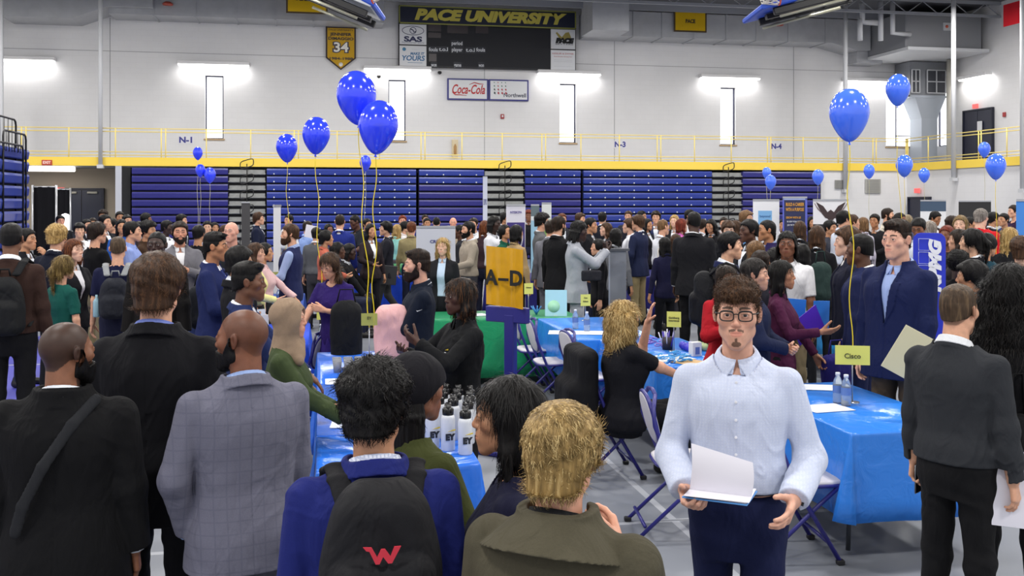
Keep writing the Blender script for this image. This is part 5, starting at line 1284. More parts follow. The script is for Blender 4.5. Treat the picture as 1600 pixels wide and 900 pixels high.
# ---- retracted basketball hoops
def hoop_goal(cx, cy, d, beam, board, brace, pad, rod, rim, net, label):
    """a goal folded up under the roof, seen from below; points are measured from its centre and laid out in its own plane"""
    c = at(cx, cy, d); root = empty('basketball_hoop', c, -TH, label, 'basketball hoop'); k = d / FPX
    P_ = lambda q, y=0.: Vector(((q[0] - cx) * k, y, -(q[1] - cy) * k))
    def bar(a_, b_, th, y0, y1):
        a_, b_ = P_(a_), P_(b_); v = b_ - a_; an = math.atan2(v.z, v.x); m_ = (a_ + b_) / 2; m_.y = (y0 + y1) / 2
        return Matrix.Translation(m_) @ Matrix.Rotation(-an, 4, 'Y'), (v.length, y1 - y0, th * k)
    mb = MB()
    for y0, y1 in ((-.75, -.62), (.62, .75)): M_, dm = bar(*beam, 11, y0, y1); mb.box((0, 0, 0), dm, M_, bev=.02)
    M_, dm = bar(*beam, 8, -.1, .1); mb.box((0, 0, 0), dm, M_)
    for t in (.12, .4, .7, .96): q = P_(beam[0]).lerp(P_(beam[1]), t); mb.cyl((q.x, -.7, q.z), (q.x, .7, q.z), .03, n=8)
    mb.build('folding_frame', BLK, root)
    M_, dm = bar(*board, 5, -.9, .9); bd = MB().box((0, 0, 0), dm, M_, bev=.01).build('backboard', mat('backboard', '#c3c8cb', .25), root)
    MB().tube([P_(brace[0], -.8), P_(brace[1], -.8)], .035, 10).build('brace', mat('brace', '#b4b3a0', .35, .5), root); MB().tube([P_(brace[0], .8), P_(brace[1], .8)], .035, 10).build('brace', mat('brace', '#b4b3a0', .35, .5), root)
    M_, dm = bar(*pad, 8, -.95, .95); MB().box((0, 0, 0), dm, M_, bev=.03).build('edge_padding', mat('blue_pad', '#2b55c8', .5), root)
    M_, dm = bar(*rod, 5, -.06, .06); MB().box((0, 0, 0), dm, M_, bev=.01).build('support_arm', mat('alu', '#b4b6bb', .35, .6), root)
    a_, b_ = P_(rim[0], -1.0), P_(rim[1], -1.0); m_ = (a_ + b_) / 2; u = (b_ - a_); r_ = .23; w_ = u.normalized(); n_ = (P_(net, -1.0) - m_).normalized(); n_ = (n_ - w_ * n_.dot(w_)).normalized(); y_ = Vector((0, 1, 0))
    MB().tube([m_ + w_ * (r_ * math.cos(t)) + y_ * (r_ * math.sin(t)) for t in [2 * PI * q / 20 for q in range(20)]], .02, 6, closed=True).box(m_, (.12, .2, .12)).build('rim', mat('rim', '#e0562a', .4), root); mb = MB()
    for q in range(12):
        for sg in (1, -1):
            a0 = 2 * PI * q / 12; mb.tube([m_ + n_ * (t * .38) + w_ * ((r_ - .1 * t) * math.cos(a0 + sg * t * .9)) + y_ * ((r_ - .1 * t) * math.sin(a0 + sg * t * .9)) for t in (0, .33, .66, 1)], .011, 4)
    mb.build('net', mat('net', '#dedad2', .8), root)
    return root
hoop_goal(548, 12, 24, ((440, -28), (580, 31)), ((505, -14), (588, 20)), ((478, 1), (566, 38)), ((570, 6), (594, 19)), ((500, -8), (572, 14)), ((585, -4), (590, 12)), (606, 8), 'retracted basketball hoop cut by the top edge left of the scoreboard')
hoop_goal(1240, 12, 24, ((1197, 27), (1345, -10)), ((1205, 14), (1290, -8)), ((1205, 35), (1330, 2)), ((1174, 23), (1230, 8)), ((1228, 9), (1258, 0)), ((1199, 14), (1196, -2)), (1178, 8), 'retracted basketball hoop cut by the top edge right of the yellow banner')
for px, py in ((1217, 41), (262, 9)):
    p = onY(px, py, YD - .1); o = MB().lathe([(.05, 0), (.17, .02), (.19, .07), (.1, .14), (.0, .15)], 14, cap=False).build('strobe', mat('strobe_red', '#a84838', .4), None, p); tag(o, 'small red strobe on the duct at top %s' % ('right' if px > 800 else 'left'), 'alarm strobe')
# ------------------------------------------------------------------ tables, chairs, banners, balloons, small things
def plastic_cloth(col, gloss=.28):
    k = ('plastic', col, gloss)
    if k in _M: return _M[k]
    m, nt, b = mk('plastic_tablecloth'); setp(b, Base_Color=C(col), Roughness=gloss, Specular_IOR_Level=.5)
    n = nz(nt, 'ShaderNodeTexNoise', Scale=7.0, Detail=3.0, Distortion=1.2); nt.links.new(coord(nt), n.inputs['Vector'])
    sp = nt.nodes.new('ShaderNodeSeparateXYZ'); nt.links.new(coord(nt), sp.inputs[0])
    def cr(o, f): 
        a = nz(nt, 'ShaderNodeMath', operation='PINGPONG'); nt.links.new(o, a.inputs[0]); a.inputs[1].default_value = f
        l = nz(nt, 'ShaderNodeMath', operation='LESS_THAN'); nt.links.new(a.outputs[0], l.inputs[0]); l.inputs[1].default_value = .006; return l.outputs[0]
    ad = nz(nt, 'ShaderNodeMath', operation='ADD'); nt.links.new(cr(sp.outputs[0], .19), ad.inputs[0]); nt.links.new(cr(sp.outputs[1], .19), ad.inputs[1])
    a2 = nz(nt, 'ShaderNodeMath', operation='MULTIPLY_ADD'); nt.links.new(ad.outputs[0], a2.inputs[0]); a2.inputs[1].default_value = .35; nt.links.new(n.outputs[0], a2.inputs[2])
    bp = nz(nt, 'ShaderNodeBump', Strength=.5, Distance=.02); nt.links.new(a2.outputs[0], bp.inputs['Height']); nt.links.new(bp.outputs[0], b.inputs['Normal']); _M[k] = m; return m
def drape_mesh(w, l, z, drop, amp, seed, flare=.1, thick=.0):
    """cloth over a w x l top at height z (centred), hanging down by drop"""
    r = random.Random(seed); hw, hl = w / 2 + .008, l / 2 + .008; per = []
    n1, n2 = max(6, int(w / .045)), max(8, int(l / .045)); cr = 5
    def seg(ax, ay, bx_, by, nx, ny, n):
        for i in range(n): t = i / n; per.append(((ax + (bx_ - ax) * t, ay + (by - ay) * t), (nx, ny), 4 * t * (1 - t)))
    def corner(cx, cy, a0):
        for i in range(cr): a = a0 + PI / 2 * i / cr; per.append(((cx, cy), (math.cos(a), math.sin(a)), -1 + abs(i / cr - .5)))
    seg(hw, -hl, hw, hl, 1, 0, n2); corner(hw, hl, 0); seg(hw, hl, -hw, hl, 0, 1, n1); corner(-hw, hl, PI / 2); seg(-hw, hl, -hw, -hl, -1, 0, n2); corner(-hw, -hl, PI); seg(-hw, -hl, hw, -hl, 0, -1, n1); corner(hw, -hl, -PI / 2)
    N = len(per); rows = [0, .02, .05, .25, .5, .75, 1.0]; vs = []; ph = [r.uniform(0, 6) for _ in range(3)]
    for j, t in enumerate(rows):
        for i, ((x, y), (nx, ny), e) in enumerate(per):
            d = t * drop; wv = amp * (math.sin(i * .42 + ph[0]) + .6 * math.sin(i * .83 + ph[1] + t) + .3 * math.sin(i * 1.7 + ph[2])) * min(1, t * 1.6)
            if e < 0: wv += flare * t * (1 + e * .4)
            o = .004 * (j > 0) + wv * .5 + abs(wv) * .3 + .012 * t
            vs.append((x + nx * o, y + ny * o, z - d + (.004 if j == 0 else 0) - (0 if e >= 0 else -.02 * t)))
    fs = [(j * N + i, j * N + (i + 1) % N, (j + 1) * N + (i + 1) % N, (j + 1) * N + i) for j in range(len(rows) - 1) for i in range(N)]
    fs = [tuple(reversed(f)) for f in fs]; fs.append(tuple(range(N)))
    return vs, fs
def table(x0, y0, x1, y1, cl, label, clabel, drop=.5, amp=.012, kind='plastic', seed=1, flare=.1):
    w_, l_ = x1 - x0, y1 - y0; cx, cy = (x0 + x1) / 2, (y0 + y1) / 2
    root = empty('folding_table', (cx, cy, 0), 0, label, 'table', 'folding tables under blue and green cloths')
    MB().bx(-w_ / 2, w_ / 2, -l_ / 2, l_ / 2, .705, .742, bev=.01).build('tabletop', mat('table_plastic', '#b9b6ae', .6), root)
    LM = mat('leg_grey', '#4c4f55', .4, .6)
    lg = l_ >= w_
    for sg in (1, -1):
        q = (l_ if lg else w_) / 2 - .26; hw = (w_ if lg else l_) / 2 - .09
        for s2 in (1, -1):
            pts = [(s2 * hw * .75, sg * q, .70), (s2 * hw * .9, sg * (q + .02), .35), (s2 * hw, sg * (q + .05), .015)]
            if not lg: pts = [(b, a, c) for a, b, c in pts]
            MB().tube(pts, .014, 8).build('leg', LM, root)
        pts = [(-hw * .85, sg * (q + .01), .45), (hw * .85, sg * (q + .01), .45)]
        if not lg: pts = [(b, a, c) for a, b, c in pts]
        MB().tube(pts, .010, 8).build('cross_bar', LM, root)
    v, f = drape_mesh(w_, l_, .748, drop, amp, seed, flare)
    o = MB().add(v, f, True).build('tablecloth', plastic_cloth(cl) if kind == 'plastic' else cloth(cl, fold=.3, rough=.7), None, (cx, cy, 0)); tag(o, clabel, 'tablecloth', 'cloths draped over the folding tables')
    so = o.modifiers.new('thickness', 'SOLIDIFY'); so.thickness = .0025; so.offset = -1
    return root
SKY = '#2f7fe0'; ROY = '#2148c8'
table(2.95, 5.13, 3.71, 6.60, SKY, 'folding table under the blue plastic cloth, nearest on the right', 'bright blue plastic cloth with fold creases on the nearest right table', .50, seed=3, flare=.16)
table(2.62, 7.48, 3.38, 9.05, SKY, 'folding table the seated blonde woman works at', 'blue cloth on the table where the blonde woman sits', .52, seed=4)
table(2.42, 9.12, 3.18, 10.85, SKY, 'folding table with two water bottles behind the seated blonde woman', 'glossy light blue plastic cloth with two water bottles behind the seated woman', .45, seed=5, flare=.14)
table(1.05, 10.98, 2.9, 11.74, '#1f9460', 'folding table under the green cloth behind the A-D sign', 'green cloth on the table behind the A-D sign', .66, seed=6)
table(0.0, 4.90, .78, 5.60, '#2a72e0', 'folding table carrying the white drink bottles in the foreground', 'blue plastic cloth under the white drink bottles', .55, seed=7, flare=.14)
table(0.0, 5.64, .62, 7.20, '#2a6ad8', 'folding table with leaflets behind the black haired man in navy', 'blue plastic cloth with pale leaflets behind the black haired man in navy', .5, seed=18)
table(0.0, 7.24, .62, 8.75, '#2a6ad8', 'folding table with plastic cups beside the woman in the beige headscarf', 'blue plastic cloth under the clear cups near the beige headscarf', .5, seed=8)
table(-.95, 9.1, -.10, 10.9, ROY, 'folding table left of the woman in the purple top', 'royal blue cloth on the table left of the woman in the purple top', .62, 'x' and .01, 'cloth', 9)
table(.3, 17.6, 2.15, 18.36, ROY, 'folding table behind the walking man in the dark blazer', 'royal blue floor length cloth behind the walking man in the dark blazer', .72, .012, 'cloth', 10)
table(3.0, 16.2, 3.9, 17.9, '#25256b', 'folding table with a navy lettered cloth left of the dark grey jacket', 'navy cloth with pale script behind the A-D sign', .72, .008, 'cloth', 11)
table(5.75, 10.9, 6.5, 12.7, '#2d9be6', 'folding table behind the man in the white polo', 'cyan blue plastic cloth behind the man in the white polo', .5, seed=12)
table(-1.0, 12.7, -.2, 14.5, '#2a4a9c', 'folding table with papers in front of the man in the navy vest', 'dark blue cloth under papers in front of the man in the navy vest', .6, .01, 'cloth', 13)
table(-1.6, 16.5, -.8, 18.3, '#2a4a9c', 'folding table with a yellow card behind the navy suited man', 'blue cloth behind the navy suited man with blue tie', .6, .01, 'cloth', 14)
table(5.6, 16.5, 6.4, 18.3, '#25256b', 'folding table hidden in the crowd left of the white standing banner', 'dark cloth in the crowd left of the white standing banner', .7, .01, 'cloth', 15)
def chair(x, y, rz, label, sc=1.):
    """folding chair facing +X at rz=0, origin at the foot of the backrest"""
    root = empty('folding_chair', (x, y, 0), rz, label, 'chair', 'purple folding chairs with pale backs'); FR = mat('purple_steel', '#2c2a78', .35); PAD = mat('cream_vinyl', '#c9c6cb', .5, bump=.1, bscale=200)
    for s_ in (1, -1):
        yy = .215 * s_
        MB().tube([(.02, yy * .55, .87), (-.005, yy * .9, .80), (.0, yy, .70), (.10, yy, .45), (.36, yy, .015)], .0135, 8).build('leg', FR, root)     # back upright to the front foot
        MB().tube([(.38, yy * .9, .45), (.24, yy * .9, .33), (-.10, yy * .9, .015)], .0125, 8).build('leg', FR, root)
        for (fx, fy) in ((.36, yy), (-.10, yy * .9)): MB().bx(fx - .022, fx + .022, fy - .02, fy + .02, 0, .03, bev=.006).build('foot_cap', mat('rubber', '#17171a', .7), root)
    MB().tube([(.02, -.12, .87), (.025, 0, .885), (.02, .12, .87)], .0135, 8).build('top_rail', FR, root)
    MB().tube([(.30, -.215, .12), (.30, .215, .12)], .011, 8).build('stretcher', FR, root); MB().tube([(-.055, -.19, .09), (-.055, .19, .09)], .011, 8).build('stretcher', FR, root)
    n = 28; ring = [(.185 * (abs(math.cos(2 * PI * k / n)) ** .75) * (1 if math.cos(2 * PI * k / n) > 0 else -1), .155 * (abs(math.sin(2 * PI * k / n)) ** .8) * (1 if math.sin(2 * PI * k / n) > 0 else -1)) for k in range(n)]
    T_ = Matrix.Translation((.008, 0, .715)) @ Matrix.Rotation(math.radians(-14), 4, 'Y') @ Matrix.Rotation(PI / 2, 4, 'Z'); v = []
    for off, sc_ in ((-.018, .9), (-.012, 1.), (.012, 1.), (.018, .9)): v += [(a * sc_, off, b * sc_) for a, b in ring]
    f = [(j * n + k, j * n + (k + 1) % n, (j + 1) * n + (k + 1) % n, (j + 1) * n + k) for j in range(3) for k in range(n)] + [tuple(range(n))[::-1], tuple(range(3 * n, 4 * n))]
    b = MB().add(v, f, True, T_).build('backrest', PAD, root); MB().tube([T_ @ Vector((a * 1.02, 0, c * 1.02)) for a, c in ring], .013, 8, closed=True).build('backrest_rim', FR, b)
    ring2 = [(.23 + .2 * (abs(math.cos(2 * PI * k / n)) ** .5) * (1 if math.cos(2 * PI * k / n) > 0 else -1), .2 * (abs(math.sin(2 * PI * k / n)) ** .5) * (1 if math.sin(2 * PI * k / n) > 0 else -1)) for k in range(n)]; v = []
    for z, sc_ in ((.435, .97), (.44, 1.), (.458, 1.), (.466, .94)): v += [(.23 + (a - .23) * sc_, b_ * sc_, z) for a, b_ in ring2]
    b = MB().add(v, f, True).build('seat', PAD, root); MB().tube([(a, c, .44) for a, c in ring2], .011, 8, closed=True).build('seat_rim', FR, b)
    return root
chair(2.10, 9.75, 0, 'purple folding chair with pale oval back, right of the pair left of the blue table'); chair(2.10, 10.62, 0, 'purple folding chair with pale oval back, left of the pair behind the purple post')
chair(2.24, 8.85, .1, 'purple folding chair peeking over the black jacket chair'); JC = chair(2.0, 7.26, 0, 'purple folding chair under the seated blonde woman with a black jacket on it')
chair(2.02, 5.93, -.15, 'purple folding chair with pale oval back left of the bespectacled man'); chair(2.56, 5.42, -.1, 'purple folding chair half hidden behind the bespectacled man at the near blue table')
chair(.05, 9.1, 2.6, 'folding chair holding the black backpack beside the woman in the purple top'); chair(6.9, 11.4, PI, 'folding chair at the cyan table behind the white polo')
# black jacket over the chair back
def jacket_sdf(P):
    X, Y, Z = P; d = rbox(P, (-.02, 0, .66), (.13, .50, .46), .05); d = smin(d, rbox(P, (-.07, 0, .42), (.17 , .46, .5), .06), .06); d = smin(d, cap(P, (0, -.16, .85), (0, .16, .85), .045, .045), .04)
    d = smin(d, cap(P, (.03, .2, .8), (.03, .23, .3), .04, .03), .02); return d + .004 * folds((X, Y * 1.2, Z * .6), 3, 18., 1.)
V_, Q_ = sdfmesh(jacket_sdf, (-.24, -.38, .1), (.17, .38, .98), .012); o = bpy.data.objects.new('jacket', mesh_np('jacket', V_, Q_)); o.location = (1.96, 7.26, 0); o.scale = (1.15, 1.1, 1.08); link(o); o.data.materials.append(cloth('#141417')); tag(o, 'black jacket hung over the chair back behind the seated blonde woman', 'jacket')
# ---- balloons
BAL = mat('balloon_latex', '#2f45ff', .16, spec=.6); setp(BAL.node_tree.nodes['Principled BSDF'], Subsurface_Weight=.0, Coat_Weight=.5, Coat_Roughness=.05)
BAL2 = mat('balloon_latex_light', '#4a78ff', .18, spec=.6); setp(BAL2.node_tree.nodes['Principled BSDF'], Coat_Weight=.5, Coat_Roughness=.05)
RIB = mat('ribbon', '#e2c91e', .35); RIBW = mat('ribbon_pale', '#b9b48c', .5)
def balloon(px, py, rpx, d, to, label, m=BAL, tilt=0, rm=RIB, asp=1.27):
    s_ = FPX / d; r = rpx / s_; H_ = r * asp; c = at(px, py, d)
    pr = []
    n = 22
    for i in range(n + 1):
        t = i / n; a = PI * t; z = -math.cos(a); rr = math.sin(a) ** .98
        if z < 0: rr *= (1 - .30 * (-z) ** 1.3); z *= 1.16
        pr.append((r * rr + .0008, z * H_))
    root = empty('balloon', c, 0, label, 'balloon', 'blue balloons on ribbons'); M_ = Matrix.Rotation(math.radians(tilt), 4, 'Y')
    MB().lathe(pr, 32, M_, cap=False).build('balloon_skin', m, root); zb = -H_ * 1.16
    MB().lathe([(.004, zb + .004), (.006, zb - .004), (.010, zb - .014), (.012, zb - .018)], 10, M_, cap=False).build('balloon_knot', m, root)
    to = Vector(to); to.z = .02 if d > 11.5 and rm is not RIB or (rm is RIB and px in (1403, 1413, 1556)) else to.z; q = to - c; b0 = M_ @ Vector((0, 0, zb - .006)); pts = []
    for i in range(25): t = i / 24; pts.append(b0.lerp(q, t) + Vector((.016 * math.sin(t * 14 + px), .01 * math.sin(t * 9), 0)) * min(1, 6 * t * (1 - t)))
    MB().tube(pts, max(.0035, .55 / s_ * .5), 5).build('ribbon', rm, root); return root
def tz(x, y, z=.75): return (x, y, z)
CARDM = mat('yellow_card', '#d8d86c', .6); BASEM = mat('chrome_wire', '#a9acb2', .3, .7)
def card(px, py, wpx, hpx, d, z0, lines, label, ry=0, dull=False):
    """yellow name card on a wire stand; d depth"""
    s_ = FPX / d; p = at(px, py, d); w_, h_ = wpx / s_, hpx / s_; rz = -(TH + math.atan((px - 800) / FPX)) + ry
    root = empty('table_sign', (p.x, p.y, z0), rz, label, 'sign', 'yellow name cards on wire stands'); zc = p.z - z0
    MB().cyl((0, .006, 0), (0, .006, zc + h_ * .35), .0045, n=8).build('stand_rod', BASEM, root); MB().cyl((0, .006, 0), (0, .006, .008), .045, n=20).build('stand_base', BASEM, root)
    cd = MB().bx(-w_ / 2, w_ / 2, -.002, .001, zc - h_ / 2, zc + h_ / 2).build('card', CARDM if not dull else mat('olive_card', '#a3a452', .6), root)
    for i, (t, sz, zz) in enumerate(lines): text(t, sz, (0, -.004, zc + zz * h_), ink('#4a4a2c'), cd, off=sz * .01)
    return Vector((p.x, p.y, p.z))
T0 = card(1332, 555, 52, 30, 6.44, .75, [('Cisco', .045, -.05)], 'yellow Cisco name card on the nearest right table', ry=.15)
T1_ = card(1053, 499, 22, 24, 8.65, .75, [('Goldberg', .024, .1), ('Insurance', .024, -.08)], 'yellow name card beside the seated blonde woman\'s raised arm', ry=-.1)
T2_ = card(915, 469, 16, 18, 10.9, .75, [('Con', .022, .2), ('Edison', .022, -.1)], 'yellow name card in front of the light grey suit', ry=.3)
T3_ = card(826, 451, 15, 17, 11.3, .75, [('Citizens', .02, .1)], 'yellow name card over the green table', ry=.4)
T4_ = card(503, 489, 16, 21, 9.3, .75, [('Ernst', .02, .1)], 'yellow name card on the royal blue table by the water bottle')
T5_ = card(577, 499, 25, 19, 7.2, .75, [('EY', .03, .1)], 'dull yellow name card hanging below the twin balloons', dull=True)
T6_ = card(449, 450, 15, 15, 13.4, .75, [('Deloitte', .02, .0)], 'small yellow name card in front of the navy vest'); T7_ = card(424, 431, 22, 12, 14.2, .75, [('DASNY', .03, 0)], 'yellow name card just left of the navy vest', dull=True)
T8_ = card(352, 402, 20, 10, 17.2, .75, [('CVS', .03, 0)], 'yellow name card below the bald man in the dark polo')
DN = Vector((0, 0, -.06))
balloon(557, 150, 31, 7.35, T5_ + DN, 'largest blue balloon, upper of the overlapping pair left of the scoreboard', tilt=-4); balloon(591, 196, 31, 7.15, T5_ + DN + Vector((.03, 0, 0)), 'large blue balloon, lower of the overlapping pair left of the scoreboard', tilt=5)
balloon(494, 210, 21.5, 9.4, T4_ + DN, 'blue balloon left of the overlapping pair', tilt=2); balloon(448, 230, 16.5, 13.4, T6_ + DN, 'blue balloon over the navy vest man, left of the larger one', tilt=-2)
balloon(571, 254, 9, 24, at(570, 420, 24), 'small blue balloon under the overlapping pair', rm=RIBW)
for px, py, r_, lb in ((309, 239, 7.5, 'small blue balloon under the N-1 sign, highest of three'), (313, 266, 7.5, 'small blue balloon at left, darker one of the lower two'), (328, 273, 9, 'small blue balloon at left, rightmost and lowest of three')): balloon(px, py, r_, 27, at(px + (0 if px < 320 else 1), 375, 27), lb, rm=RIBW)
balloon(1327, 177, 30.5, 6.6, T0 + DN, 'large blue balloon over the Cisco table at right', BAL2); balloon(1403, 139, 18.5, 12.2, at(1412, 330, 12.2), 'blue balloon up beside the corner windows', BAL2, tilt=2)
for px, py, r_, d_, ye, lb in ((1413, 258, 12.8, 18, 380, 'blue balloon on the yellow track edge line right of the eagle banner'), (1556, 259, 15, 14, 470, 'blue balloon near the right edge above the red shirted person'), (1538, 233, 9, 24, 330, 'small blue balloon above the one at the right edge'), (1358, 267, 8.4, 26, 340, 'small blue balloon left of the wall vent'), (1444, 273, 8.5, 26, 340, 'small blue balloon over the corner exit sign'), (1278, 276, 9, 24, 350, 'small blue balloon over the eagle banner'), (1198, 270, 7, 27, 350, 'small blue balloon over the white standing banner, farther one'), (1204, 284, 8.6, 24, 350, 'small blue balloon over the white standing banner, nearer one')):
    balloon(px, py, r_, d_, at(px + 2, ye, d_), lb, BAL2, rm=RIB if px in (1413, 1556) else RIBW)
# ---- standing banners
def rollup(px, ytop, wpx, d, label, face, lines=(), rz=0., extra=None, name='standing_banner', zbot=.06, taper=1.):
    s_ = FPX / d; p = at(px, ytop, d); w_ = wpx / s_ / max(.2, abs(math.cos(rz))); zt = p.z; root = empty(name, (p.x, p.y, 0), -(TH + math.atan((px - 800) / FPX)) + rz, label, 'banner')
    MB().box((0, 0, .03), (w_ + .04, .16, .06), bev=.02).build('banner_base', mat('alu', '#b4b6bb', .35, .6), root); MB().cyl((0, .03, .05), (0, .03, zt), .012, n=8).build('banner_pole', mat('alu', '#b4b6bb', .35, .6), root)
    MB().bx(-w_ / 2, w_ / 2, -.012, .012, zt - .02, zt + .01).build('top_rail', mat('alu', '#b4b6bb', .35, .6), root)
    pn = MB().prism([(-w_ / 2, .06), (w_ / 2, .06), (w_ / 2 * taper, zt - .01), (-w_ / 2 * taper, zt - .01)], .003).build('banner_panel', mat('face_' + face, face, .55), root)
    for (x0, x1, y0, y1, c) in (extra or ()): MB().bx(x0 * w_, x1 * w_, -.005, -.0015, zt - y1, zt - y0).build('panel_block', mat('blk_' + c, c, .55), pn)
    for (t, sz, x, y, c, wf) in lines: text(t, sz, (x * w_, -.007, zt - y), ink(c), pn, off=sz * .02, w=wf * w_ if wf else None)
    return root, pn, w_, zt
rollup(433, 321, 11, 14.5, 'narrow white banner seen nearly edge on over the left tables', '#d9dadf', rz=1.25)
rollup(758, 276, 7, 31, 'thin tall white banner against the bleachers left of the middle aisle', '#c9cede', [('EXPO', .25, 0, .8, '#4a4f8a', .7)], rz=0, zbot=0)
rollup(384, 316, 13, 24, 'dark grey narrow panel standing in the left aisle', '#3c3b3d', rz=0)
rollup(681, 354, 61, 13.2, 'white CREST banner with a small blue ring logo behind the blond woman', '#c6c8d2', [('CREST', .055, .02, .20, '#3c3f86', .34)])
MB
r_, pn, w_, zt = rollup(806, 320, 30, 15.8, 'white and purple banner with a white ring beside the middle aisle', '#d9d8e4', [('NYSSCPA', .05, 0, .12, '#5a4f95', .6)], extra=[(-.46, .46, .28, 1.3, '#3b2f78')], rz=.35)
mb = MB(); mb.tube([(w_ * .33 * math.cos(a), -.008, zt - .52 + .2 * math.sin(a)) for a in [2 * PI * k / 28 for k in range(28)]], .012, 6, closed=True); mb.build('ring_logo', ink('#dcdbe8'), pn)
rollup(836, 320, 13, 19, 'narrow teal and dark banner right of the purple ring banner', '#8fb8cf', extra=[(-.5, .5, 0, .22, '#5b6b70'), (-.5, .5, .22, .3, '#cfd6d8')]); rollup(854, 317, 15, 21, 'narrow white and green banner behind the crowd at centre', '#d5dad6', extra=[(-.5, .5, .35, .8, '#7fae5a')])
rollup(1197, 312, 40, 18, 'white standing banner with a pale blue picture in the crowd at right', '#e4e6ea', extra=[(-.3, .22, .2, .55, '#79aede')], lines=[('beyond', .06, -.04, .3, '#3a6aa0', .4)])
r_, pn, w_, zt = rollup(1242, 308, 37, 17.4, 'navy banner reading BUILD A CAREER WITH A PURPOSE in orange', '#23284e', [('BUILD A CAREER', .08, 0, .13, '#e0a23a', .74), ('WITH A PURPOSE', .08, 0, .22, '#e0a23a', .74), ('GROW WITH US', .05, -.06, .36, '#e0a23a', .6), ('IN NEW YORK STATE', .04, -.02, .43, '#cfd2dc', .6), ('JOIN THE TEAM TODAY', .04, -.04, .49, '#cfd2dc', .55)], extra=[(.42, .5, 0, 1.6, '#5c66c8'), (-.5, -.44, 0, 1.6, '#5c66c8'), (-.5, .5, 0, .05, '#9fb0e0')])
r_, pn, w_, zt = rollup(1298, 312, 53, 17.0, 'white banner with a dark spread winged eagle and black band at right', '#e2e2e6', [('YA', .16, .12, .60, '#e8e8ea', .34)], extra=[(-.5, .5, .42, .78, '#222226')])
EG = ink('#3a2a2c'); zc = zt - .23
for s_ in (1, -1):
    mb = MB(); mb.prism([(s_ * .04, .0), (s_ * .12, .12), (s_ * .24, .19), (s_ * .20, .10), (s_ * .15, .0), (s_ * .09, -.08), (s_ * .03, -.1)], .004, Matrix.Translation((0, -.005, zc))); mb.build('eagle_wing', EG, pn)
    for k in range(4): MB().tube([(s_ * (.14 + .02 * k), -.007, zc + .0 + k * .02), (s_ * (.22 + .015 * k), -.007, zc + .08 + .03 * k)], .006, 4).build('wing_feather', mat('feather', '#7a6a6c', .6), pn)
MB().prism([(-.05, .02), (0, .06), (.05, .02), (.05, -.1), (0, -.16), (-.05, -.1)], .005, Matrix.Translation((0, -.006, zc))).build('eagle_body', EG, pn)
for k in range(7): a = -PI / 2 + (k - 3) * .3; MB().tube([(.04 * math.cos(a), -.007, zc - .12 + .04 * math.sin(a)), (.13 * math.cos(a), -.007, zc - .10 + .14 * math.sin(a))], .009, 4).build('tail_feather', EG, pn)
r_, pn, w_, zt = rollup(1458, 313, 37, 20, 'white banner with navy top beside the lower corner door', '#e1e3e6', extra=[(-.5, .5, 0, .22, '#3b5068')]); r_, pn, w_, zt = rollup(1523, 314, 46, 22, 'black banner with a red mark behind the red shirted person', '#1c1c1e', lines=[('SJ', .3, .1, .55, '#b83a48', .5)])
rollup(1515, 325, 30, 23.5, 'low navy backdrop between the black banner and the right wall', '#24305c'); rollup(1600, 312, 22, 12, 'bright blue standing banner cut by the right edge', '#3f86d8')
# arched blue banner with white letters turned on their side
d_ = 8.6; s_ = FPX / d_; p = at(1452, 364, d_); zt = p.z; w_ = 47 / s_; root = empty('standing_banner', (p.x, p.y, 0), -(TH + math.atan(652 / FPX)), 'arched royal blue KPMG banner with letters turned sideways behind the navy blazer', 'banner')
ar = [(-w_ / 2, .35), (w_ / 2, .35)] + [(w_ / 2 - .06 + .06 * math.cos(a), zt - .06 + .06 * math.sin(a)) for a in (0, .5, 1.1, PI / 2)] + [(-w_ / 2 + .06 - .06 * math.sin(a), zt - .06 + .06 * math.cos(a)) for a in (0, .5, 1.1, PI / 2)]
pn = MB().prism(ar, .05).build('banner_sleeve', mat('kp_blue', '#2434c0', .5), root); MB().bx(-.2, .2, -.15, .15, 0, .02).build('banner_base', BLK, root); MB().cyl((0, 0, 0), (0, 0, .4), .02).build('banner_pole', BLK, root)
tt = text('KPMG', .125, (.05, -.03, zt - .29), ink('#e6e8f2'), pn, rot=(PI / 2, -PI / 2, 0), off=.009, shear=.25, w=.46); 
for k in range(4): zz = zt - .10 - k * .115; MB().tube([(-.085, -.028, zz - .05), (.0, -.028, zz - .05), (.0, -.028, zz + .05), (-.085, -.028, zz + .05)], .003, 4, closed=True).build('logo_box', ink('#b9c0ea'), pn)
# grey slim display cabinet
p = at(966, 392, 12.6); root = empty('display_stand', (p.x, p.y, 0), -.35, 'slim grey freestanding display panel beside the light grey suit', 'display'); MB().bx(-.10, .10, -.03, .03, 0, p.z).build('panel', mat('grey_panel', '#7d8088', .5, .2), root); MB().bx(-.12, -.10, -.04, .04, 0, p.z + .02).build('edge_profile', mat('alu', '#b4b6bb', .35, .6), root); MB().bx(-.12, .14, -.05, .05, p.z, p.z + .03).build('panel_cap', mat('cap_d', '#4b4d54', .5), root); MB().bx(-.2, .2, -.25, .25, 0, .02).build('panel_foot', BLK, root)
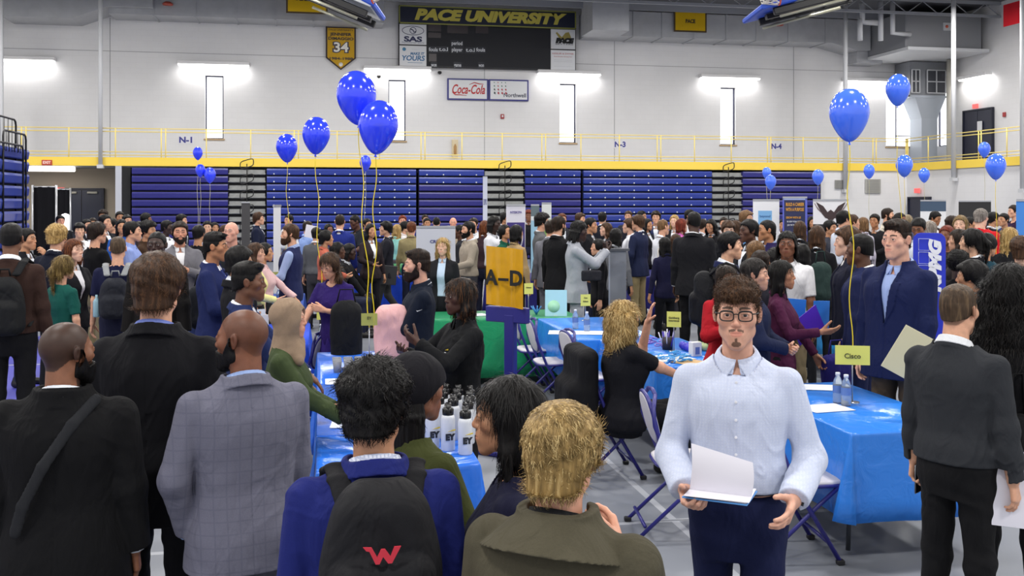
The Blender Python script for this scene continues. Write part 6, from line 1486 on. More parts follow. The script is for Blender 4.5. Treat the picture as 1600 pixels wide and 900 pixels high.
# A-D queue sign on its purple frame
d_ = 8.2; s_ = FPX / d_; p = at(790, 433, d_); root = empty('queue_sign', (p.x, p.y, 0), -TH - .55, 'yellow A-D sheet clipped to a purple frame in the middle of the hall', 'sign'); hw = .185; z0, z1 = at(790, 479, d_).z, at(790, 387, d_).z; n = 10; vs = []; 
for y in (0, .004):
    for z in (z0, z1):
        for i in range(n + 1): t = i / n * 2 - 1; vs.append((hw * t, y + .012 * math.sin(t * 5) - .02 * t * t, z + .012 * t * (-1)))
m_ = n + 1; fs = []
for i in range(n): fs += [(i, i + 1, m_ + i + 1, m_ + i), (2 * m_ + i + 1, 2 * m_ + i, 3 * m_ + i, 3 * m_ + i + 1)]
AM = mat('amber_sheet', '#d39c1c', .22, var=.12, bscale=6); sh = MB().add(vs, fs, True).build('sign_sheet', AM, root)
for t, x in (('A', -.12), ('\u2013', -.0), ('D', .12)): text(t, .17, (x, -.035, (z0 + z1) / 2 - .01), ink('#15140f'), sh, off=.006)
PUR = mat('purple_steel', '#2c2a78', .35); zb = at(790, 492, d_).z
MB().box((0, .03, zb), (.40, .06, .13), bev=.008).build('beam', PUR, root); MB().box((.03, .03, zb / 2), (.09, .07, zb), bev=.006).build('post', PUR, root); MB().box((.03, .03, .02), (.5, .5, .04), bev=.01).build('base_plate', PUR, root)
# ---- things on the tables
def bottle(x, y, z, label, grp='clear water bottles on the tables'):
    root = empty('water_bottle', (x, y, z), 0, label, 'bottle', grp); g = mat('clear_plastic', '#cfd9e2', .08, spec=.6); setp(g.node_tree.nodes['Principled BSDF'], Transmission_Weight=.75, IOR=1.2)
    MB().lathe([(.028, 0), (.031, .01), (.031, .06), (.029, .065), (.031, .07), (.031, .12), (.026, .15), (.013, .175), (.013, .185)], 18).build('bottle_body', g, root)
    MB().lathe([(.0318, .07), (.0318, .118)], 18, cap=False).build('bottle_label', mat('label_blue', '#5876b4', .4), root); MB().lathe([(.015, .18), (.015, .198), (.012, .20)], 14).build('bottle_cap', mat('cap_white', '#d6dbe6', .4), root)
p = onZ(1309, 630, .752); bottle(p.x, p.y, .752, 'clear water bottle on the Cisco table, left one'); p = onZ(1322, 634, .752); bottle(p.x, p.y, .752, 'clear water bottle on the Cisco table, right one')
p = onZ(899, 514, .752); bottle(p.x, p.y, .752, 'clear water bottle behind the seated blonde woman, left one'); p = onZ(917, 518, .752); bottle(p.x, p.y, .752, 'clear water bottle behind the seated blonde woman, right one')
p = onZ(502, 541, .752); bottle(p.x, p.y, .752, 'clear water bottle on the royal blue table in front of the black backpack'); p = onZ(437, 483, .752); bottle(-.5, 13.0, .752, 'small water bottle on the table before the navy vest')
def paper(px, py, w_, l_, rz, label, z=.754, col='#dfe3ee', n=3, XY=None):
    p = onZ(px, py, z) if XY is None else Vector((XY[0], XY[1], z)); mb = MB()
    for k in range(n): mb.box((.004 * math.sin(k * 2), .004 * math.cos(k * 3), .0012 * k + .0006), (w_, l_, .001))
    o = mb.build('paper_sheets', mat('paper_' + col, col, .7), None, (p.x, p.y, z), rz); tag(o, label, 'paper', 'papers lying on the tables'); return o
paper(1290, 606, .21, .28, 1.2, 'white sheet on the Cisco table nearest the bespectacled man'); paper(1290, 638, .28, .21, .1, 'white sheets left of the water bottles on the Cisco table')
paper(905, 520, .28, .6, 1.3, 'white papers on the glossy blue table behind the seated woman'); paper(1040, 560, .4, .3, .3, 'large white sheet under the seated woman\'s hand', col='#e8e6e0'); paper(1078, 566, .25, .2, .6, 'tan folder edge on the seated woman\'s table', col='#c9a878')
paper(505, 632, .5, .22, 0, 'pale leaflet near the blue suited man\'s head', XY=(.3, 7.3)); paper(505, 655, .34, .22, .2, 'white leaflet on the drinks table', XY=(.25, 6.4)); paper(505, 690, .45, .25, -.1, 'pale printed sheet on the drinks table, nearest one', XY=(.3, 5.9), col='#c9d2e6')
paper(470, 575, .3, .22, .4, 'papers beside the clear stand on the royal blue table', XY=(-.5, 9.5)); paper(420, 470, .3, .5, .2, 'papers on the table before the navy vest', XY=(-.6, 13.5)); paper(600, 420, .5, .3, .1, 'white papers on the table behind the walking man', XY=(1.1, 17.9)); paper(810, 497, .3, .22, .2, 'papers on the green table left of the leaning board', XY=(1.75, 11.3))
# leaning light blue board, blue scissors-like ribbon, pen cup, stress balls
p = onZ(868, 494, .75); root = empty('display_board', (p.x, p.y, .752), -.25, 'pale blue and green board leaning on the green table', 'board'); M_ = Matrix.Rotation(math.radians(-14), 4, 'X')
MB().bx(-.12, .13, 0, .006, 0, .30, M_).build('board_panel', mat('pale_board', '#9fd0dc', .5), root); MB().bx(-.02, .02, .0, .12, 0, .01).build('board_strut', mat('pale_board2', '#c9e0e0', .5), root); MB().cyl((-.02, -.003, .11), (-.02, .001, .11), .07, n=24, M=M_).build('board_circle', mat('green_round', '#9fd8b4', .5), root)
p = onZ(838, 492, .75); o = MB(); 
for k in range(9): a = k * .9; o.tube([(0, 0, 0), (.03 * math.cos(a), .03 * math.sin(a), .05), (.06 * math.cos(a + .3), .05 * math.sin(a), .10)], .006, 5)
o = o.build('ribbon_bow', mat('bow_blue', '#3a86c8', .5), None, (p.x, p.y, .752)); tag(o, 'curly blue ribbon bow on the green table', 'ribbon')
root = empty('pen_cup', (3.02, 8.35, .752), 0, 'dark mesh cup full of purple and white pens', 'pen cup'); MB().lathe([(.045, 0), (.048, .11)], 20).build('cup', mat('mesh_cup', '#2a2026', .6), root)
for k in range(12): a = k * 2.4; r_ = .012 * math.sqrt(k); MB().cyl((r_ * math.cos(a), r_ * math.sin(a), .02), (r_ * 2.2 * math.cos(a), r_ * 2.2 * math.sin(a), .15 + .01 * (k % 3)), .005, n=6).build('pen', mat('pen_%d' % (k % 2), ('#4a3aa8', '#d8d6e4')[k % 2], .3), root)
for k in range(9):
    o = MB().lathe([(.034 * math.sin(PI * i / 10), -.034 * math.cos(PI * i / 10) + .034) for i in range(11)], 16, cap=False).build('stress_ball', mat('ball_%d' % (k % 3), ('#4c46c8', '#4c46c8', '#a9b884')[k % 3], .4), None, (3.16 + .075 * (k % 3), 8.2 + .075 * (k // 3), .752)); tag(o, ('violet stress ball on the seated woman\'s table', 'violet stress ball on the seated woman\'s table', 'pale green stress ball on the seated woman\'s table')[k % 3], 'ball', ('violet stress balls', 'violet stress balls', 'green stress balls')[k % 3])
root = empty('box', (3.12, 7.95, .752), .2, 'small white box with a blue figure by the stress balls', 'box'); MB().box((0, 0, .06), (.09, .07, .12), bev=.004).build('carton', WS, root); MB().bx(-.02, .02, -.038, -.035, .02, .08).build('print_mark', ink('#5a6ea8'), root)
def tangle(x, y, w_, l_, col, label, n=26, seed=1, name='lanyard_pile'):
    r = random.Random(seed); mb = MB()
    for k in range(n):
        cx, cy = r.uniform(-w_, w_) / 2, r.uniform(-l_, l_) / 2; a0 = r.uniform(0, 6); rr = r.uniform(.02, .05); mb.tube([(cx + rr * math.cos(a0 + a), cy + rr * .7 * math.sin(a0 + a * 1.3), .008 + .012 * (k % 4) + .006 * math.sin(a)) for a in [q * .5 for q in range(12)]], .0055, 5)
    o = mb.build(name, mat('lany_' + col, col, .4), None, (x, y, .752)); tag(o, label, 'lanyards', None, 'stuff')
tangle(2.85, 7.80, .3, .35, '#3f9be0', 'loose pile of light blue lanyards on the seated woman\'s table', seed=3); tangle(2.92, 8.6, .35, .5, '#8a72c8', 'loose pile of violet lanyards behind the seated woman\'s hand', seed=5)
# drink bottles with black lids and EY lettering on the foreground table
BW = mat('bottle_white', '#d3d6dc', .3); BK = mat('lid_black', '#111113', .25)
k = 0
for (px, py) in ((676, 700), (700, 704), (727, 710), (662, 693), (668, 688), (686, 684), (708, 687), (731, 693), (674, 676), (692, 674), (713, 676), (733, 680), (680, 668), (698, 666), (716, 668), (734, 670), (684, 660), (702, 659), (720, 661), (690, 654), (708, 653), (724, 655)):
    s0 = onZ(px, py, .75); root = empty('drink_bottle', (s0.x, s0.y, .752), .15, ('white drink bottle with black lid lettered EY, front row, %s' % ('left', 'middle', 'right')[k]) if k < 3 else 'white drink bottle with black lid in the cluster behind the front row', 'bottle', 'white drink bottles with black lids on the foreground table')
    MB().lathe([(.034, 0), (.037, .006), (.037, .165), (.034, .18), (.027, .188)], 20).build('bottle_body', BW, root); l = MB().lathe([(.029, .185), (.030, .19), (.030, .215), (.026, .222), (.018, .225), (.018, .245), (.012, .25)], 18).build('bottle_lid', BK, root)
    if k < 3:
        text('EY', .042, (.0, -.0375, .075), ink('#22242c'), root, off=.003); MB().prism([(-.012, 0), (.03, .012), (.03, .004)], .002, Matrix.Translation((.0, -.0375, .105))).build('yellow_mark', ink('#e2c62c'), root)
    k += 1
# cups and tray by the headscarf, clear stand
for k in range(12):
    root = empty('plastic_cup', (.14 + .085 * (k % 4), 7.7 + .1 * (k // 4), .752), 0, 'clear plastic cup in the cluster beside the beige headscarf', 'cup', 'clear plastic cups on the blue table'); g = mat('clear_cup', '#c3c6cc', .12); setp(g.node_tree.nodes['Principled BSDF'], Transmission_Weight=.6, IOR=1.2); MB().lathe([(.026, 0), (.036, .085), (.034, .085), (.024, .004)], 16).build('cup_wall', g, root)
root = empty('brochure_stand', (-.55, 9.35, .752), .5, 'tall clear brochure stand on the royal blue table', 'stand'); g = mat('acrylic', '#c9cfdb', .1); MB().bx(-.11, .11, 0, .005, 0, .32, Matrix.Rotation(-.2, 4, 'X')).build('back_plate', g, root); MB().bx(-.11, .11, -.06, -.055, 0, .14).build('front_pocket', g, root); MB().bx(-.1, .1, -.03, -.02, .01, .27).build('leaflet', WS, root)
o = MB().lathe([(.035, 0), (.042, .09), (.04, .09), (.033, .003)], 18).build('paper_cup', mat('cup_w', '#d8d4d0', .5), None, (-.3, 13.1, .752)); tag(o, 'white paper cup on the table in front of the navy vest', 'cup')
o = MB().lathe([(.08, 0), (.09, .2), (.086, .2), (.078, .005)], 20).build('green_box', mat('green_tub', '#1f8a4a', .4), None, (1.4, 17.8, .752)); tag(o, 'green tub on the table behind the walking man', 'tub')
root = empty('luminous_column', onY(102, 345, 24), 0, 'glowing white tube lamp above the heads at far left', 'lamp'); MB().lathe([(.0, -.32), (.08, -.3), (.09, 0), (.08, .14), (.0, .17)], 18, cap=False).build('lamp_tube', mat('tube_glow', '#fff4f2', .5, emit=3), root); MB().cyl((0, 0, -1.6), (0, 0, -.3), .02).build('lamp_pole', BLK, root)
# measured distances, refined so that nobody stands in a table or in a neighbour
SADJ.update({(1230, 359): 192.9, (98, 400): 175.5, (114, 374): 155.6, (150, 346): 131.1, (334, 361): 183, (362, 347): 129.9, (398, 380): 142.8, (513, 396): 177.6, (455, 351): 129, (692, 372): 128.1, (719, 352): 95.7, (771, 336): 100.9, (905, 343): 126.1, (936, 374): 120.6, (998, 335): 94, (1039, 371): 114, (1172, 344): 140.1, (1180, 378): 165.5, (1188, 393): 183.4, (1250, 346): 110.3, (1277, 353): 134.8, (1386, 326): 82.7, (1453, 346): 111.9, (1521, 358): 164.2, (1585, 321): 74.5, (1596, 368): 174.6, (260, 345): 93.4, (494, 356): 96.5, (513, 350): 84, (553, 337): 84, (526, 379): 102.5, (579, 350): 95.8, (632, 346): 79.1, (643, 347): 90.3, (757, 345): 93.4, (906, 332): 74.9, (982, 330): 69, (1011, 342): 79.6, (1025, 329): 77.7, (1035, 344): 97.4, (1054, 336): 81.8, (1064, 342): 91.3, (1405, 333): 89.3, (1551, 332): 87.3, (352, 352): 99.8})
SADJ.update({(1296, 345): 101, (806, 352): 110, (1347, 367): 199, (1327, 353): 179, (1230, 359): 170})
# ------------------------------------------------------------------ people
PR = person
def col_of(c): return c
# ---- foreground
f1 = PR(98, 503, 450, 166, 'bearded man in a black wool coat with a shoulder strap, nearest at the left edge', 'b', 'bk', '#101012', top='coat', hair='bald', turn=-46, shave=1., stub=.82, beard='full', bc='#121214', fine=.0034, bw=1.14)
f2 = PR(245, 393, 400, 163, 'tall brown haired man in a black suit seen from behind in the foreground', 'w', 'br', '#121216', top='suit', hair='mid', strands=(5000, .035, .0010, .004, .003, 'crown'), sc='#6a78b8', bw=1.05, bc='#121216')
f3 = PR(384, 483, 430, -166, 'bald bearded man in a grey checked suit looking left', '#7a4c36', 'bk', '#696978', top='suit', turn=50, hair='bald', beard='short', pat='check', pat2='#5d5e6e', sc='#8fa4d0', bw=1.12, armL='pocket', armR='down2', bc='#4c4d58', shave=.4)
f4 = PR(583, 565, 600, 186, 'black haired man in a royal navy suit wearing the black backpack', 't', 'bk', '#1c2466', top='suit', turn=-22, hair='curly', strands=(6000, .035, .0013, .004, .003, 'crown'), spat='micro', spat2='#8d97b8', sc='#d4d8e6', bw=1.08, bc='#161c42', fine=.0032)
f5 = PR(645, 560, 495, 125, 'woman with dark locs and a black head wrap in an olive short sleeved top', '#7b4c34', 'bk', '#3c4120', top='tee', hair='longdreads', cap=True, fem=True, sleeve=.42, armL='front', armR='front', bw=1.22, bc='#17171a', tuck=False)
f6 = PR(802, 592, 575, -93, 'woman with long straight black hair in profile facing left', 't', 'bk', '#14152c', top='sweater', hair='long', fem=True, collar=False, strands=(5000, .10, .0012, .002, .001, 'down'), armL='front', armR='front', bc='#17171a')
f7 = PR(876, 627, 700, 157, 'person with wavy bleached blond hair in an olive trench coat, nearest at the bottom centre', '#d39a80', ('#8f7444', '#d8bd84'), '#4a4638', top='trench', hair='mid', strands=(9000, .038, .0011, .003, .003, 'crown'), armR=((.03, -.34, 1.33), (.5, .3, -.9), (-.5, .6, 0), .6), sc='#1a1a1c', bc='#3a3a3c', bw=1.08, hmat=None)
f8 = PR(1152, 431, 433, -2, 'man with glasses, moustache and light blue dress shirt walking towards the camera holding papers', '#d8a48c', 'br', '#c6cde0', top='shirt', hair='fringe', beard='goatee', jaw=.93, strands=(5500, .040, .0010, .006, .006, 'fwd'), pose='walk', bc='#151b3c', shave=.35, stub=.25,
        armR=((.165, -.24, 1.08), (.5, 1, -.3), (-.5, -.1, .85), .55), armL=((.195, -.20, 1.06), (.5, 1, -.3), (-.6, .35, .3), .3), bw=.97, fine=.003, pat='micro', pat2='#bcc5dd')
f9 = PR(1495, 447, 350, 152, 'man with a short fade in a charcoal sweater seen from behind holding a phone', '#d6a284', ('#49392a', '#7d6549'), '#2e3034', top='sweater', hair='fade', sc='#dfe1e4', bc='#141416', bw=1.1, armL=((.25, -.05, .89), (.4, 1, 0), (-1, .1, 0), .7), shave=.5, stub=.5, lod=0)
f10 = PR(1578, 415, 335, 172, 'woman with long tight black curls and black clothes at the right edge', '#8a5c44', 'bk', '#131316', top='sweater', hair='ringlets', fem=True, collar=False, strands=(9000, .10, .0013, .012, .012, 'down'), bc='#131316', bw=1.05, armL='down', armR='down')
f11 = PR(1404, 341, 228, -33, 'tall man in a navy blazer and light blue shirt behind the Cisco table', '#dba78f', 'db', '#171f44', top='suit', hair='quiff', sc='#9fb2e0', bc='#54483c', bw=1.13, lod=0, fine=.0034, belly=.015, shave=.3, stub=.12, armL='down2')
f12 = PR(1327, 353, 200, -82, 'brown haired young man in a dark suit facing left beside the yellow ribbon', 'p', 'br', '#1a1c2c', top='suit_open', hair='mid', sc='#e2e2e2', bc='#4a4a52')
f12b = PR(1347, 367, 214, -100, 'close cropped man in a navy suit facing left, nearer one by the yellow ribbon', '#5a3a28', 'bk', '#1b2246', top='suit', hair='fade', sc='#e2e2e2', bc='#1b2246')
f13 = PR(1230, 359, 180, -4, 'young man with locs in a white polo shirt and khaki trousers', '#7a4e38', 'bk', '#dedee2', top='polo', hair='dreads', sleeve=.42, bc='#8f8064', armR='front', armL='down2')
f14 = PR(1219, 408, 205, 82, 'woman with long dark hair in a maroon blouse facing right', '#b07c5e', 'bk', '#471a38', top='blouse', hair='long', fem=True, tuck=False, armR='gest', armL=((.14, -.30, .92), (.8, .6, -.3), (-.6, .2, .4), .6), bc='#16161a')
f15 = PR(1176, 406, 216, 84, 'man with receding dark hair in a navy sweater with clasped hands facing right', '#cf9c82', ('#1e1a18', '#4a4440'), '#1d2440', top='sweater', hair='short', sc='#a8b4cc', armR='clasp', armL='clasp', bc='#1a1a20', shave=.5)
f16 = PR(1134, 416, 200, 30, 'person in a bright red coat mostly hidden behind the bespectacled man', '#c08a6c', 'db', '#a81a26', top='coat', hair='bob', fem=True, armR='chest')
f17 = PR(1138, 364, 173, 92, 'black haired man in a navy jacket in profile facing right', '#d8a98a', 'bk', '#1b2248', top='hoodie', hair='short', bc='#1a1a20', armR='down2')
f18 = PR(1085, 332, 122, 164, 'tall broad man in a black suit seen from behind, head turned right', '#4a3024', 'bk', '#1a1a1e', top='suit', hair='fade', sc='#d8d8dc', bc='#121215', turn=40, bw=1.12, lod=1)
wb = PR(973, 471, 212, 112, 'seated blonde woman in a black t-shirt raising her hand', '#dba78c', 'bl', '#15151a', top='tee', hair='hugehair', fem=True, pose='sit', sleeve=.38, bw=1.45, armL=((.17, -.27, 1.60), (.3, -.8, -.6), (-.5, -.6, .2), .15), armR=((.08, -.46, 1.20), (.8, .3, -.4), (0, .2, -1), .3), tuck=False, bc='#15151a', strands=(4500, .11, .0020, .012, .016, 'down'))
# ---- middle left
l1 = PR(17, 350, 196, 165, 'man in a dark brown sweater over a white shirt at the left edge', '#7d5540', 'bk', '#35241f', top='sweater', hair='fade', sc='#dcdde0', bc='#131316')
PR(88, 351, 150, 148, 'man with curly blond hair in a navy suit at far left', 'w', 'bl', '#161a28', top='suit', hair='curly', sc='#e4e4e4')
PR(98, 400, 165, 125, 'woman with a blond ponytail and teal top beside the smiling long haired woman', 'w', ('#6b5630', '#a88f58'), '#145048', top='tee', hair='pony', fem=True, sleeve=.4)
PR(114, 374, 158, 42, 'smiling woman with long auburn hair in a black jacket', 'p', 'au', '#15151a', top='suit', hair='wavy', fem=True, sc='#d8d8dc', armL='front')
PR(150, 346, 128, 118, 'young man in a black t-shirt and khaki trousers looking right', 'w', 'db', '#101012', top='tee', hair='mid', sleeve=.42, bc='#8c8164', armR='front')
l6 = PR(184, 371, 160, 172, 'man in a navy t-shirt with grey backpack straps, back to us', 'w', ('#4b3b2c', '#75634e'), '#171a38', top='tee', hair='fade', sleeve=.42, bc='#22243a')
PR(205, 347, 126, 82, 'man in a light blue shirt with dark hair in profile at left', 'w', 'bk', '#8fa2dc', top='shirt', hair='short')
PR(230, 345, 118, 60, 'man with thick black hair in a brown jacket', 't', 'bk', '#3c2a1e', top='suit_open', hair='curly', sc='#5a4a3e')
PR(246, 362, 178, -15, 'bald man with dark glasses and black clothes behind the tall suited man', 'k', 'bk', '#161414', top='coat', hair='buzz', bc='#161414')
PR(281, 347, 138, 4, 'man in a grey blazer and open white shirt facing the camera at left', '#c98f74', 'db', '#6b6a70', top='suit', hair='short', sc='#e0e0e2', armL='chest', beard='short', bc='#2a3560')
l11 = PR(334, 361, 176, 72, 'man in a royal navy suit with a blue tie looking right', '#a87452', 'bk', '#1c2550', top='suit', hair='quiff', tie=True, tiec='#26346e', sc='#e4e4e8', bc='#1c2550', armR='front')
PR(362, 347, 128, -25, 'bald man in a dark polo shirt behind the navy suited man', '#d8a08c', 'gr', '#2b2e33', top='polo', hair='bald', sleeve=.42, bw=1.15)
PR(384, 407, 262, 84, 'man with glasses and swept black hair in a navy suit facing right', '#6b4530', 'bk', '#1f2a52', top='suit', hair='quiff', sc='#e0e2e8', bc='#1f2a52', armR='table', armL='table')
PR(372, 384, 200, 110, 'black haired man in a black jacket behind the man with glasses and navy suit', 't', 'bk', '#141418', top='hoodie', hair='mid')
PR(398, 380, 145, 75, 'brown haired woman in a pale yellow top at left centre', 'w', 'br', '#dcd690', top='blouse', hair='bob', fem=True, armR='front')
PR(412, 380, 136, 80, 'dark haired woman in a pink top beside the pale yellow top', 't', 'bk', '#d8b4b4', top='blouse', hair='bun', fem=True, armL='table')
l16 = PR(447, 469, 295, 78, 'woman in a beige headscarf and olive top facing right', '#c9937a', ('#8f7a66', '#8f7a66'), '#39452a', top='sweater', hair='hijab', fem=True, collar=False, armR=((.10, -.36, 1.08), (.6, .6, -.6), (-.2, 0, 1), .6), armL='front', bc='#8a7466')
l17 = PR(513, 396, 185, -38, 'woman in a purple top with a side ponytail looking down', '#d6a084', ('#3a281c', '#64482f'), '#2a1a5c', top='tee', hair='sidepony', fem=True, sleeve=.38, tilt=14, armL='chest', armR='table', bottom='skirt', bc='#3a2a78', tuck=False, bw=1.12, lean=6)
l18 = PR(455, 351, 150, -100, 'bearded man in a navy vest and light blue sleeves facing left', 'w', 'br', '#20264c', top='vest', hair='short', sc='#94a4cc', beard='full', bc='#2b345c', armL='front', armR='front', turn=15)
l19 = PR(604, 345, 93, -88, 'walking man in a dark blazer and grey trousers facing left', '#c99a80', 'bk', '#1d1e26', top='suit', hair='mid', pose='walk', bc='#3a3b3c', sc='#d8d8dc', armL='front', armR='front')
m1 = PR(655, 388, 207, -82, 'bearded man in a navy quarter zip with folded arms facing left', '#cf9d86', 'db', '#131a28', top='quarterzip', hair='quiff', beard='full', armL='fold', armR='fold', hidehand=(1, 1), bc='#15181f', shave=.3)
m2 = PR(722, 436, 262, -62, 'woman in a black EY zip top with a blonde streak, talking with her hands', '#4a2e24', ('#17100e', '#6a4526'), '#0f1013', top='quarterzip', hair='bob', fem=True, armL=((.03, -.33, 1.38), (.8, .3, -.7), (-.5, .3, .5), .5), armR=((.07, -.36, 1.30), (.8, .3, -.6), (-.3, 0, .8), .5), bw=1.12, bc='#15151a')
PR(692, 372, 130, -12, 'blond woman with glasses and a pale scarf in front of the CREST banner', 'p', 'bl', '#1b1c20', top='suit_open', hair='wavy', fem=True, sc='#bcd0e4')
PR(698, 357, 112, -62, 'woman with long wavy brown hair standing against the CREST banner', 'w', 'br', '#a8a4a8', top='blouse', hair='wavy', fem=True)
PR(733, 347, 104, -68, 'man with a black beard in a beige sweater right of the CREST banner', 'w', 'bk', '#9c9284', top='hoodie', hair='short', beard='full', armL='front', bc='#3a3b42')
PR(719, 352, 92, -95, 'dark skinned man in a dark jacket partly behind the beige sweater', 'd', 'bk', '#23242a', top='suit', hair='fade')
PR(771, 336, 96, 62, 'man with short locs in a white shirt with dark straps facing right', 'k', 'bk', '#dadce4', top='shirt', hair='dreads', bc='#141418', armR='front')
PR(786, 352, 104, 55, 'woman with a bun in a dark green top looking up right', 't', 'bk', '#145240', top='blouse', hair='bun', fem=True, tilt=-12)
PR(806, 352, 98, 130, 'dark haired person in a tan top left of the A-D sign', 't', 'bk', '#a58c66', top='blouse', hair='bob', fem=True)
PR(846, 333, 101, 98, 'man with curly black hair in a grey blazer facing right', 'w', 'bk', '#5a5b5e', top='suit', hair='curly', bc='#17171b')
PR(860, 345, 106, 160, 'person in a mid grey suit mostly behind the black suited man', 'w', 'db', '#6d6e76', top='suit', hair='short', bc='#6d6e76')
PR(872, 339, 114, 140, 'man with brown hair and red beard in a black suit near the centre', 'w', 'db', '#131316', top='suit', hair='short', beard='short', bc='#131316', sc='#d8d0d0', lod=1)
g1 = PR(905, 343, 128, 92, 'man with black locs in a light grey suit holding his hands up', 'k', 'bk', '#9fa2aa', top='suit', hair='dreads', bc='#989ba4', armL=((.06, -.33, 1.40), (.6, .2, -.9), (-.4, .5, .5), .7), armR=((.06, -.36, 1.42), (.6, .2, -.9), (-.4, .5, .5), .7), tilt=10, lod=1)
PR(936, 374, 116, -78, 'woman with tied back hair in black facing the light grey suit', 'w', 'bk', '#17171b', top='suit', hair='bun', fem=True)
PR(962, 357, 109, 150, 'woman with long black hair in a grey blazer seen from behind', 't', 'bk', '#6a6c72', top='suit', hair='long', fem=True, bc='#17171b')
PR(984, 341, 91, -92, 'young man in a white shirt, navy trousers and white sneakers stepping left', 'p', 'br', '#e0e2ea', top='shirt', hair='mid', pose='walk', bc='#1a2240', shoec='#d8d8dc', armR='down2', seed=2)
PR(998, 335, 87, -120, 'man in a navy blazer and khaki trousers behind the white shirted young man', 'w', 'br', '#1d2440', top='suit', hair='mid', bc='#8f8160', armL='pocket')
PR(1039, 371, 104, -150, 'woman with long black hair in navy carrying a white tote', 't', 'bk', '#1c1c38', top='blouse', hair='long', fem=True, tuck=False)
PR(1056, 366, 108, 160, 'woman with long brown hair in a sleeveless black dress', 'w', 'br', '#141418', top='tee', hair='long', fem=True, sleeve=.2, bc='#141418')
# ---- middle right
PR(1138, 344, 112, 10, 'brown haired young man looking down above the black backpack', 'p', 'br', '#17171b', top='hoodie', hair='mid', tilt=15)
PR(1172, 344, 138, -58, 'smiling man with glasses and a black suit facing left at right of centre', 'd', 'bk', '#17171b', top='suit', hair='short', sc='#dde0e6')
PR(1200, 344, 134, -70, 'smiling man with cornrow braids in a dark purple suit facing left', '#b07c58', 'bk', '#241c48', top='suit', hair='cornrow', sc='#8fa0c8')
PR(1180, 378, 168, 150, 'person with light brown hair seen from behind below the two smiling men', 'w', 'lb', '#2a2c34', top='sweater', hair='short', collar=False)
PR(1188, 393, 178, 170, 'dark haired head from behind above the man with clasped hands', 't', 'db', '#24242c', top='sweater', hair='short', collar=False)
PR(1211, 388, 158, 175, 'person with a dark curly bun left of the white polo', 'b', 'bk', '#1c1c22', top='sweater', hair='afro', collar=False, fem=True)
PR(1254, 382, 146, 165, 'woman with long black hair directly behind the white polo', 't', 'bk', '#2b3a34', top='sweater', hair='long', fem=True, collar=False)
PR(1250, 346, 112, 175, 'woman with long brown hair seen from behind, left of a pair', 'w', 'br', '#1a1a1e', top='suit', hair='verylong', fem=True)
PR(1277, 353, 118, 170, 'woman with long brown hair and black jacket seen from behind, right of a pair', 'w', 'br', '#141418', top='suit', hair='verylong', fem=True)
PR(1317, 330, 104, 125, 'man in a pale shirt with dark hair facing away under the eagle banner', 'w', 'bk', '#c4cad8', top='shirt', hair='short', bc='#9aa0aa')
PR(1331, 336, 96, 110, 'brown haired man with glasses right of the pale shirt', 'w', 'br', '#33343c', top='suit', hair='short')
PR(1367, 335, 86, -20, 'man in black with a red lanyard left of the tall navy blazer', '#b07c58', 'bk', '#1a1a1e', top='sweater', hair='short', armL='front', armR='front')
PR(1386, 326, 84, 78, 'man in a cream top with arms raised to his head', 'w', 'db', '#d8d0c0', top='sweater', hair='short', armL='face', beard='short', collar=False)
PR(1434, 342, 122, -15, 'black haired young man looking down above the arched blue banner', '#8a5a40', 'bk', '#c8ccd6', top='shirt', hair='short', tilt=22)
PR(1453, 346, 117, 160, 'person with silvery blond hair behind the arched blue banner', 'p', ('#8b8178', '#c8c0b4'), '#c03038', top='blouse', hair='bob', fem=True)
PR(1463, 331, 82, 60, 'dark haired man in black over a white shirt by the navy topped banner', '#a87452', 'bk', '#1a1a1e', top='suit', hair='short', sc='#e0e0e0', tilt=18)
PR(1487, 338, 98, 150, 'brown haired person behind the blonde woman at right', 'w', 'db', '#5a4a3c', top='sweater', hair='curly', collar=False)
PR(1501, 337, 116, -12, 'blonde woman facing the camera at right', 'p', ('#77603c', '#b89c6c'), '#24242c', top='sweater', hair='long', fem=True, collar=False)
PR(1480, 353, 130, -22, 'woman with copper braids and dark top right of the arched banner', 'b', 'rd', '#2a2022', top='sweater', hair='long', fem=True, collar=False)
PR(1500, 359, 142, -95, 'woman with brown hair in profile behind the black blazer', 'w', 'db', '#2a2426', top='sweater', hair='bob', fem=True, collar=False)
PR(1521, 358, 152, -98, 'woman with a black ponytail in a black blazer and white collar', '#d8aa8c', 'bk', '#15151a', top='suit', hair='pony', fem=True, sc='#e0e2e6')
PR(1532, 327, 104, 150, 'grey haired person in a bright red sweater, back to us', 'p', 'gr', '#c01c26', top='sweater', hair='short', collar=False, bw=1.28, armL='front')
PR(1541, 365, 156, 140, 'dark haired woman with a cyan backpack strap at right', 't', 'bk', '#1a3a48', top='sweater', hair='bun', fem=True, collar=False)
PR(1577, 356, 138, 168, 'woman with wavy blonde hair and black top near the right edge', 'p', 'bl', '#17171b', top='sweater', hair='wavy', fem=True, collar=False)
PR(1585, 321, 94, -60, 'man in a dark plum sweater standing tall near the right edge', 'w', 'db', '#2c1834', top='sweater', hair='short', collar=False, armR='front')
PR(1596, 368, 172, 178, 'brown haired person in a grey t-shirt cut by the right edge', 'p', 'br', '#b4b4bc', top='tee', hair='mid', sleeve=.42)
PR(1497, 391, 176, 178, 'person with a round black afro in black clothes', 'k', 'bk', '#131316', top='sweater', hair='afro', collar=False)
PR(1521, 406, 224, -100, 'man with thick black hair facing left behind the charcoal sweater', '#c08a68', 'bk', '#17171b', top='sweater', hair='mid', collar=False, lod=1)
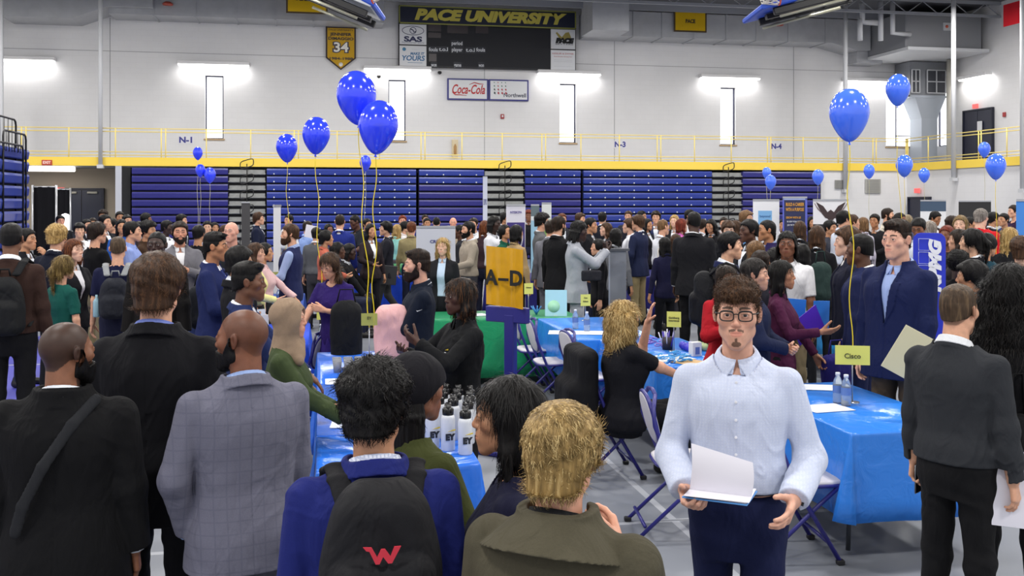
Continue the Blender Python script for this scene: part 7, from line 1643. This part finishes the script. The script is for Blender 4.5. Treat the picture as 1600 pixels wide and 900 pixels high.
# ---- far crowd: x, y, s, yaw, skin, hair colour, style, top, colour, female, label, extra
FAR = [
 (40, 358, 140, 60, 't', 'bk', 'short', 'suit', '#17181e', 0, 'dark haired man lifting his hand behind the brown sweater', dict(armL='face')),
 (94, 337, 76, 15, 'r', 'bk', 'short', 'suit', '#17181e', 0, 'man in a dark suit just behind the glowing tube', {}),
 (124, 347, 100, 5, '#d8aa8c', 'bk', 'bowl', 'shirt', '#e0e0e2', 0, 'young man in a white shirt with a black fringe at left', {}),
 (135, 343, 82, 30, 'w', 'bk', 'short', 'suit', '#202026', 0, 'dark haired man behind the black t-shirt, left one', {}),
 (145, 341, 74, 0, 't', 'db', 'short', 'sweater', '#6a3030', 0, 'person in a reddish top behind the black t-shirt', {}),
 (163, 336, 92, 48, 'w', 'bk', 'short', 'suit', '#17181e', 0, 'man in a dark suit and white shirt left of the white column', dict(armL='front')),
 (161, 328, 70, -10, 't', 'db', 'curly', 'sweater', '#2c2c34', 0, 'tallest person by the dark double doors', {}),
 (187, 331, 74, 10, 't', 'bk', 'short', 'sweater', '#15151a', 0, 'person in black right in front of the white column', {}),
 (198, 336, 82, 25, 'w', 'bk', 'short', 'suit', '#1c1c24', 0, 'dark suited man just right of the white column', {}),
 (190, 343, 96, 5, 't', 'bk', 'long', 'blouse', '#2a5cae', 1, 'woman in a bright blue top by the white column', {}),
 (228, 333, 74, 80, 'b', 'bk', 'afro', 'sweater', '#20202a', 0, 'person with a round dark hairstyle before the indigo bleachers', {}),
 (260, 345, 92, 62, 'k', 'bk', 'short', 'shirt', '#dfe0e4', 0, 'dark skinned young man with a white collar before the indigo bleachers', {}),
 (283, 334, 76, 70, 'w', 'bk', 'mid', 'suit', '#1a1a22', 0, 'dark haired man behind the grey blazer', {}),
 (310, 353, 112, 150, 't', 'bk', 'short', 'tee', '#101014', 0, 'person in a black t-shirt between grey blazer and navy suit', {}),
 (324, 346, 88, 0, '#d8aa8c', 'bk', 'short', 'sweater', '#a8abb4', 0, 'young man in a pale grey sweater behind the navy suit', {}),
 (335, 346, 80, 20, 't', 'bk', 'bighair', 'sweater', '#c0c2c8', 1, 'woman with full black hair before the first aisle', {}),
 (403, 331, 76, 82, 'w', 'br', 'mid', 'suit', '#1a2036', 0, 'slim man in a navy suit standing in the left aisle', {}),
 (452, 336, 72, -45, 'w', 'bk', 'short', 'shirt', '#d4d8e0', 0, 'man in a white shirt behind the navy vest', {}),
 (480, 346, 88, 120, 'w', 'db', 'fade', 'shirt', '#8ea8dc', 0, 'man in a light blue shirt reading a white sheet', dict(armR='face')),
 (494, 356, 98, 160, 'w', 'bk', 'short', 'sweater', '#54565a', 0, 'person in a grey sweater behind the yellow string', {}),
 (508, 360, 112, 100, 't', 'bk', 'bun', 'blouse', '#b4604c', 1, 'woman in a salmon blouse left of centre', dict(armR='front')),
 (513, 350, 90, 30, 'b', 'bk', 'bun', 'blouse', '#3a2c2c', 1, 'dark haired woman peeking over the salmon blouse', {}),
 (531, 336, 93, 170, 'w', 'db', 'fade', 'suit', '#1f2c78', 0, 'man in a bright navy suit, back to us, before the blue bleachers', {}),
 (553, 337, 90, -62, 'd', 'bk', 'fade', 'polo', '#23262e', 0, 'man in a dark polo looking down beside the bright navy suit', dict(tilt=18, armL='front')),
 (526, 379, 101, 80, 'd', 'bk', 'long', 'sweater', '#17171b', 1, 'seated woman with long black hair at the royal blue table', dict(pose='sit')),
 (546, 379, 98, 78, 'k', 'bk', 'dreads', 'sweater', '#141418', 0, 'seated person in black leaning over the royal blue table', dict(pose='sit', armL='table', armR='table', lean=8)),
 (573, 342, 78, 40, 't', 'bk', 'short', 'suit', '#26262e', 0, 'dark haired person behind the small blue balloon string', {}),
 (579, 350, 86, 30, 't', 'bk', 'long', 'suit', '#2a2226', 1, 'woman with long dark hair left of the walking man', dict(armR='front')),
 (620, 351, 82, 150, 'p', 'bl', 'long', 'blouse', '#8cc8bc', 1, 'woman in a mint green top behind the walking man', {}),
 (629, 337, 74, 0, 'r', 'rd', 'short', 'sweater', '#8a7a5c', 0, 'reddish haired man before the blue bleachers', {}),
 (632, 346, 86, 90, 'w', 'bk', 'bun', 'blouse', '#d4d0d0', 1, 'woman with a bun in a white top', {}),
 (643, 347, 89, 172, 'w', 'au', 'short', 'shirt', '#8f8460', 0, 'person in a khaki shirt seen from behind left of the CREST banner', {}),
 (667, 341, 72, 10, 't', 'bk', 'short', 'sweater', '#20202a', 0, 'dark haired man above the left end of the CREST banner', {}),
 (682, 340, 74, 175, 'w', 'bk', 'fade', 'shirt', '#c8ccd8', 0, 'man seen from behind above the CREST banner', {}),
 (708, 340, 72, 0, 'r', 'gr', 'bald', 'shirt', '#b8a890', 0, 'bald man above the right end of the CREST banner', {}),
 (740, 341, 84, -20, 'w', 'db', 'short', 'shirt', '#d4d8de', 0, 'man in a white shirt with a red strap behind the beige sweater', {}),
 (757, 345, 92, 160, 'w', 'au', 'verylong', 'sweater', '#3a2a30', 1, 'woman with long auburn hair left of the white shirt with straps', {}),
 (789, 331, 74, 60, 't', 'bk', 'mid', 'suit', '#1b2238', 0, 'dark haired man in the middle aisle', {}),
 (826, 328, 66, 0, 'b', 'rd', 'curly', 'sweater', '#17171b', 0, 'red haired person in black right of the ring banner', {}),
 (878, 334, 78, 20, 'w', 'au', 'short', 'suit', '#2a2a30', 0, 'brown haired person above the black suit', {}),
 (906, 332, 76, 60, 'w', 'br', 'mid', 'suit', '#26262e', 0, 'brown haired person above the light grey suit', {}),
 (922, 341, 96, 70, 't', 'bk', 'short', 'suit', '#15151a', 0, 'black haired man in black right of the light grey suit', {}),
 (941, 332, 76, 170, 'w', 'bk', 'short', 'suit', '#20222c', 0, 'dark suited man seen from behind at centre', {}),
 (948, 348, 93, -72, 'p', 'br', 'long', 'suit', '#26262c', 1, 'woman with long brown hair facing left at centre', {}),
 (982, 330, 70, -10, 'w', 'br', 'short', 'sweater', '#2a2c36', 0, 'brown haired person above the white shirted young man, left one', {}),
 (1002, 330, 71, 60, 't', 'bk', 'short', 'sweater', '#2a2c36', 0, 'black haired person above the navy blazer', {}),
 (1011, 342, 84, 55, 't', 'bk', 'long', 'suit', '#1c1c24', 1, 'woman with black hair beside the navy blazer facing right', {}),
 (1025, 329, 80, -2, 'w', 'db', 'mid', 'suit', '#262e52', 0, 'man with glasses in a navy suit facing the camera near the centre', {}),
 (1035, 344, 96, 125, 'w', 'lb', 'fade', 'shirt', '#dcdfe8', 0, 'man in a white shirt with cropped hair turned right', {}),
 (1054, 336, 84, -15, 'p', 'bl', 'long', 'suit', '#17171b', 1, 'blonde woman in black left of the tall black suit', {}),
 (1064, 342, 90, 120, 'p', 'rd', 'bob', 'blouse', '#c86ab4', 1, 'red haired woman in a pink top', {}),
 (1077, 328, 78, 60, 't', 'bk', 'short', 'shirt', '#dcdfe8', 0, 'person in a white shirt above the tall black suit', {}),
 (1098, 343, 84, 130, 'w', 'db', 'short', 'shirt', '#c0c4cc', 0, 'man in a pale striped shirt right of the tall black suit', dict(armR='front')),
 (1110, 341, 88, -30, 't', 'bk', 'bighair', 'sweater', '#141418', 1, 'woman with curly black hair right of the tall black suit', dict(tilt=12)),
 (1131, 340, 80, 0, 'w', 'db', 'short', 'sweater', '#33343c', 0, 'brown haired person behind the young man looking down', {}),
 (1165, 328, 94, 62, 'w', 'lb', 'mid', 'shirt', '#6fa4dc', 0, 'tall man in a sky blue shirt before the indigo bleachers', {}),
 (1195, 336, 80, 30, 't', 'bk', 'curly', 'sweater', '#20202a', 0, 'dark haired person in front of the white standing banner', {}),
 (1234, 335, 83, -25, 'd', 'bk', 'fade', 'shirt', '#dcdfe8', 0, 'man in a white shirt and dark tie in front of the navy banner', dict(tie=False, armR='face')),
 (1223, 343, 78, 0, 't', 'bk', 'short', 'sweater', '#6a4a3c', 0, 'dark haired person low in front of the navy banner', {}),
 (1268, 337, 80, 20, 't', 'bk', 'bighair', 'sweater', '#1c1c22', 1, 'woman with big dark hair between the navy and eagle banners', {}),
 (1405, 333, 88, 60, 'b', 'bk', 'bun', 'blouse', '#d8c8b4', 1, 'dark haired woman in cream near the lower corner door', {}),
 (1418, 336, 86, 160, 'p', ('#8a7a60', '#c0b498'), 'long', 'sweater', '#4a4a68', 1, 'woman with ash blonde hair near the lower corner door', {}),
 (1551, 332, 86, 120, 't', 'bk', 'short', 'sweater', '#1c1c22', 0, 'dark haired person right of the red sweater', {}),
 (1569, 334, 80, -40, 't', 'bk', 'short', 'shirt', '#3a4a80', 0, 'dark haired person in blue left of the plum sweater', {}),
 (1514, 340, 84, 100, 't', 'bk', 'short', 'sweater', '#1c1c22', 0, 'dark haired person behind the grey haired red sweater', {}),
 (664, 336, 62, 20, 'w', 'db', 'short', 'suit', '#202634', 0, 'distant man by the bleacher seam above the CREST banner', {}),
 (352, 352, 96, 60, 'w', 'br', 'short', 'sweater', '#3b4560', 0, 'brown haired man between the navy suit and the bald man', {}),
 (217, 346, 92, -20, 't', 'bk', 'long', 'sweater', '#2a2228', 1, 'woman with long dark hair before the indigo bleachers', {}),
 (175, 342, 88, -50, 'w', 'bk', 'short', 'suit', '#1c1c24', 0, 'dark suited man talking left of the white column', dict(armR='gest')),
 (1296, 345, 92, 60, 't', 'bk', 'short', 'suit', '#3a3c46', 0, 'man in a dark grey suit under the eagle banner', {}),
 (1349, 340, 90, -140, 'p', 'lb', 'bob', 'blouse', '#c4c0d0', 1, 'woman in a pale lilac top behind the yellow ribbon', {}),
 (1150, 345, 100, -70, 'w', 'br', 'long', 'sweater', '#5a2c30', 1, 'woman with brown hair left of the smiling man with glasses', {}),
]
for (x, y, s_, yw, sk, hc, hr, tp, tc, fe, lb, ex) in FAR:
    PR(x, y, s_, yw, lb, sk, hc, tc, top=tp, hair=hr, fem=bool(fe), group='visitors in the far crowd', bc=('#17181e', '#22263a', '#3a3a40')[int(x) % 3], sleeve=.42 if tp in ('tee', 'polo') else 1., **ex)
print('PEOPLE', NP[0], 'T', round(time.time() - T00, 1))
for i in range(len(PL)):
    for j in range(i):
        a_, b_ = PL[i], PL[j]; dd = math.hypot(a_[0] - b_[0], a_[1] - b_[1])
        if dd < .40: print('CLOSE %.2f' % dd, a_[2][:40], '(%d,%d)' % (a_[4], a_[5]), '|', b_[2][:40], '(%d,%d)' % (b_[4], b_[5]))
# ---- things people wear and hold
def on(fig, local): r_, B, k = fig; return held(r_, local)
def place(fig, name, V, Q, m, label, cat, M=None, group=None, parent=None):
    o = bpy.data.objects.new(name, mesh_np(name, V, Q)); o.data.materials.append(m); link(o, parent)
    if parent is None: o.matrix_world = on(fig, M or Matrix.Identity(4)); tag(o, label, cat, group)
    return o
def backpack(fig, col, label, sc=1., strap=None, logo=False, h=.009, bottle=None, one=False):
    r_, B, k = fig; U = B.U; root = empty('backpack', (0, 0, 0), 0, label, 'backpack'); root.matrix_world = on(fig, U @ Matrix.Translation((0, .0, 0)))
    m = cloth(col, fold=.5, rough=.75); ms = cloth(strap or col, fold=.2, rough=.8); w_ = .33 * sc; bz = 1.18 if not logo else 1.285; by = 0. if not logo else -.035
    def f(P):
        X, Y, Z = P; X = X / (1 - .38 * np.clip((Z - bz + .02) / .25, 0, 1) ** 1.6); P = (X, Y, Z); d = rbox(P, (0, .225 + by, bz), (w_, .18, .46 * sc), .085); d = smin(d, rbox(P, (0, .30 + by, bz - .08), (w_ * .82, .12, .26 * sc), .058), .02) + .003 * folds(P, 4, 30., 1.3)
        rr = np.sqrt((X / 1.0) ** 2 + ((Z - bz + .03) / 1.25) ** 2); d = d + .0035 * (np.abs(rr - .12 * sc) < .004) * (Y > .3); return d
    V, Q = sdfmesh(f, (-.22, .1, .88), (.22, .42, 1.60), h); o = bpy.data.objects.new('bag_body', mesh_np('bag_body', V, Q)); o.data.materials.append(m); link(o, root)
    for sg in (1, -1):
        if one and sg < 0: continue
        x = .105 * sg
        def fs(P):
            pts = [(x * .75, .17, 1.41), (x * 1.0, .085, 1.492), (x * 1.05, .03, 1.512), (x * 1.12, -.05, 1.485), (x * 1.2, -.128, 1.40), (x * 1.35, -.155, 1.28), (x * 1.55, -.10, 1.12), (x * 1.5, .12, 1.02)]
            d = None
            for q, (a_, b_) in enumerate(zip(pts[:-1], pts[1:])):
                X = (P[0] - x) * .42 + x
                c = cap((X, P[1], P[2]), ((a_[0] - x) * .42 + x, a_[1], a_[2]), ((b_[0] - x) * .42 + x, b_[1], b_[2]), .0135 if q < 5 else .008, .0135 if q < 5 else .007); d = c if d is None else smin(d, c, .008)
            return d
        V, Q = sdfmesh(fs, (min(x * 2, x * .2) - .05, -.2, .98), (max(x * 2, x * .2) + .05, .22, 1.56), min(h, .008)); o = bpy.data.objects.new('shoulder_strap', mesh_np('shoulder_strap', V, Q)); o.data.materials.append(ms); link(o, root)
    MB().tube([(-.04, .17, 1.40), (-.03, .17, 1.45), (.03, .17, 1.45), (.04, .17, 1.40)], .008, 8).build('top_handle', ms, root)
    if logo:
        RD = mat('logo_red', '#c2283a', .5); mb = MB(); ol = [(-.045, .022), (-.028, .022), (-.018, -.002), (-.004, .018), (.006, .018), (.016, -.002), (.030, .024), (.052, .026), (.044, .016), (.036, .014), (.020, -.020), (.010, -.020), (.001, -.002), (-.012, -.020), (-.022, -.020)]
        mb.prism(ol, .004, Matrix.Translation((0.01, .366 + by - .006, 1.355))); mb.build('logo', RD, root)
        V, Q = sdfmesh(lambda P: smax(rbox(P, (0, .30 + by, 1.22), (w_ * .84, .128, .27 * sc), .058), ell(P, (0, .33 + by, 1.18), (.13, .12, .118)), .006), (-.18, .15, .98), (.18, .42, 1.34), h * .8); o = bpy.data.objects.new('red_panel', mesh_np('red_panel', V, Q)); o.data.materials.append(mat('bag_red', '#a01828', .7)); link(o, root)
    if bottle:
        MB().lathe([(.03, 0), (.034, .01), (.034, .15), (.026, .17), (.012, .19), (.012, .22)], 14, Matrix.Translation((w_ / 2 + .02, .22, 1.0))).build('side_bottle', mat('btl_' + bottle, bottle, .3), root)
    return root
backpack(f4, '#1b1b1e', 'black backpack with a red angular mark on the navy suited man in front', 1.0, logo=True, h=.006)
backpack(l1, '#18191b', 'dark backpack on the man in the brown sweater with a blue bottle', .95, bottle='#6f9cc8')
backpack(l6, '#24262e', 'dark backpack with grey straps on the navy t-shirt', .9, strap='#8a8d90', bottle='#8fb4c4')
backpack(f17, '#141519', 'black backpack on the black haired man in profile facing right', 1.1)
# cross body strap of the nearest man
def strap_f(P):
    pts = [(-.13, .06, 1.50), (-.06, .12, 1.42), (.03, .165, 1.28), (.10, .155, 1.14), (.13, .135, 1.04)]; d = None
    for a_, b_ in zip(pts[:-1], pts[1:]): c = cap((P[0], P[1] * 2.4, P[2]), (a_[0], a_[1] * 2.4, a_[2]), (b_[0], b_[1] * 2.4, b_[2]), .022, .022); d = c if d is None else smin(d, c, .01)
    return d
V, Q = sdfmesh(strap_f, (-.2, 0, .95), (.26, .22, 1.56), .008)
if len(V):
    V = V + np.array([0, .022, 0], dtype=F32); o = bpy.data.objects.new('bag_strap', mesh_np('bag_strap', V, Q)); o.data.materials.append(cloth('#26272a')); link(o, f1[0]); o['label'] = 'dark grey webbing strap'
# phone, papers, folder
def slab(fig, name, M, dims, m, label, cat, group=None):
    o = MB().box((0, 0, 0), dims, bev=min(dims) * .3).build(name, m); o.matrix_world = on(fig, M); return tag(o, label, cat, group)
S_, E_, W_, Mh, hb_, sg_ = f9[1].arms[0]
root = empty('smartphone', (0, 0, 0), 0, 'black smartphone in the hand of the charcoal sweater man', 'phone'); root.matrix_world = on(f9, Mh @ Matrix.Translation((.004, .026, -.095)))
MB().box((0, 0, 0), (.074, .009, .15), bev=.003).build('phone_body', mat('phone_case', '#2a2b2e', .3), root); MB().bx(-.034, .034, .0046, .006, -.07, .07).build('phone_screen', mat('phone_screen', '#08090c', .08), root); MB().tube([(-.037, .002, -.075), (.037, .002, -.075), (.037, .002, .075), (-.037, .002, .075)], .0018, 5, closed=True).build('phone_edge', mat('phone_edge', '#a8aab0', .3, .7), root)
# papers held by the bespectacled man
r8, B8, k8 = f8
Mp = Matrix.Translation((-.045, -.315, 1.105)) @ Matrix.Rotation(math.radians(-10), 4, 'Z') @ Matrix.Scale(.86, 4)
root = empty('paper_stack', (0, 0, 0), 0, 'white papers over a light blue folder held by the bespectacled man', 'papers'); root.matrix_world = on(f8, Mp)
MB().box((0, 0, -.012), (.25, .20, .005), bev=.001).build('folder', mat('folder_blue', '#5a9be0', .5), root)
for k in range(3): MB().box((.003 * k, -.004 * k, -.006 + .0022 * k), (.24, .195, .0012), Matrix.Rotation(.03 * k, 4, 'Z')).build('sheet', mat('paper_w', '#dfdde6', .7), root)
v = []; n = 12
for j in range(2):
    for i in range(n + 1): t = i / n; v.append(((-.115 if j == 0 else .125) + .01 * math.sin(t * 3), -.02 - .03 * t + .05 * t * t, .0 + .175 * t - (.05 * t if j else 0)))
MB().add(v + [(a, b + .0012, c) for a, b, c in v], [(i, n + 1 + i, n + 2 + i, i + 1) for i in range(n)] + [(2 * n + 2 + i, 2 * n + 3 + i, 3 * n + 4 + i, 3 * n + 3 + i) for i in range(n)], True).build('raised_sheet', mat('paper_w', '#dfdde6', .7), root)
# glasses
def glasses(fig, label_unused=None, col='#100d0b', r=.0024, box=True):
    root, B, k = fig; H = B.H; M_ = H
    mb = MB(); lens = []
    for sg in (1, -1):
        n = 20; pts = []
        for i in range(n): a = 2 * PI * i / n; cx = .024 * (abs(math.cos(a)) ** .6) * (1 if math.cos(a) > 0 else -1); cz = .0175 * (abs(math.sin(a)) ** .6) * (1 if math.sin(a) > 0 else -1); pts.append((sg * .0325 + cx, -.103 + abs(cx + sg * .0325) ** 2 * 3.2, .004 + cz))
        mb.tube(pts, r, 6, M_, closed=True); lens.append(pts); mb.tube([(sg * .055, -.094, .012), (sg * .072, -.075, .012), (sg * .079, .0, .008), (sg * .078, .02, -.006)], r, 6, M_)
    [mb.tube([q for q in L_ if q[2] > .010 + .004], .0036, 6, M_) for L_ in ([sorted([p for p in l_ if p[2] > .012], key=lambda p: p[0]) for l_ in lens])]; mb.tube([(-.010, -.1035, .010), (0, -.106, .012), (.010, -.1035, .010)], r, 6, M_)
    o = mb.build('eyeglasses', mat('specs', col, .3), root)
    g = mat('lens', '#e8eef2', .02, spec=.5); b = g.node_tree.nodes['Principled BSDF']; setp(b, Transmission_Weight=1., IOR=1.02, Alpha=.25)
    for pts in lens: MB().add([M_ @ Vector(p) for p in pts], [tuple(range(20))]).build('lens', g, o)
    return o
glasses(f8)
# wrist things on the bespectacled man
S_, E_, W_, Mh, hb_, sg_ = B8.arms[1]; u = (W_ - E_).normalized(); MB().tube([Mh @ Vector((.029 * math.cos(a), .024 * math.sin(a), .016)) for a in [2 * PI * q / 20 for q in range(20)]], .007, 6, closed=True).build('wristband', mat('yellow_band', '#d9dc4a', .5), r8)
S_, E_, W_, Mh, hb_, sg_ = B8.arms[0]; MB().tube([Mh @ Vector((.029 * math.cos(a), .024 * math.sin(a), .012)) for a in [2 * PI * q / 20 for q in range(20)]], .005, 6, closed=True).build('watch_band', mat('steel_band', '#8e9096', .3, .8), r8); MB().cyl(Mh @ Vector((.0, -.026, .012)), Mh @ Vector((0, -.034, .012)), .017).build('watch_face', mat('watch_dark', '#26282c', .2), r8)
# belt, belts under tucked shirts
def belt(fig, z=1.015, col='#141210', infl=.016):
    r_, B, k = fig; T_ = B.T; w_ = np.interp(z, [q[0] for q in T_], [q[1] for q in T_]) + infl; d_ = np.interp(z, [q[0] for q in T_], [q[2] for q in T_]) + infl; c_ = np.interp(z, [q[0] for q in T_], [q[3] for q in T_]); n = 36; v = []
    for z_, o_ in ((z - .018, 0), (z - .018, .004), (z + .018, .004), (z + .018, 0)): v += [((w_ + o_) * math.cos(2 * PI * i / n), c_ + (d_ + o_) * math.sin(2 * PI * i / n), z_) for i in range(n)]
    MB().add(v, [(j * n + i, j * n + (i + 1) % n, ((j + 1) % 4) * n + (i + 1) % n, ((j + 1) % 4) * n + i) for j in range(4) for i in range(n)], True).build('belt', mat('belt', col, .4), r_)
belt(f9, 1.02); belt(f8, 1.055, '#11142a')
# folder of the tall navy blazer, purple and blue folders of the white polo
def sheet_at(px, py, d, w_, h_, rz, tilt, m, name, label, cat, rx=0, group=None, t=.004):
    p = at(px, py, d); o = MB().box((0, 0, 0), (w_, t, h_), bev=t * .3).build(name, m, None, p); o.rotation_euler = (rx, tilt, rz); return tag(o, label, cat, group)
sheet_at(1421, 553, 5.95, .21, .29, -.35, .5, mat('cream_folder', '#d8d2ae', .6), 'folder', 'cream folder held against the navy blazer', 'folder', rx=.1)
sheet_at(1588, 765, 4.3, .22, .33, -.3, .1, mat('paper_w', '#dfdde6', .7), 'paper_sheets', 'white papers held low by the curly haired woman at right', 'paper')
sheet_at(1262, 508, 7.9, .30, .20, .3, -.5, mat('violet_folder', '#5a34c8', .35), 'folder', 'shiny violet folder in front of the white polo', 'folder'); sheet_at(1240, 490, 8.05, .20, .24, 0, .1, mat('blue_folder', '#2f7fe0', .4), 'folder', 'bright blue folder left of the violet one', 'folder'); sheet_at(1283, 495, 8.1, .18, .26, .3, .05, mat('blue_folder', '#2f7fe0', .4), 'folder', 'bright blue folder right of the violet one', 'folder')
sheet_at(486, 362, 17.4, .22, .22, .4, .2, mat('paper_w', '#dfdde6', .7), 'paper_sheets', 'white sheet read by the man in the light blue shirt', 'paper'); sheet_at(583, 397, 16.6, .28, .18, .3, .6, mat('paper_w', '#dfdde6', .7), 'paper_sheets', 'white papers held out before the walking man', 'paper', rx=-.6)
sheet_at(608, 430, 16.55, .26, .32, .2, .1, mat('laptop', '#2b2c30', .4), 'folder', 'dark folder carried low by the walking man', 'folder', t=.02)
# clutch of the light grey suit, tote, handbag, backpack on chair
def bag(px, py, d, dims, col, label, rz=0, name='handbag', handle=True, seed=1, strap=None):
    p = at(px, py, d); root = empty(name, p, rz, label, 'bag')
    V, Q = sdfmesh(lambda P: rbox(P, (0, 0, 0), dims, min(dims) * .44) + .007 * folds(P, seed, 26., 1.5), tuple(-q / 2 - .04 for q in dims), tuple(q / 2 + .04 for q in dims), .012); o = bpy.data.objects.new('bag_body', mesh_np('bag_body', V, Q)); o.data.materials.append(cloth(col, fold=.5)); link(o, root)
    if handle: MB().tube([(-dims[0] * .3, 0, dims[2] * .45), (-dims[0] * .2, 0, dims[2] * .45 + (strap or .12)), (dims[0] * .2, 0, dims[2] * .45 + (strap or .12)), (dims[0] * .3, 0, dims[2] * .45)], .007, 6).build('bag_handle', cloth(col, fold=.2), root)
    return root
bag(924, 431, 12.0, (.26, .05, .13), '#26262c', 'dark clutch bag under the arm of the light grey suit', .2, handle=False); bag(1031, 440, 14.6, (.14, .08, .42), '#cfc8bc', 'white tote bag hanging from the woman in navy', .3, 'tote_bag', strap=.3)
bag(541, 520, 8.55, (.27, .24, .56), '#17181a', 'black backpack standing on the chair beside the purple top', -.1, 'backpack'); bag(1108, 405, 13.6, (.36, .2, .46), '#121215', 'black backpack below the young man looking down', .3, 'backpack')
bag(1282, 440, 9.6, (.20, .16, .38), '#2a3b38', 'dark green backpack right of the white polo', .2, 'backpack'); bag(1590, 700, 4.5, (.14, .10, .30), '#101012', 'black leather bag at the right edge', .1, strap=.2)
bag(1306, 582, 7.6, (.24, .12, .28), '#28246a', 'purple cloth bag on the floor side of the Cisco table', .2, 'tote_bag'); bag(318, 480, 9.4, (.28, .2, .42), '#1c1e24', 'dark backpack below the navy suit and blue tie', 0, 'backpack')
# pink coat with lettered trim behind the folded arms
bag(612, 520, 7.4, (.26, .2, .42), '#d8a8a8', 'pale pink coat bundled beside the folded arms', .2, 'coat', handle=False, seed=5)
# clothing marks
text('EY', .036, (.085, -.158, 1.30), ink('#d8dade'), m2[0], off=.002, name='chest_logo'); MB().prism([(-.01, 0), (.035, .014), (.035, .005)], .002, Matrix.Translation((.085, -.158, 1.33))).build('logo_bar', ink('#e2c62c'), m2[0])
E_ = m1[1].arms[0]; MB().prism([(-.02, .004), (-.012, -.006), (.03, .010), (-.008, .0)], .003, Matrix.Translation((.245, -.03, 1.33)) @ Matrix.Rotation(PI / 2, 4, 'Z')).build('sleeve_mark', ink('#d8dade'), m1[0])
import gc; _FIG.clear(); gc.collect()
